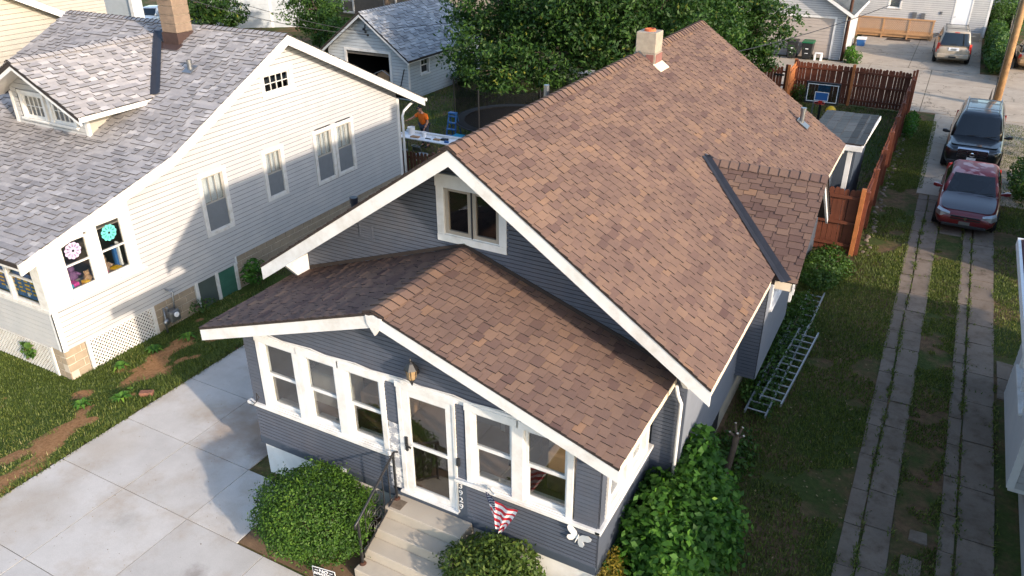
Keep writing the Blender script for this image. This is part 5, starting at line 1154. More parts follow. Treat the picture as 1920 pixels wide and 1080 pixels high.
# ---- basketball hoop
BH = thing('basketball_hoop', 'basketball hoop with clear backboard in front of the board fence', 'basketball hoop', (.2, 30, 0))
yb = 30.0
b = MB(); 
for (x0, x1, z0, z1) in ((-.55, .93, .95, 1.02), (-.55, .93, 1.84, 1.91), (-.55, -.48, 1.02, 1.84), (.86, .93, 1.02, 1.84)): b.box(x0, x1, yb-.03, yb+.03, z0, z1)
b.build('backboard_frame', 'black_plastic', BH)
b = MB()
for (x0, x1, z0, z1) in ((-.47, .85, 1.03, 1.06), (-.47, .85, 1.80, 1.83), (-.47, -.44, 1.06, 1.80), (.82, .85, 1.06, 1.80)): b.box(x0, x1, yb-.034, yb-.026, z0, z1)
b.build('border_line', 'white_plastic', BH)
MB().box(-.48, .86, yb-.01, yb+.01, 1.02, 1.84).build('backboard', 'backboard', BH)
b = MB()
for (x0, x1, z0, z1) in ((-.12, .48, 1.08, 1.11), (-.12, .48, 1.45, 1.48), (-.12, -.09, 1.11, 1.45), (.45, .48, 1.11, 1.45)): b.box(x0, x1, yb-.02, yb-.011, z0, z1)
b.build('target_square', 'white_plastic', BH); MB().box(-.09, .45, yb-.018, yb-.012, 1.11, 1.45).build('target_panel', 'blue_plastic', BH); MB().box(-.02, .5, yb+.012, yb+.016, 1.5, 1.78).build('target_panel', 'teal_plastic', BH)
MB().tube([(.18+.23*math.cos(a), yb-.3+.23*math.sin(a), 1.05) for a in np.linspace(0, 2*math.pi, 25)], .012, 6).build('rim', 'red_plastic', BH); MB().box(.1, .26, yb-.1, yb-.03, .98, 1.1).build('rim_bracket', 'red_plastic', BH)
MB().bar((.18, yb+.2, -.02), (.18, yb+.08, 1.6), .1, .1, (0, 1, 0)).build('pole', 'black_iron', BH); MB().bar((-.02, yb-.9, 0), (.0, yb-.95, 1.25), .06, .06, (0, 1, 0)).build('support', 'galvanised', BH)
tag(MB().lathe((.72, 29.6, .55), [(.02, 0), (.12, .03), (.2, .11), (.23, .22), (.2, .33), (.12, .42), (.02, .45)], 16).build('yellow_ball', 'yellow_plastic', smooth=True), 'yellow round ball hanging below the backboard', 'ball')
tag(MB().tube([(.72, 29.6, 0), (.72, 29.6, .56)], .02, 6).build('ball_post', 'black_iron'), 'thin post under the yellow ball', 'post')
# ---- utility pole, wires
UP = thing('utility_pole', 'weathered round wooden utility pole beside the alley', 'utility pole', (7.45, 37.4, 0))
MB().tube([(7.47, 37.4, -.3), (7.44, 37.4, 4), (7.35, 37.4, 10.5)], [.17, .16, .13], 14).build('shaft', 'pole_wood', UP, smooth=True)
MB().bar((6.4, 37.4, 9.8), (8.4, 37.4, 9.8), .1, .12).build('cross_arm', 'pole_wood', UP); MB().tube([(7.27, 37.3, 0), (7.25, 37.3, 2.6), (7.18, 37.3, 9)], .03, 6).build('conduit', 'black_plastic', UP)
tag(MB().hexa([(7.05, 37.2, 0), (7.2, 37.15, 0), (7.22, 37.4, 0), (7.08, 37.42, 0), (7.1, 37.2, .75), (7.14, 37.2, .9), (7.15, 37.3, .8), (7.11, 37.3, .7)]).build('broken_post', 'grey_wood'), 'broken grey wooden post stub at the foot of the utility pole', 'post')
def wire(lab, p, q, sag, r=.014):
    p, q = Vector(p), Vector(q); tag(MB().tube([p.lerp(q, t)-Vector((0, 0, sag*4*t*(1-t))) for t in np.linspace(0, 1, 25)], r, 5).build('service_wire', 'black_plastic'), lab, 'wire')
wire('upper service wire from the utility pole to the garage gable', (7.35, 37.4, 9.6), (-21.5, 24.75, 3.3), 1.0)
wire('lower service wire from the utility pole to the bungalow', (7.3, 37.4, 8.2), (-1.7, 14.9, 5.4), .8)
wire('thin wire running down to the left from the garage gable', (-21.4, 24.75, 3.2), (-27, 17, 6.5), .3)
wire('thin wire beside it over the open garage door', (-21.3, 24.72, 3.1), (-26.6, 16, 6.2), .4)
# ---- trampoline
TR = thing('trampoline', 'round black trampoline with net poles under the big tree', 'trampoline', (-11.3, 21.6, 0)); tc_ = Vector((-11.3, 21.6, 0)); TRr = 2.5
def ringm(r0, r1, z0, z1, n=40):
    b = MB(); vs = []
    for r, z in ((r0, z0), (r1, z0), (r1, z1), (r0, z1)): vs += [tc_+Vector((r*math.cos(2*math.pi*k/n), r*math.sin(2*math.pi*k/n), z)) for k in range(n)]
    return b.add(vs, [(i*n+k, i*n+(k+1) % n, ((i+1) % 4)*n+(k+1) % n, ((i+1) % 4)*n+k) for i in range(4) for k in range(n)])
ringm(TRr-.42, TRr, .80, .84).build('pad', 'dark_metal', TR); MB().lathe(tc_+Vector((0, 0, .78)), [(.05, 0), (TRr-.4, 0), (TRr-.4, .008), (.05, .008)], 40).build('mat', 'black_cloth', TR)
for k in range(6):
    a = math.pi*k/3+.45; c = tc_+Vector((TRr*math.cos(a), TRr*math.sin(a), 0)); MB().tube([c+Vector((0, 0, -.02)), c+Vector((0, 0, 2.6))], .03, 8).build('pole', 'black_iron', TR)
nt_ = MB(); n_ = 48
nt_.add([tc_+Vector((TRr*.97*math.cos(2*math.pi*k/n_), TRr*.97*math.sin(2*math.pi*k/n_), z)) for z in (.84, 2.5) for k in range(n_)], [(k, (k+1) % n_, n_+(k+1) % n_, n_+k) for k in range(n_)]); nt_.build('net', 'net', TR)
# ---- work table with clutter, chairs, tools
TB = thing('folding_table', 'long white folding table covered with tools in the back yard', 'table', (-13.1, 17.8, 0))
MB().box(-14.55, -11.75, 17.35, 18.1, .70, .745).build('top', 'white_plastic', TB, bevel=.01)
for (x, y) in ((-14.35, 17.45), (-14.35, 18.0), (-11.95, 17.45), (-11.95, 18.0)): MB().tube([(x, y, -.05), (x, y, .7)], .018, 6).build('leg', 'galvanised', TB)
tag(MB().box(-14.4, -11.0, 18.02, 18.16, .747, .83).build('trim_board', 'white_trim'), 'long white trim board lying along the back of the work table', 'board')
def bucket(x, y, z, r, h, m, nm, lab, cat):
    t = thing(nm, lab, cat, (x, y, z)); MB().lathe((x, y, z), [(r*.85, 0), (r, h), (r*.93, h), (r*.8, .02)], 16).build('body', m, t, smooth=False); MB().tube([(x-r, y, z+h), (x-r*.5, y-r*.6, z+h*.7), (x+r*.5, y-r*.6, z+h*.7), (x+r, y, z+h)], .008, 5).build('handle', 'galvanised', t)
bucket(-14.0, 17.85, .746, .16, .3, 'white_plastic', 'paint_bucket', 'white paint bucket on the left of the work table', 'bucket'); bucket(-13.35, 17.8, .746, .11, .2, 'white_plastic', 'paint_can', 'smaller white paint can in the middle of the work table', 'can')
cl = [('paint_tray', 'kraft coloured tray on the work table', 'tray', -13.6, 17.55, .2, .12, .05, 'kraft'), ('scraper', 'dark scraper tool on the work table', 'tool', -13.0, 17.6, .14, .04, .03, 'black_plastic'), ('rag', 'brown rag on the right of the work table', 'rag', -12.6, 17.65, .16, .1, .05, 'kraft'), ('drill_case', 'black drill case on the work table', 'case', -12.3, 17.75, .15, .1, .08, 'black_plastic'), ('caulk_tube', 'white caulk tube near the table edge', 'tube', -12.9, 17.9, .12, .03, .05, 'white_plastic'), ('blue_clamp', 'blue clamp at the right end of the work table', 'clamp', -12.05, 17.5, .1, .05, .08, 'blue_plastic'), ('tape_roll', 'small brown tape roll on the left end of the work table', 'tape', -14.4, 17.6, .06, .06, .05, 'kraft')]
for nm, lb, ct, x, y, a, c, h, m in cl:
    tag(MB().hexa([(x-a, y-c, .747), (x+a, y-c*.8, .747), (x+a*.9, y+c, .747), (x-a, y+c*.9, .747), (x-a*.9, y-c*.9, .747+h), (x+a*.8, y-c*.8, .747+h), (x+a*.85, y+c*.8, .747+h*.9), (x-a*.9, y+c*.8, .747+h)]).build(nm, m, bevel=.01), lb, ct)
def fchair(x, y, rz, lab):
    t = thing('folding_chair', lab, 'chair', (0, 0, 0), 'folding chairs by the work table')
    MB().box(-.21, .21, -.2, .2, .42, .45).build('seat', 'galvanised', t, bevel=.02)
    MB().hexa([(-.2, -.25, .62), (.2, -.25, .62), (.2, -.22, .62), (-.2, -.22, .62), (-.18, -.31, .82), (.18, -.31, .82), (.18, -.28, .82), (-.18, -.28, .82)]).build('backrest', 'galvanised', t, bevel=.015)
    for s in (-1, 1):
        MB().tube([(s*.22, .25, 0), (s*.22, -.2, .5), (s*.21, -.3, .84), (s*.1, -.32, .88)], .014, 6).build('leg', 'galvanised', t); MB().tube([(s*.2, -.28, 0), (s*.2, .16, .43)], .014, 6).build('leg', 'galvanised', t)
    MB().tube([(-.1, -.32, .88), (.1, -.32, .88)], .014, 6).build('top_rail', 'galvanised', t)
    return place(t, (x, y, -.03), rz)
fchair(-13.75, 16.75, .15, 'grey folding chair at the left end of the work table'); fchair(-12.75, 16.7, -.1, 'grey folding chair in front of the middle of the work table')
SL = thing('step_ladder', 'blue step ladder standing beside the man in the orange shirt', 'ladder', (-13.3, 19.9, 0))
for s in (-1, 1): MB().bar((-13.3+s*.24, 19.7, 0), (-13.3+s*.17, 19.95, 1.2), .06, .03).build('stile', 'blue_plastic', SL); MB().bar((-13.3+s*.24, 20.3, 0), (-13.3+s*.17, 20.0, 1.2), .04, .03).build('stile', 'blue_plastic', SL)
for k in range(4): MB().box(-13.3-.23+k*.015, -13.3+.23-k*.015, 19.68+.062*k, 19.82+.062*k, .25+.27*k, .29+.27*k).build('step', 'blue_plastic', SL)
MB().box(-13.49, -13.11, 19.88, 20.08, 1.18, 1.24).build('top', 'blue_plastic', SL)
CO = thing('cooler', 'turquoise cooler on the grass behind the work table', 'cooler', (-12.5, 19.3, 0))
MB().box(-12.85, -12.2, 19.1, 19.5, 0, .42).build('body', 'teal_plastic', CO, bevel=.03); MB().box(-12.87, -12.18, 19.08, 19.52, .42, .5).build('lid', 'teal_plastic', CO, bevel=.02)
RC = thing('red_tool_bag', 'red tool bag on the grass next to the turquoise cooler', 'bag', (-11.7, 19.2, 0))
MB().loft([[(-12.0, 19.0, 0), (-11.5, 19.0, 0), (-11.5, 19.3, 0), (-12.0, 19.3, 0)], [(-11.98, 19.02, .4), (-11.52, 19.02, .35), (-11.52, 19.28, .35), (-11.98, 19.28, .4)], [(-11.95, 19.1, .62), (-11.7, 19.1, .5), (-11.7, 19.2, .5), (-11.95, 19.2, .62)]]).build('body', 'red_plastic', RC, bevel=.03); MB().tube([(-11.95, 19.15, .58), (-11.8, 19.15, .75), (-11.7, 19.15, .5)], .015, 6).build('handle', 'black_cloth', RC)
PF = thing('picket_fence', 'short brown picket fence between the white house and the bungalow', 'fence', (-11.6, 15.2, 0))
me = picket_mesh(.12, 1.15, .02).mesh('picket'); me.materials.append(M['picket_brown'])
for k in range(22):
    o = bpy.data.objects.new('picket', me); COL.objects.link(o); o.parent = PF; o.matrix_parent_inverse = Matrix.Translation(-PF.location); o.location = (-13.0+k*.165, 15.2, -.12+random.uniform(-.02, .02)); o.rotation_euler = (0, random.uniform(-.02, .02), 0)
for z in (.2, .75): MB().box(-13.1, -9.4, 15.22, 15.27, z, z+.08).build('rail', 'picket_brown', PF)
for x in (-13.1, -11.2, -9.4): MB().box(x-.05, x+.05, 15.23, 15.33, -.2, 1.1).build('post', 'picket_brown', PF)
tag(MB().prism([(-11.35, 15.6, .7), (-11.0, 15.55, .65), (-11.1, 15.5, 1.25)], (0, .03, 0)).build('plywood_offcut', 'deck_wood'), 'triangular plywood offcut leaning behind the picket fence', 'board')
# ---- person at the table
def skin_body(name, verts, edges, radii, m, parent, sub=2, root=0):
    me = bpy.data.meshes.new(name); me.from_pydata(verts, edges, []); o = bpy.data.objects.new(name, me); COL.objects.link(o)
    md = o.modifiers.new('skin', 'SKIN'); md.use_smooth_shade = True
    sv = me.skin_vertices[0].data
    for i, r_ in enumerate(radii): sv[i].radius = r_ if hasattr(r_, '__len__') else (r_, r_); sv[i].use_root = (i == root)
    s_ = o.modifiers.new('sub', 'SUBSURF'); s_.levels = sub; s_.render_levels = sub; me.materials.append(M[m])
    dg = bpy.context.evaluated_depsgraph_get(); me2 = bpy.data.meshes.new_from_object(o.evaluated_get(dg)); bpy.data.objects.remove(o); me2.materials.clear(); me2.materials.append(M[m])
    return link(name, me2, parent, smooth=True)
PE = thing('person', 'person in orange shirt and black cap reaching over the work table', 'person', (0, 0, 0))
# local frame: faces -y; leaning forward a little, right arm (viewer's left) stretched out
V = [(0, 0, .95), (0, -.03, 1.12), (0, -.08, 1.32), (0, -.12, 1.45), (0, -.17, 1.55), (0, -.22, 1.66),
     (-.10, .0, .90), (-.12, -.02, .50), (-.13, .02, .09), (-.13, -.12, .04), (.10, .0, .90), (.13, -.01, .50), (.14, .04, .09), (.15, -.10, .04),
     (-.20, -.11, 1.40), (-.42, -.22, 1.22), (-.62, -.36, 1.12), (.20, -.11, 1.40), (.28, -.10, 1.12), (.24, -.25, .90)]
E_ = [(0, 1), (1, 2), (2, 3), (3, 4), (4, 5), (0, 6), (6, 7), (7, 8), (8, 9), (0, 10), (10, 11), (11, 12), (12, 13), (2, 14), (14, 15), (15, 16), (2, 17), (17, 18), (18, 19)]
Rr_ = [.155, .145, .165, .085, .058, .05, .10, .07, .045, .04, .10, .07, .045, .04, .075, .05, .035, .075, .05, .035]
skin_body('body', V, E_, Rr_, 'skin', PE)
skin_body('trousers', [V[0], V[6], V[7], (V[8][0], V[8][1], .12), V[10], V[11], (V[12][0], V[12][1], .12)], [(0, 1), (1, 2), (2, 3), (0, 4), (4, 5), (5, 6)], [.168, .115, .088, .07, .115, .088, .07], 'denim', PE)
skin_body('shirt', [(0, .0, .93), V[1], V[2], (0, -.11, 1.44), (-.21, -.11, 1.395), (-.35, -.185, 1.28), (.21, -.11, 1.395), (.265, -.105, 1.2)], [(0, 1), (1, 2), (2, 3), (2, 4), (4, 5), (2, 6), (6, 7)], [(.175, .175), .172, .188, .10, .09, .085, .09, .085], 'orange_cloth', PE)
hd = MB(); hc = Vector((0, -.25, 1.68))
rings = []
for k, (r_, z) in enumerate(((.035, -.125), (.06, -.105), (.072, -.06), (.078, 0), (.08, .04), (.07, .085), (.035, .115))):
    rings.append([hc+Vector((r_*math.cos(a), r_*1.2*math.sin(a)-(.012 if (abs(a-3*math.pi/2) < .3 and k == 2) else 0), z)) for a in np.linspace(0, 2*math.pi, 17)[:-1]])
hd.loft(rings); head = hd.build('head', 'skin', PE, smooth=True, sub=1)
MB().hexa([hc+Vector((-.012, -.11, -.035)), hc+Vector((.012, -.11, -.035)), hc+Vector((.012, -.085, -.035)), hc+Vector((-.012, -.085, -.035)), hc+Vector((-.006, -.095, .01)), hc+Vector((.006, -.095, .01)), hc+Vector((.006, -.085, .01)), hc+Vector((-.006, -.085, .01))]).build('nose', 'skin', head, bevel=.004)
for s in (-1, 1): MB().lathe(hc+Vector((s*.028, -.088, .01)), [(.004, 0), (.009, .004), (.004, .008)], 8, axis=(0, -1, 0)).build('eye', 'black_cloth', head); MB().lathe(hc+Vector((s*.076, -.0, 0)), [(.02, 0), (.026, .008), (.012, .014)], 8, axis=(s, 0, 0)).build('ear', 'skin', head)
MB().box(hc.x-.022, hc.x+.022, hc.y-.085, hc.y-.075, hc.z-.072, hc.z-.064).build('mouth', 'terracotta', head)
cp = MB(); cp.lathe(hc+Vector((0, .01, .03)), [(.092, 0), (.094, .035), (.08, .08), (.04, .105), (.005, .112)], 16); cp.build('cap', 'black_cloth', PE, smooth=True)
MB().prism([hc+Vector(v) for v in ((-.075, -.07, .035), (.075, -.07, .035), (.06, -.18, .02), (0, -.2, .018), (-.06, -.18, .02))], (0, 0, .008)).build('cap_brim', 'black_cloth', PE)
for (wr_, dr_) in ((Vector(V[16]), Vector((-.75, -.5, -.35)).normalized()), (Vector(V[19]), Vector((-.1, -.6, -.75)).normalized())):
    sd = dr_.cross(Vector((0, 0, 1))).normalized(); up = sd.cross(dr_)
    ch_ = [(wr_, .03), (wr_+dr_*.05, .036), (wr_+dr_*.09, .032)]; vs_ = [c for c, _ in ch_]; es = [(0, 1), (1, 2)]; rr = [(r_, r_*.7) for _, r_ in ch_]
    skin_body('palm', vs_, es, rr, 'skin', PE, 1)
    for k, o_ in enumerate((-.026, -.009, .009, .026)):
        L_ = (.065, .078, .073, .055)[k]; b0 = wr_+dr_*.085+sd*o_; MB().tube([b0, b0+dr_*L_*.5-up*.006, b0+dr_*L_*.85-up*.03], [.009, .0085, .007], 6).build('finger', 'skin', PE, smooth=True)
    b0 = wr_+dr_*.03+sd*.03; MB().tube([b0, b0+dr_*.03+sd*.03-up*.01, b0+dr_*.06+sd*.035-up*.02], [.011, .010, .008], 6).build('thumb', 'skin', PE, smooth=True)
place(PE, (-13.95, 18.75, -.02), R_(-8))
for sx__ in (-1, 1): o = MB().loft([[(sx__*.135-.05, -.2, 0), (sx__*.135+.05, -.2, 0), (sx__*.135+.05, .1, 0), (sx__*.135-.05, .1, 0)], [(sx__*.135-.045, -.18, .06), (sx__*.135+.045, -.18, .06), (sx__*.135+.045, .09, .1), (sx__*.135-.045, .09, .1)]]).build('shoe', 'black_plastic', PE, bevel=.02); o.matrix_parent_inverse = Matrix.Identity(4)
# ================================================================== vehicles
def car(name, lab, cat, L, Wd, Hh, kind, body_m, roof_m=None, hood_m=None, glass='car_glass', rails=False, grille='chrome', rear_view=False):
    """local: nose at -y, wheels on z=0"""
    t = thing(name, lab, cat, (0, 0, 0)); hw = Wd/2; suv = kind == 'suv'
    roof_m = roof_m or body_m; hood_m = hood_m or body_m
    yn, yt = -L/2, L/2
    zb = .26 if suv else .20; belt = 1.08 if suv else .93; hood = 1.10 if suv else .86; nose = .98 if suv else .66
    cowl = yn+L*(.27 if suv else .30); rear0 = yt-(.12 if suv else .72)
    tail = 1.12 if suv else .97
    # body shell: stations from nose to tail, each ring is right-left symmetric
    S = [(yn, .70, zb+.14, nose-.16, nose-.06), (yn+.05, .82, zb+.06, nose-.08, nose), (yn+.22, .93, zb, nose+.0, nose+.06), (yn+.6, .985, zb, hood-.09, hood-.02), (cowl-.25, 1.0, zb, belt-.07, hood+.02), (cowl+.2, 1.0, zb, belt-.02, belt+.03),
         (0, 1.0, zb, belt, belt+.02), (yt-L*.28, 1.0, zb, belt+.02, belt+.03), (rear0-.1, .985, zb, tail-.04, tail+.0), (yt-.22, .95, zb+.03, tail-.06, tail-.02), (yt-.05, .88, zb+.10, tail-.14, tail-.07), (yt, .80, zb+.18, tail-.24, tail-.18)]
    rings = []
    for (y, k, z0, zs, zc) in S:
        w_ = hw*k; zm = z0+(zs-z0)*.5
        half = [(0, z0), (w_*.80, z0), (w_*.94, z0+.07), (w_, zm), (w_*.985, zs-.10), (w_*.92, zs), (w_*.62, zc-.008), (w_*.3, zc), ]
        pts = [(x, y, z) for x, z in half] + [(0, y, zc+.006)] + [(-x, y, z) for x, z in reversed(half[1:])]
        rings.append(pts)
    MB().loft(rings).build('body', body_m, t, smooth=True, sub=1)
    # hood panel, slightly proud
    hp = []
    for (y, k, z0, zs, zc) in S[2:5]:
        w_ = hw*k; hp.append([(-w_*.86, y+(.02 if y == S[2][0] else 0), zc-.002), (-w_*.45, y, zc+.012), (0, y, zc+.02), (w_*.45, y, zc+.012), (w_*.86, y+(.02 if y == S[2][0] else 0), zc-.002)])
    y_, k_ = cowl+.0, 1.0; hp.append([(-hw*.8, y_, belt+.02), (-hw*.45, y_, belt+.05), (0, y_, belt+.06), (hw*.45, y_, belt+.05), (hw*.8, y_, belt+.02)])
    MB().loft(hp, cap=False, closed=False).build('hood', hood_m, t, smooth=True, sub=1)
    # greenhouse
    if suv: gA, gB, gC, gD = cowl-.05, cowl+.62, yt-.42, yt-.14
    else: gA, gB, gC, gD = cowl-.1, cowl+.72, rear0-.62, rear0+.02
    zr = Hh; wb, wr_ = hw*.90, hw*.70
    lo = [(-wb, gA), (-wb*1.0, gB), (-wb*1.0, gC), (-wb*.93, gD), (wb*.93, gD), (wb*1.0, gC), (wb*1.0, gB), (wb, gA)]
    def lerp2(a, b, f): return a+(b-a)*f
    def gp(s, y0, y1, f):    # point on the side surface at height fraction f
        return (s*lerp2(wb, wr_, f), lerp2(y0, y1, f), lerp2(belt, zr-.05, f))
    ys_low = [gA, gA+.45, 0, gC, gD]; ys_hi = [gB, gB+.18, 0, gC-.12, gC]
    ringz = []
    for f in (0, .45, .85, 1.0):
        z = lerp2(belt-.02, zr-.03, f); w_ = lerp2(wb, wr_, f)-(.05 if f == 1 else 0); yA = lerp2(gA, gB, f)+(.06 if f == 1 else 0); yD = lerp2(gD, gC, f)-(.06 if f == 1 else 0)
        ringz.append([(-w_*.93, yA, z), (-w_, yA+.12, z), (-w_, (yA+yD)/2, z), (-w_, yD-.12, z), (-w_*.93, yD, z), (-w_*.4, yD+.03, z), (w_*.4, yD+.03, z), (w_*.93, yD, z), (w_, yD-.12, z), (w_, (yA+yD)/2, z), (w_, yA+.12, z), (w_*.93, yA, z), (w_*.4, yA-.05, z), (-w_*.4, yA-.05, z)])
    top = [(x*.8, lerp2((gB+gC)/2, y, .8), zr) for x, y, z in ringz[-1]]
    MB().loft(ringz+[top]).build('cabin', roof_m, t, smooth=True)
    e = .022
    def quadglass(pts, nrm, nm='side_window'):
        n = Vector(nrm).normalized()*e; MB().prism([Vector(p)+n for p in pts], Vector(nrm).normalized()*.006).build(nm, glass, t)
    # windshield and rear window as curved strips
    def strip(y0, y1, sgn, f0, f1, nm, inset=.9):
        b = MB(); rr = []
        for f in np.linspace(f0, f1, 5):
            z = lerp2(belt-.02, zr-.03, f); w_ = lerp2(wb, wr_, f)*inset; yy = lerp2(y0, y1, f)
            rr.append([(w_*c, yy+sgn*(-.02 if abs(c) > .9 else -.055 if abs(c) < .5 else -.045)*-1*-1 + sgn*.0, z) for c in np.linspace(-1, 1, 9)])
        b.loft(rr, cap=False, closed=False); return b.build(nm, glass, t, smooth=True)
    strip(gA-.004, gB-.004, 1, .06, .92, 'windshield'); strip(gD+.03, gC+.03, -1, .08 if suv else .06, .92, 'rear_window')
    for s in (-1, 1):
        cuts = ([(.10, .33), (.36, .62), (.65, .9)] if suv else [(.12, .5), (.53, .86)])
        for (c0, c1) in cuts:
            P = []
            for (c, f) in ((c0, .10), (c1, .10), (c1, .86), (c0, .86)):
                y = lerp2(lerp2(gA, gB, f)+.12, lerp2(gD, gC, f)-.1, c); x, _, z = gp(s, 0, 0, f); P.append((x, y, z))
            quadglass(P, (s, 0, .35))
        MB().loft([[(s*hw*.93, gA+.25, belt+.02), (s*hw*.93, gA+.31, belt+.02), (s*hw*.93, gA+.31, belt+.07), (s*hw*.93, gA+.25, belt+.07)], [(s*(hw+.1), gA+.2, belt+.02), (s*(hw+.1), gA+.34, belt+.02), (s*(hw+.1), gA+.34, belt+.15), (s*(hw+.1), gA+.2, belt+.15)], [(s*(hw+.22), gA+.24, belt+.04), (s*(hw+.22), gA+.34, belt+.04), (s*(hw+.22), gA+.34, belt+.14), (s*(hw+.22), gA+.24, belt+.14)]]).build('mirror', 'black_plastic' if suv and body_m != 'paint_tan' else body_m, t, bevel=.02)
        # wheels
        for yw in (yn+L*.185, yt-L*.19):
            r = .40 if suv else .33; c = Vector((s*(hw-.13), yw, r))
            MB().lathe((s*(hw-.06), yw, r), [(r*1.14, -.02), (r*1.14, .0)], 24, axis=(s, 0, 0)).build('wheel_arch', 'black_plastic', t)
            whl = MB().lathe(c, [(r*.72, -.1), (r*.95, -.1), (r, -.06), (r, .10), (r*.95, .14), (r*.68, .14), (r*.66, .09)], 24, axis=(s, 0, 0)).build('wheel', 'rubber', t)
            MB().lathe(c, [(r*.66, .06), (r*.66, .12), (r*.58, .10), (r*.2, .12), (r*.05, .14)], 20, axis=(s, 0, 0)).build('rim', 'aluminium', whl)
        if suv:
            MB().tube([(s*wr_*.86, gB+.1, zr-.0), (s*wr_*.86, gB+.2, zr+.05), (s*wr_*.86, gC-.2, zr+.05), (s*wr_*.86, gC-.1, zr)], .02, 6).build('roof_rail', 'aluminium' if rails else 'black_plastic', t)
            MB().box(s*hw*.93-.06, s*hw*.93+.06, yn+L*.3, yt-L*.3, .30, .36).build('running_board', 'aluminium', t, bevel=.01)
        hl = MB()
        zl0, zl1 = (nose-.30, nose-.06) if suv else (nose-.16, nose+.02)
        hl.loft([[(s*hw*.50, yn+.035, zl0+.03), (s*hw*.50, yn+.02, zl1-.03), (s*hw*.5, yn+.12, zl1), (s*hw*.5, yn+.14, zl0)], [(s*hw*.80, yn+.06, zl0+.01), (s*hw*.80, yn+.08, zl1), (s*hw*.78, yn+.25, zl1+.045), (s*hw*.8, yn+.26, zl0)], [(s*hw*.955, yn+.26, zl0+.04), (s*hw*.935, yn+.26, zl1), (s*hw*.90, yn+.42, zl1+.05), (s*hw*.94, yn+.42, zl0+.04)]]).build('headlight', 'aluminium' if not suv else 'lamp_lens', t, bevel=.015)
        z0_, z1_ = (tail-.42, tail+.12) if suv else (tail-.3, tail-.06)
        MB().loft([[(s*hw*.80, yt-.03, z0_), (s*hw*.965, yt-.16, z0_), (s*hw*.9, yt-.25, z0_)], [(s*hw*.80, yt-.06, z1_), (s*hw*.93, yt-.17, z1_), (s*hw*.86, yt-.27, z1_)]]).build('tail_light', 'red_plastic', t, bevel=.01)
        for yd in (.15,): MB().box(s*hw*1.0-.012, s*hw*1.0+.014, -.2, -.06, belt-.16, belt-.13).build('door_handle', body_m, t)
    # face
    if suv:
        gz0, gz1 = nose-.34, nose-.04; gw_ = hw*.50
        g = MB().box(-gw_, gw_, yn-.01, yn+.04, gz0, gz1).build('grille', 'black_plastic', t)
        for k in range(5): MB().box(-gw_, gw_, yn-.025, yn-.005, gz0+.02+k*.068, gz0+.045+k*.068).build('grille_bar', grille, g)
        for x in np.linspace(-gw_, gw_, 4): MB().box(x-.012, x+.012, yn-.024, yn-.004, gz0, gz1).build('grille_bar', grille, g)
        MB().prism([(-gw_-.02, yn-.02, gz1-.01), (gw_+.02, yn-.02, gz1-.01), (gw_+.02, yn+.05, gz1+.04), (-gw_-.02, yn+.05, gz1+.04)], (0, .01, .02)).build('grille_bar', grille, g)
        MB().lathe((0, yn-.03, gz0+.13), [(.075, 0), (.085, .012), (.06, .02), (.06, .004)], 20, axis=(0, -1, 0)).build('emblem', 'chrome', g)
        MB().box(-hw*.8, hw*.8, yn-.01, yn+.05, .34, .50).build('bumper_intake', 'black_plastic', t, bevel=.02)
    else:
        gz0, gz1 = nose-.17, nose-.05
        g = MB().box(-hw*.46, hw*.46, yn-.005, yn+.04, gz0, gz1).build('grille', 'black_plastic', t)
        MB().box(-hw*.46, hw*.46, yn-.02, yn+.0, (gz0+gz1)/2-.012, (gz0+gz1)/2+.012).build('grille_bar', body_m, g); MB().box(-.015, .015, yn-.02, yn+.0, gz0, gz1).build('grille_bar', body_m, g)
        MB().prism([(-.04, yn-.025, nose-.07), (.04, yn-.025, nose-.07), (.035, yn-.025, nose-.13), (0, yn-.025, nose-.16), (-.035, yn-.025, nose-.13)], (0, .01, 0)).build('emblem', 'chrome', g)
        MB().box(-hw*.7, hw*.7, yn+.0, yn+.05, .24, .34).build('bumper_intake', 'black_plastic', t, bevel=.02)
    MB().box(-.155, .155, yn-.022, yn+.0, nose-.42 if suv else nose-.31, nose-.30 if suv else nose-.21).build('licence_plate', 'white_plastic' if suv else 'galvanised', t) if not rear_view else None
    if rear_view:
        MB().box(-.28, .28, yt-.045, yt+.012, tail-.28, tail-.10).build('plate_recess', 'white_plastic', t, bevel=.01); MB().box(-.155, .155, yt+.0, yt+.02, tail-.25, tail-.14).build('licence_plate', 'aluminium', t)
        MB().box(-hw*.86, hw*.86, yt-.16, yt+.10, .42, .66).build('rear_bumper', body_m, t, bevel=.05); MB().box(-.2, .2, yt+.085, yt+.11, .44, .53).build('tow_hitch_cover', 'black_plastic', t)
        MB().box(-.13, .13, yt-.32, yt-.26, Hh-.08, Hh-.045).build('brake_light', 'red_plastic', t); MB().bar((-.1, yt-.06, belt+.13), (.25, yt-.04, belt+.11), .02, .02).build('wiper', 'black_plastic', t)
    else:
        for x in (-.35, .2): MB().bar((x, gA-.03, belt+.055), (x+.45, gA+.05, belt+.10), .015, .015).build('wiper', 'black_plastic', t)
    if suv:
        for y in (gB+.55, gC-.6): MB().bar((-wr_*.86, y, zr+.06), (wr_*.86, y, zr+.06), .05, .025).build('cross_bar', 'black_plastic' if not rails else 'aluminium', t)
    return t
c1 = car('red_sedan', 'dark red sedan with peeling roof parked nose first in the driveway', 'car', 4.85, 1.82, 1.46, 'sedan', 'paint_red', 'paint_red_roof', 'paint_hood')
place(c1, (6.5, 21.3, .01), R_(-1.5))
c2 = car('black_suv', 'black SUV with chrome grille parked behind the red sedan', 'suv', 5.15, 2.0, 1.90, 'suv', 'paint_black', rails=True)
place(c2, (6.55, 28.0, .01), R_(-2))
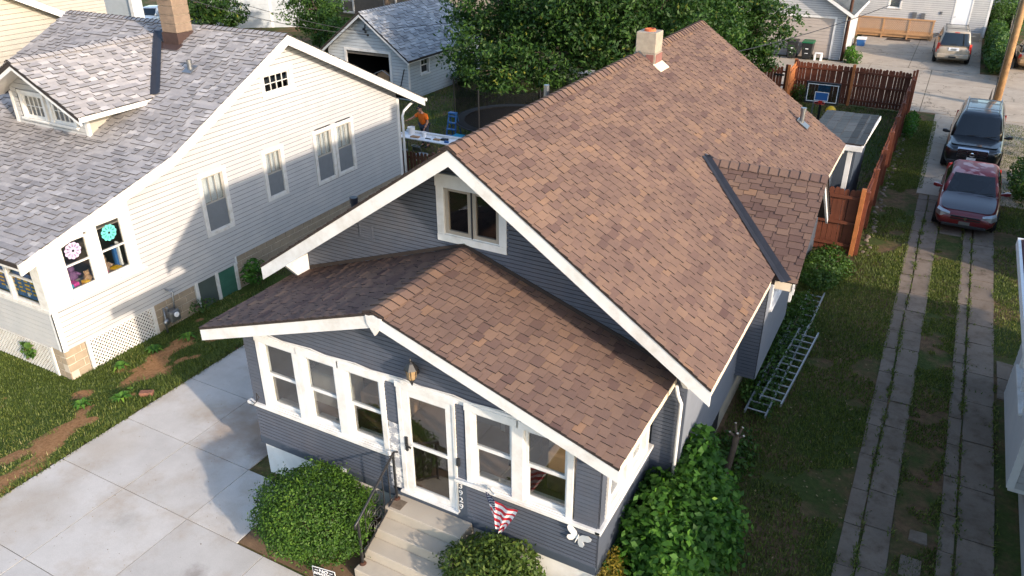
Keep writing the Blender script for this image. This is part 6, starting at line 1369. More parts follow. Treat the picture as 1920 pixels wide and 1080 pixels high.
c3 = car('tan_suv', 'tan SUV seen from behind by the white alley house', 'suv', 5.15, 2.0, 1.92, 'suv', 'paint_tan', rails=False, rear_view=True)
place(c3, (4.95, 49.6, .01), R_(182.5))
c4 = car('gold_sedan', 'gold sedan cut off by the right edge beyond the utility pole', 'car', 4.8, 1.82, 1.46, 'sedan', 'paint_gold', rear_view=True)
place(c4, (9.35, 49.6, .01), R_(180))
c5 = car('silver_sedan', 'silver blue sedan parked beyond the ridge of the grey roof', 'car', 4.7, 1.8, 1.45, 'sedan', 'paint_silver', glass='car_glass')
place(c5, (-50.5, 35.0, -.1), R_(25))
# ================================================================== house on the right, past the driveway
RH = thing('right_house', 'pale house at the right edge with white bay wall and dark red roof edge', 'house', (11.3, 6, 0))
rx0, rx1, ry0, ry1 = 7.75, 15.0, 2.35, 10.3
MB().box(rx0, rx1, ry0, ry1, 0, 3.3).build('wall', 'white_siding', RH)
FRX = Frame((7.42, 0, 0), (0, 1, 0), (-1, 0, 0)); FRY = Frame((0, 5.42, 0), (1, 0, 0), (0, -1, 0))
by = MB().box(7.45, 7.8, 5.45, 8.6, .6, 3.2).build('bay', 'white_siding', RH)
siding(by, FRX, .6, 3.25, .14, lambda z: (5.42, 8.62), [(6.3, 7.0, 1.6, 2.8), (7.2, 7.9, 1.6, 2.8)], 'white_siding')
siding(by, FRY, .6, 3.25, .14, lambda z: (7.42, 7.8), [], 'white_siding')
MB().box(7.44, 7.8, 5.42, 8.62, .5, .6).build('bay_floor', 'white_trim', by); MB().box(7.40, 7.52, 5.38, 5.44, .58, 3.2).build('corner_board', 'white_trim', by)
for a in (6.32, 7.22): window(RH, FRX, a, a+.66, 1.65, 2.78, .1, glass='pane_dim')
siding(by, Frame((rx0, 0, 0), (0, 1, 0), (-1, 0, 0)), .3, 3.3, .14, lambda z: (ry0, ry1), [], 'white_siding')
mat('shingle_oxblood', (.10, .035, .032), .9, .3, 20, .4)
e0, e1, e2, e3, ez, rz_ = 7.08, 15.6, 1.9, 10.65, 3.22, 6.1; mx = (e0+e1)/2
rr_ = MB().add([(e0, e2, ez), (e1, e2, ez), (e1, e3, ez), (e0, e3, ez), (mx, e2+4.1, rz_), (mx, e3-4.1, rz_), (e0, e2, ez-.1), (e1, e2, ez-.1), (e1, e3, ez-.1), (e0, e3, ez-.1)],
               [(0, 1, 4), (1, 2, 5, 4), (2, 3, 5), (3, 0, 4, 5), (6, 7, 1, 0), (7, 8, 2, 1), (8, 9, 3, 2), (9, 6, 0, 3), (9, 8, 7, 6)]).build('roof', 'shingle_oxblood', RH)
MB().box(e0-.06, e0-.005, e2, e3, ez-.15, ez+.02).build('gutter', 'white_trim', rr_); MB().box(e0-.06, e1, e3+.005, e3+.05, ez-.15, ez+.02).build('gutter', 'white_trim', rr_)
MB().box(rx0, rx1, -.9, ry0, 0, 2.7).build('porch', 'white_siding', RH)
MB().prism([(7.2, -1.4, 2.62), (15.4, -1.4, 2.62), (15.4, 2.3, 3.72), (7.2, 2.3, 3.72)], (0, 0, .1)).build('porch_roof', 'shingle_oxblood', RH)
RG = thing('shade_garage', 'unseen plain garage behind the right house, added to cast shade', 'garage', (12.5, 17, 0))  # out of view, added to shade the driveway past the sunlit patch
MB().box(9.9, 15.5, 15.5, 20.4, 0, 2.75).build('wall', 'white_siding', RG)
MB().prism([(9.5, 15.2, 2.75), (15.9, 15.2, 2.75), (15.9, 18, 4.1), (9.5, 18, 4.1)], (0, 0, .1)).build('roof', 'shingle_oxblood', RG); MB().prism([(9.5, 20.8, 2.75), (15.9, 20.8, 2.75), (15.9, 18, 4.1), (9.5, 18, 4.1)], (0, 0, .1)).build('roof', 'shingle_oxblood', RG)
# ================================================================== aluminium ladders on the ground beside the bungalow
def ladder(p, q, w_, lab, rung=.3, z=.12, m='aluminium'):
    p, q = Vector((*p, z)), Vector((*q, z)); d = (q-p).normalized(); s_ = Vector((-d.y, d.x, 0)); L_ = (q-p).length
    t = thing('ladder', lab, 'ladder', p, 'aluminium ladders lying beside the bungalow')
    for k in (-1, 1): MB().bar(p+s_*k*w_/2, q+s_*k*w_/2, .03, .075).build('stile', m, t)
    n_ = int(L_/rung)
    for k in range(n_): c = p+d*(rung*(k+.5)); MB().tube([c-s_*w_/2, c+s_*w_/2], .019, 7).build('rung', m, t)
ladder((3.14, 6.3), (3.33, 9.7), .44, 'aluminium ladder on top of the pile, nearest the driveway strip', z=.38)
ladder((2.93, 5.9), (3.05, 10.2), .42, 'aluminium ladder under the top one, close to the wall', z=.26)
ladder((3.02, 8.7), (3.1, 12.4), .40, 'aluminium ladder reaching farthest into the weeds', z=.14)
# cut sapling by the wall
SP_ = thing('cut_sapling', 'lopped sapling trunk with pale stubs beside the ladders', 'sapling', (2.95, 3.5, 0))
MB().tube([(2.95, 3.5, -.1), (2.93, 3.52, .5), (2.98, 3.6, 1.0), (3.0, 3.62, 1.32)], [.07, .06, .055, .06], 9).build('trunk', 'bark', SP_, smooth=True)
for k, (dx, dy, h) in enumerate(((-.06, .03, .25), (.07, .05, .18), (.02, -.08, .12), (.12, -.02, .06), (-.12, -.04, .08))):
    st_ = MB().tube([(3.0, 3.62, 1.25), (3.0+dx, 3.62+dy, 1.3+h)], [.028, .022], 7).build('stub', 'bark', SP_); MB().tube([(3.0+dx*.97, 3.62+dy*.97, 1.295+h), (3.0+dx*1.03, 3.62+dy*1.03, 1.306+h)], .021, 7).build('cut_end', 'interior_light', st_)
tag(MB().hexa([(-9.35, .62, -.02), (-9.1, .78, -.02), (-9.02, .66, -.02), (-9.27, .5, -.02), (-9.35, .62, .07), (-9.1, .78, .07), (-9.02, .66, .07), (-9.27, .5, .07)]).build('loose_brick', 'brick_red', bevel=.01), 'loose tan brick lying on the lawn edge by the concrete', 'brick')
# ================================================================== far garage and grey house
t = thing('far_garage', 'pale blue garage with white overhead door beyond the white house', 'garage', (-43, 41, 0))
ax = Vector((.84, .54, 0)).normalized(); FQ = Frame((-44.5, 36.5, 0), ax, (ax.y, -ax.x, 0))
MB().fbox(FQ, -1.0, 6.5, -6, 0, -.2, 3.0).build('wall', 'pale_blue_siding', t); d_ = MB().fbox(FQ, .2, 3.6, .0, .04, -.2, 2.3).build('door', 'pale_blue_siding', t)
for k in range(4): MB().fbox(FQ, .3, 3.5, .04, .06, -.1+k*.58, .42+k*.58).build('door_panel', 'pale_blue_siding', d_, bevel=.02)
for (a, c) in ((0, .2), (3.6, 3.8)): MB().fbox(FQ, a, c, 0, .06, -.2, 2.5).build('door_trim', 'white_trim', t)
MB().prism([FQ.p(-1.4, .4, 2.9), FQ.p(6.9, .4, 2.9), FQ.p(6.9, -3, 4.6), FQ.p(-1.4, -3, 4.6)], (0, 0, .12)).build('roof', 'grey_metal_roof', t)
t, r, pts, s = simple_house('far_house', 'dark brown grey house with a white framed window behind the small trees', -42, -31, 46.5, 54, 6, 8.5, 'x', 'grey_house_siding', 'grey_metal_roof', faces=('y0', 'x1'), sid=.22)
FZ = Frame((0, 46.45, 0), (1, 0, 0), (0, -1, 0))
for x in (-40.9, -36.5): window(t, FZ, x, x+1.0, .2, 1.9, .14, glass='pane_dim')
def vnoise(P, s, seed):
    g = np.random.default_rng(seed); k = g.normal(size=(10, 2))*s; ph = g.uniform(0, 6.28, 10)
    return np.sin(P[:, :2]@k.T+ph).mean(1)*1.6
# ================================================================== vegetation
def leaves_mesh(name, P, size, m, parent=None, kind=None, up=.35, rnd=None, aspect=.5, outward=None, out_w=.8, label=None, cat=None):
    """P: (N,3) leaf positions -> one mesh of small folded leaf faces"""
    N = len(P); g = RNG
    d = g.normal(size=(N, 3)); d /= np.linalg.norm(d, axis=1)[:, None]
    n = g.normal(size=(N, 3)); n[:, 2] += up
    if outward is not None: n += outward*out_w*2
    n /= np.linalg.norm(n, axis=1)[:, None]
    d = d - n*(d*n).sum(1)[:, None]; d /= np.linalg.norm(d, axis=1)[:, None]+1e-9; s = np.cross(n, d)
    L = (size*g.uniform(.65, 1.3, N))[:, None]; w_ = L*aspect
    V = np.stack([P-d*L*.5, P+s*w_*.5-n*L*.06, P+d*L*.5, P-s*w_*.5-n*L*.06], 1).reshape(-1, 3)
    me = bpy.data.meshes.new(name); me.vertices.add(4*N); me.vertices.foreach_set('co', V.astype(np.float32).ravel())
    me.loops.add(4*N); me.loops.foreach_set('vertex_index', np.arange(4*N, dtype=np.int32))
    me.polygons.add(N); me.polygons.foreach_set('loop_start', np.arange(0, 4*N, 4, dtype=np.int32)); me.polygons.foreach_set('loop_total', np.full(N, 4, dtype=np.int32))
    me.update(); at = me.attributes.new('rnd', 'FLOAT', 'FACE'); at.data.foreach_set('value', (g.random(N) if rnd is None else np.clip(rnd, 0, 1)).astype(np.float32))
    me.materials.append(M[m]); o = link(name, me, parent, kind=kind); return o
def blob(n, c, r, lumps=9, lump=.22, shell=.45, flat=None, seed=0):
    """points in the outer shell of a lumpy ellipsoid; returns points, outward directions"""
    g = np.random.default_rng(seed); d = g.normal(size=(n, 3)); d /= np.linalg.norm(d, axis=1)[:, None]
    k = g.normal(size=(lumps, 3)); k /= np.linalg.norm(k, axis=1)[:, None]
    f = 1+lump*(np.exp((d@k.T-1)*(9 if lumps < 40 else 60)).max(1)-.4)
    q = (1-shell*g.random(n)**1.6)*f*np.where(g.random(n) < .07, g.uniform(1.03, 1.17, n), 1)
    P = np.array(c)+d*np.array(r)*q[:, None]
    return P, d
def bush(name, lab, c, r, n, size, m, seed, aspect=.5, lump=.15, shell=.3, stems=5, up=.4, zmin=.02, out_w=.5, lumps=14):
    t = thing(name, lab, 'bush', (c[0], c[1], 0)); P, d = blob(n, c, r, lumps, lump, shell, seed=seed); k = P[:, 2] > zmin; P, d = P[k], d[k]
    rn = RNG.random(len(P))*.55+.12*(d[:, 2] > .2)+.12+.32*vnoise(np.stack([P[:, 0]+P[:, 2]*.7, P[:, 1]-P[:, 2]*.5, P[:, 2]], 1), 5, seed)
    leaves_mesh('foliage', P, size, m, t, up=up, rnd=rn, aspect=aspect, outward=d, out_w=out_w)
    for k in range(stems):
        a = RNG.uniform(0, 6.28); e = Vector((c[0]+math.cos(a)*r[0]*.55, c[1]+math.sin(a)*r[1]*.55, c[2]+r[2]*.4)); MB().tube([(c[0]+math.cos(a)*.08, c[1]+math.sin(a)*.08, -.05), e.lerp(Vector((c[0], c[1], .2)), .4), e], [.03, .022, .01], 6).build('stem', 'bark', t)
    return t
# round clipped bush left of the steps
bush('clipped_bush', 'large round clipped green bush left of the front steps', (-2.9, -.92, .64), (1.08, .92, .68), 30000, .052, 'leaf_boxwood', 3, .5, .16, .30, lumps=60)
bush('clipped_bush', 'leafy olive green bush right of the front steps, under the flag', (.42, -.62, .52), (.82, .60, .60), 9000, .085, 'leaf_burning', 5, .42, .34, .45, up=.9, lumps=30)
bush('leafy_shrub', 'big bright green leafy shrub at the right corner of the porch', (2.68, 1.5, .66), (.84, 1.38, .86), 9500, .125, 'leaf_shrub', 8, .6, .38, .45, up=1.1, lumps=34)
bush('tall_shoots', 'yellow green shoots rising above the big shrub by the wall', (2.55, 2.6, 1.25), (.42, .55, .62), 1300, .15, 'leaf_shrub', 9, .6, .3, .6, up=1.1)
bush('yellowing_bush', 'small yellowing bush between the porch corner and the big shrub', (2.03, .18, .40), (.22, .42, .62), 2600, .055, 'leaf_yellow', 11, .5, .3, .6)
bush('small_weed_bush', 'small green plant at the foot of the porch corner', (1.72, -.28, .18), (.28, .22, .3), 700, .07, 'leaf_weed', 12, .4, .3, .6)
# ---- trees
def tree(name, lab, base, h, lobes, n, size, m, seed, trunk_r=.25, cat='tree', up=.6, dens=1.0):
    t = thing(name, lab, cat, base); g = np.random.default_rng(seed); b = Vector(base)
    cen = Vector((np.mean([l[0] for l in lobes]), np.mean([l[1] for l in lobes]), 0)); fork = Vector((b.x, b.y, b.z+h*.3))
    tr = MB(); tr.tube([b-Vector((0, 0, .2)), b+Vector((.05, .05, h*.15)), fork], [trunk_r*1.25, trunk_r, trunk_r*.85], 12); tk = tr.build('trunk', 'bark', t, smooth=True)
    Ps, Ds = [], []; tot = sum(l[3]*l[4]*l[5] for l in lobes)**1
    vol = [max(.3, (l[3]*l[4]*l[5])**(2/3)) for l in lobes]
    for i, (x, y, z, rx, ry, rz) in enumerate(lobes):
        c = Vector((x, y, z)); mid = fork.lerp(c, .55)+Vector((0, 0, .3)); MB().tube([fork-Vector((0, 0, .15)), mid, c], [trunk_r*.55, trunk_r*.32, .05], 8).build('limb', 'bark', tk, smooth=True)
        for q in range(3):
            a = c+Vector((g.uniform(-1, 1)*rx*.7, g.uniform(-1, 1)*ry*.7, g.uniform(-.3, .8)*rz*.7)); MB().tube([mid.lerp(c, .5), a], [.05, .012], 5).build('branch', 'bark', tk)
        nn = int(n*vol[i]/sum(vol))
        # clumps on the lobe's shell, leaves gathered in drooping clumps
        nc = max(12, nn//34); cp, cd = blob(nc, (x, y, z), (rx, ry, rz), 12, .25, .55, seed=seed*31+i)
        per = nn//nc; off = g.normal(size=(nc, per, 3))*np.array([.28, .28, .17])*(.7+.6*g.random((nc, 1, 1)))*min(1.2, rx/2.2)
        pts = cp[:, None, :]+off; Ps.append(pts.reshape(-1, 3)); Ds.append(np.repeat(cd, per, 0)); 
    P = np.concatenate(Ps); D = np.concatenate(Ds); k = P[:, 2] > b.z+.5; P, D = P[k], D[k]
    per_clump = np.repeat(g.random(len(P)//30+1), 30)[:len(P)]
    rn = .15+.45*per_clump+.32*g.random(len(P)); rn = np.where(g.random(len(P)) < .02, .99, np.minimum(rn, .93))
    leaves_mesh('crown', P, size, m, t, up=up, rnd=rn, aspect=.42, outward=D, out_w=.35); return t
tree('big_tree', 'large dense green tree behind the bungalow roof', (-8.0, 25.5, 0), 9, [(-10.6, 24.0, 5.4, 2.6, 2.5, 2.4), (-12.6, 24.2, 3.7, 1.7, 1.8, 1.7), (-8.2, 23.8, 5.9, 2.6, 2.6, 2.8), (-5.6, 25.0, 5.9, 2.8, 2.6, 3.0), (-9.0, 26.5, 7.6, 3.4, 3.0, 2.8), (-9.8, 22.4, 3.6, 1.9, 1.5, 1.5), (-6.8, 22.8, 4.0, 1.9, 1.7, 2.0), (-4.0, 23.6, 4.2, 1.8, 1.8, 2.0), (-11.5, 26.5, 6.4, 2.5, 2.5, 2.4), (-13.6, 22.8, 3.5, 1.7, 1.5, 1.7), (-14.0, 24.2, 5.4, 2.1, 2.0, 2.0), (-11.8, 21.3, 2.9, 1.6, 1.2, 1.1), (-13.2, 26.0, 7.2, 2.2, 2.2, 2.0)], 72000, .21, 'leaf_tree', 21, .38)
tree('big_tree', 'second green tree crown in front of the white garage door', (-4.8, 30.8, 0), 8, [(-4.6, 30.5, 5.2, 2.2, 2.0, 2.2), (-2.9, 30.3, 3.9, 1.5, 1.5, 1.5), (-5.4, 29.5, 3.4, 2.2, 1.6, 1.8), (-6.8, 31.5, 6.2, 2.4, 2.2, 2.4), (-3.4, 30.0, 2.6, 1.2, 1.2, 1.2)], 26000, .21, 'leaf_tree', 23, .3)
tree('small_tree', 'light green small tree behind the white house ridge', (-31.5, 33, -.1), 5, [(-32, 33, 2.8, 2.0, 1.6, 2.0), (-30.2, 32.2, 1.6, 1.6, 1.3, 1.4), (-33.2, 33.5, 3.9, 1.4, 1.4, 1.5), (-28.6, 31.5, 1.3, 1.3, 1.1, 1.1)], 11000, .24, 'leaf_weed', 25, .14)
tree('dark_tree', 'dark leafy tree left of the garage roof', (-33, 42, -.1), 8, [(-33, 42, 5.2, 2.6, 2.2, 2.0), (-30, 43, 4.6, 2.2, 2.0, 1.8), (-36.0, 40.5, 5.0, 2.0, 2.0, 1.6), (-27.5, 41.5, 4.0, 2.4, 2.0, 2.2)], 11000, .26, 'leaf_tree', 26, .25)
tree('far_shrub_tree', 'dark green bushy tree beside the far silver car', (-42.5, 33.5, -.1), 4, [(-42.5, 33.3, 2.4, 1.9, 1.5, 1.6), (-40.7, 33.6, 1.6, 1.4, 1.2, 1.2)], 6000, .24, 'leaf_tree', 27, .15)
tree('shade_tree', 'broad tree right of the driveway beyond the frame', (12.8, 24.5, 0), 8, [(12.5, 23.5, 5, 2.8, 2.8, 2.6), (12.8, 26.5, 5.3, 2.8, 2.6, 2.6), (10.4, 24.5, 3.6, 1.5, 1.8, 1.7)], 15000, .24, 'leaf_tree', 28, .3)
tree('shade_tree', 'second tree right of the driveway beyond the frame', (13.2, 30.0, 0), 7, [(13.2, 30.0, 4.4, 2.4, 2.2, 2.2), (11.5, 29.0, 3.2, 1.6, 1.6, 1.6)], 9000, .24, 'leaf_tree', 29, .25)
bush('driveway_shrub', 'dark green shrub at the right edge beside the red sedan', (8.5, 24.2, .5), (.75, 1.9, .75), 3800, .13, 'leaf_weed', 31, .5, .25, .5)
bush('alley_hedge', 'tall green hedge along the right side of the alley house path', (7.35, 50.5, .8), (.6, 6.8, 1.15), 8500, .2, 'leaf_weed', 32, .5, .3, .5)
bush('alley_hedge', 'rounded hedge at the far end of the alley house path', (7.9, 61.5, 1.0), (1.2, 3.0, 1.5), 4000, .22, 'leaf_weed', 33, .5, .3, .5)
bush('wall_weeds', 'leafy weeds at the foot of the garage corner pole', (-.3, 45.0, .3), (.55, .4, .5), 900, .14, 'leaf_shrub', 34, .5, .3, .6)
bush('wall_weeds', 'weeds along the side wall of the white garage', (-.75, 47.5, .2), (.35, .8, .4), 700, .14, 'leaf_shrub', 35, .5, .3, .6)
bush('fence_weeds', 'tall weeds outside the far end of the driveway fence', (4.05, 31.0, .25), (.3, 1.6, .55), 1500, .12, 'leaf_shrub', 36, .45, .3, .6)
bush('yard_plant', 'green plant inside the board fence corner', (-1.3, 33.9, .35), (.5, .4, .55), 700, .12, 'leaf_weed', 37, .5, .3, .6)
bush('foundation_plant', 'leafy green plant beside the green basement shutter', (-11.15, 5.95, .1), (.32, .38, .55), 650, .13, 'leaf_shrub', 38, .5, .3, .6)
bush('foundation_plant', 'dark low plant beside the gas meter', (-11.2, 4.1, -.1), (.35, .5, .32), 700, .10, 'leaf_weed', 39, .4, .3, .6)
bush('garage_plant', 'small plant at the garage side wall', (-18.5, 29.2, .3), (.5, .8, .6), 900, .14, 'leaf_weed', 40, .5, .3, .6)
bush('fence_corner_weeds', 'dense dark weeds at the foot of the short fence panel', (3.0, 14.0, .16), (.72, 1.5, .36), 3800, .10, 'leaf_weed', 41, .5, .35, .6)
bush('wall_weeds', 'trailing weeds along the bungalow wall under the ladders', (2.85, 9.0, .18), (.5, 3.4, .38), 6500, .09, 'leaf_weed', 42, .5, .4, .7)
bush('wall_weeds', 'weeds around the lopped sapling', (2.85, 4.4, .15), (.45, 1.0, .36), 1500, .09, 'leaf_weed', 43, .5, .4, .7)
bush('shrub_skirt', 'low dark leaves in front of the big porch corner shrub', (2.9, .2, .25), (.8, .7, .45), 2200, .11, 'leaf_weed', 44, .5, .4, .7)
# lattice vines
bush('lattice_vine', 'small vine growing through the front lattice', (-12.9, .34, .22), (.28, .06, .2), 90, .13, 'leaf_weed', 45, .6, .3, .8, stems=1, zmin=-1)
# ---- grass and ground cover
def scatter(n, x0, x1, y0, y1, keep=None):
    P = np.stack([RNG.uniform(x0, x1, n), RNG.uniform(y0, y1, n), np.zeros(n)], 1)
    return P
def grass(name, lab, P, h, m, seed, w_=.012, lean=.7):
    N = len(P); g = np.random.default_rng(seed); a = g.uniform(0, 6.28, N); hh = h*g.uniform(.5, 1.3, N); ln = hh*lean*g.uniform(.2, 1, N)
    d = np.stack([np.cos(a), np.sin(a), np.zeros(N)], 1); s = np.stack([-np.sin(a), np.cos(a), np.zeros(N)], 1)
    V = np.stack([P-s*w_, P+s*w_, P+d*ln[:, None]+np.array([0, 0, 1])*hh[:, None]], 1).reshape(-1, 3)
    me = bpy.data.meshes.new(name); me.vertices.add(3*N); me.vertices.foreach_set('co', V.astype(np.float32).ravel()); me.loops.add(3*N); me.loops.foreach_set('vertex_index', np.arange(3*N, dtype=np.int32))
    me.polygons.add(N); me.polygons.foreach_set('loop_start', np.arange(0, 3*N, 3, dtype=np.int32)); me.polygons.foreach_set('loop_total', np.full(N, 3, dtype=np.int32)); me.update()
    at = me.attributes.new('rnd', 'FLOAT', 'FACE'); at.data.foreach_set('value', np.clip(g.random(N)*.8+.25*vnoise(P, 1.2, seed), 0, 1).astype(np.float32)); me.materials.append(M[m])
    o = link(name, me, None, kind='stuff'); o['label'] = lab; o['category'] = 'grass'; return o
GZ = np.vectorize(gz)
def ground_z(P): P[:, 2] = GZ(P[:, 0], P[:, 1])-.005; return P
# bare soil patches along the concrete edge
mat('soil_orange', (.33, .165, .075), .95, .3, 9, .8, dirt=(.19, .10, .05), dirt_amt=.8, dscale=4)
SOIL = [(-9.6, -1.32, .42), (-9.25, -2.1, .36), (-10.0, -.3, .34), (-10.2, .75, .30), (-10.2, 1.5, .48), (-10.5, 2.2, .42), (-9.15, -2.9, .5), (-9.85, 1.35, .3), (-9.8, -.8, .3), (-10.6, 2.8, .4), (-9.2, -3.9, .55), (-9.5, .5, .22), (-9.8, 3.2, .4), (-10.9, .1, .25)] + [(random.uniform(-11.2, -9.05), random.uniform(-4.5, 4), random.uniform(.12, .26)) for _ in range(16)]
def soilf(P):
    s = np.zeros(len(P))
    for (x, y, r) in SOIL: s += np.exp(-(((P[:, 0]-x)**2+((P[:, 1]-y)/1.2)**2)/(r*.78)**2))
    return s+.30*vnoise(P, 2.6, 77)+.34*vnoise(P, 7, 78)+.3*vnoise(P, 17, 79)
def not_soil(P, f=.95): return soilf(P) < .22+.75*RNG.random(len(P))**1.4
def lawn_patch():
    xs = np.arange(-17.5, -8.84, .09); ys = np.arange(-6.5, 7, .09); X, Y = np.meshgrid(xs, ys); P = np.stack([X.ravel(), Y.ravel(), np.zeros(X.size)], 1)
    sf = soilf(P); P[:, 2] = np.vectorize(gz)(P[:, 0], P[:, 1])+.004+.018*vnoise(P, 3, 5)*.5+.012*np.clip(sf, 0, 1)-.06*np.clip((P[:, 0]+8.95)/.12, 0, 1)
    nx = len(xs); idx = np.arange(X.size).reshape(X.shape); F = np.stack([idx[:-1, :-1], idx[:-1, 1:], idx[1:, 1:], idx[1:, :-1]], -1).reshape(-1, 4)
    me = bpy.data.meshes.new('lawn'); me.from_pydata(P.tolist(), [], F.tolist()); at = me.attributes.new('soil', 'FLOAT', 'POINT'); at.data.foreach_set('value', sf.astype(np.float32))
    n = NT('lawn_soil'); c = n.n('ShaderNodeTexCoord').outputs['Object']; s = n.n('ShaderNodeAttribute', attribute_name='soil')
    soil = n.ramp(n.noise(14, 6, .75, c), [(.3, (.17, .085, .04)), (.5, (.30, .155, .07)), (.72, (.40, .24, .12))])
    grs = n.ramp(n.noise(16, 6, .75, c), [(.3, (.045, .065, .016)), (.6, (.075, .105, .024)), (.8, (.14, .13, .05))])
    fac = n.n('ShaderNodeMath', operation='ADD'); n.l(s.outputs['Fac'], fac.inputs[0]); nn = n.n('ShaderNodeMath', operation='MULTIPLY_ADD'); nn.inputs[1].default_value = .5; nn.inputs[2].default_value = -.25; n.l(n.noise(9, 5, .7, c), nn.inputs[0]); n.l(nn.outputs[0], fac.inputs[1])
    n.bsdf(n.mix(n.ramp(fac.outputs[0], [(.42, (0, 0, 0)), (.66, (1, 1, 1))]), grs, soil), .95, 0, .1, n.bump(n.noise(45, 4, .7, c), .6, .02)); me.materials.append(n.m)
    struct(link('lawn', me, smooth=True))
lawn_patch()
mulch = MB(); pts = [(-4.9, .02), (-4.1, -.1), (-4.1, -1.62), (-1.88, -1.62), (-1.88, .02)]
struct(MB().add([(x, y, .0) for x, y in pts], [(0, 1, 2, 3, 4)]).build('planting_bed', 'soil'))
struct(MB().add([(x, y, .0) for x, y in ((-.32, -1.62), (2.3, -1.62), (2.3, .02), (-.32, .02))], [(0, 1, 2, 3)]).build('planting_bed', 'soil'))
# left lawn
P = scatter(80000, -17, -8.9, -5, 5.5); k = not_soil(P) & (vnoise(P, .9, 1) > -.28) & ~((P[:, 0] < -11.6) & (P[:, 1] > .4)); P = ground_z(P[k]); grass('lawn_grass', 'uneven green grass between the concrete pad and the white house', P, .07, 'grass_blade', 2)
P = scatter(34000, -15.5, -9.2, -5, .6); k = not_soil(P) & (vnoise(P, .55, 5) > -.05) & ~((P[:, 0] < -11.6) & (P[:, 1] > .3)) & (P[:, 0] < -9.6); P = ground_z(P[k]); P[:, 2] += RNG.uniform(.02, .13, len(P))
o = leaves_mesh('clover_patch', P, .07, 'clover', None, 'stuff', up=2.0, aspect=.8); o['label'] = 'dense broad leaved clover patch on the left lawn'; o['category'] = 'ground cover'
P = scatter(9000, -11.5, -8.85, 1, 14); k = not_soil(P) & (vnoise(P, 1.3, 7) > -.1); P = ground_z(P[k]); grass('side_grass', 'thin grass in the strip beside the white house', P, .1, 'grass_blade', 8)
# right lawn strip, middle strip and far right
P = scatter(110000, 2.4, 5.06, -5, 33); k = (vnoise(P, .8, 11)+.35*vnoise(P, 4, 12) > -.22) & ~((P[:, 0] < 3.6) & (P[:, 1] > 15.6)); P = ground_z(P[k]); grass('strip_grass', 'patchy grass between the bungalow and the two track driveway', P, .065, 'grass_blade', 12)
P = scatter(26000, 5.74, 6.56, -5, 17.3); k = vnoise(P, 1.6, 13)+.4*vnoise(P, 5, 14) > -.12; P = ground_z(P[k]); grass('median_grass', 'sparse grass between the two driveway tracks', P, .05, 'grass_blade', 14)
P = scatter(24000, 7.4, 9.5, 9, 34); k = (vnoise(P, .8, 15) > -.35) & ~((P[:, 1] < 11.2) & (P[:, 0] < 8.6)); P = ground_z(P[k]); grass('edge_grass', 'grass at the right edge beside the driveway', P, .07, 'grass_blade', 16)
P = scatter(60000, -26, 3.4, 15, 34); k = ~((P[:, 0] < -18.9) & (P[:, 1] > 24.5)) & ~((P[:, 0] > -5.5) & (P[:, 1] < 16)); P = ground_z(P[k]); grass('yard_grass', 'green lawn in the back yards', P, .10, 'grass_blade', 18, w_=.02)
# weeds in the driveway joints
def joints(n):
    out = []
    for _ in range(n):
        xx = random.choice((5.32, 5.32, 5.8, 6.49, 6.77, 6.77, 7.38)); yy = random.uniform(1, 20); out += [(xx+random.gauss(0, .035), yy+random.gauss(0, .12), .0) for _ in range(random.randint(5, 26))]
    for (y0, y1) in rows[::1]:
        for (a, c) in ((5.0, 5.79), (6.5, 7.37)):
            if random.random() < .6:
                for _ in range(12): out.append((random.uniform(a, c), y0+.05+random.gauss(0, .02), 0))
    return np.array(out)
grass('joint_weeds', 'small weeds growing in the joints of the driveway slabs', joints(300), .055, 'grass_blade', 19, w_=.014, lean=1.4)
P = scatter(2600, -9.0, -8.78, -6, 4.5); P[:, 2] = -.02; grass('edge_weeds', 'ragged grass overhanging the edge of the concrete pad', P, .09, 'grass_blade', 20, lean=1.6)
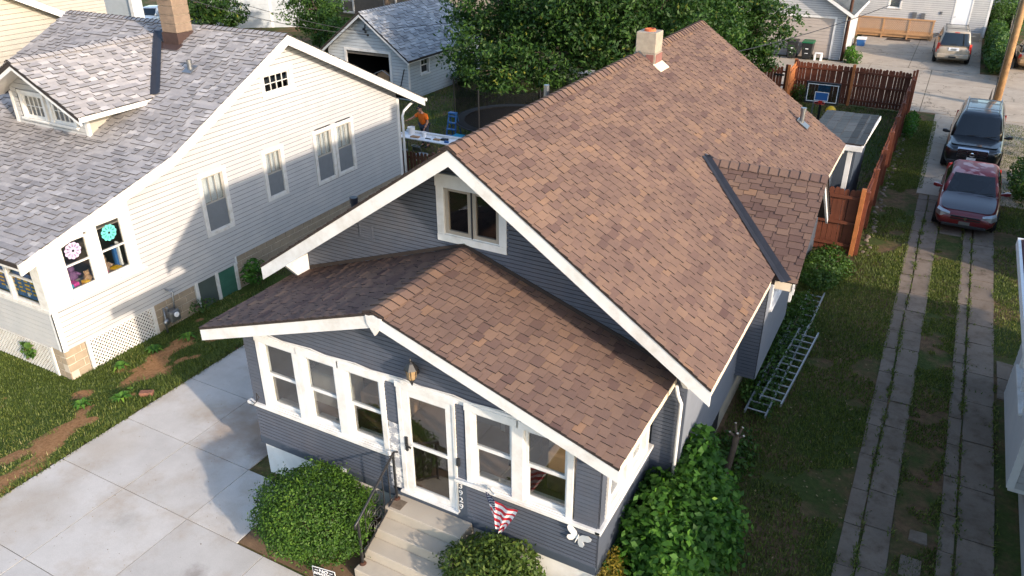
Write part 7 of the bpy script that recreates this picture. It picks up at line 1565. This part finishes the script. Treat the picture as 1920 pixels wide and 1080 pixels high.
# litter: dry leaves on the soil to the right, plantain weeds on the left
P = scatter(900, 2.5, 5.0, -3, 15); P = ground_z(P); P[:, 2] += .02
o = leaves_mesh('dry_leaves', P, .05, 'dry_litter', None, 'stuff', up=3, aspect=.6); o['label'] = 'scattered dry leaves and chips on the soil beside the bungalow'; o['category'] = 'litter'
P = scatter(260, -8.72, -4.4, -6, 3); P[:, 2] = .006
o = leaves_mesh('pad_crumbs', P, .025, 'dry_litter', None, 'stuff', up=6, aspect=.5); o['label'] = 'small dry crumbs scattered on the concrete pad'; o['category'] = 'litter'
for k, (x, y, lab) in enumerate(((-10.9, 2.2, 'broad leaved weed in front of the lattice panel'), (-10.6, 3.0, 'broad leaved weed below the gas meter'), (-10.3, -.2, 'broad leaved weed on the bare soil of the lawn'), (-9.6, .3, 'broad leaved weed by the loose brick'), (-11.0, 1.3, 'broad leaved weed by the block pier'))):
    t = thing('broad_weed', lab, 'weed', (x, y, gz(x, y)), 'weeds on the left lawn'); n_ = 16
    for q in range(n_):
        a = 2*math.pi*q/n_+random.uniform(-.2, .2); L_ = random.uniform(.18, .32); d = Vector((math.cos(a), math.sin(a), 0)); s = Vector((-d.y, d.x, 0)); b0 = Vector((x, y, gz(x, y)))
        MB().add([b0, b0+d*L_*.5+s*.035+Vector((0, 0, .12)), b0+d*L_+Vector((0, 0, .06)), b0+d*L_*.5-s*.035+Vector((0, 0, .12))], [(0, 1, 2, 3)], random.uniform(.3, 1)).build('leaf', 'leaf_shrub', t, attr=True, recalc=False)
# grey weathered board fence at far right
GF_ = thing('grey_fence', 'weathered grey leaning board fence behind the utility pole', 'fence', (8.0, 52, 0))
me = picket_mesh(.16, 1.5, .02).mesh('board'); me.materials.append(M['grey_wood'])
for k in range(58):
    o = bpy.data.objects.new('board', me); COL.objects.link(o); o.parent = GF_; o.matrix_parent_inverse = Matrix.Translation(-GF_.location); o.location = (7.75+k*.012, 42.6+k*.36, random.uniform(-.1, .05)); o.rotation_euler = (random.uniform(-.05, .05), random.uniform(-.04, .12), R_(86)); o.scale = (1.9, 1, 1)
for z in (.3, 1.1): MB().bar((7.8, 42.5, z), (8.5, 63.5, z), .06, .08).build('rail', 'grey_wood', GF_)
for y in (43, 49, 55): tag(MB().tube([(7.7, y, 0), (7.7, y, 1.5)], .025, 7).build('fence_pipe', 'galvanised'), {43: 'thin metal fence pipe nearest the utility pole', 49: 'thin metal fence pipe in the middle of the hedge', 55: 'thin metal fence pipe farthest along the hedge'}[y], 'pipe')
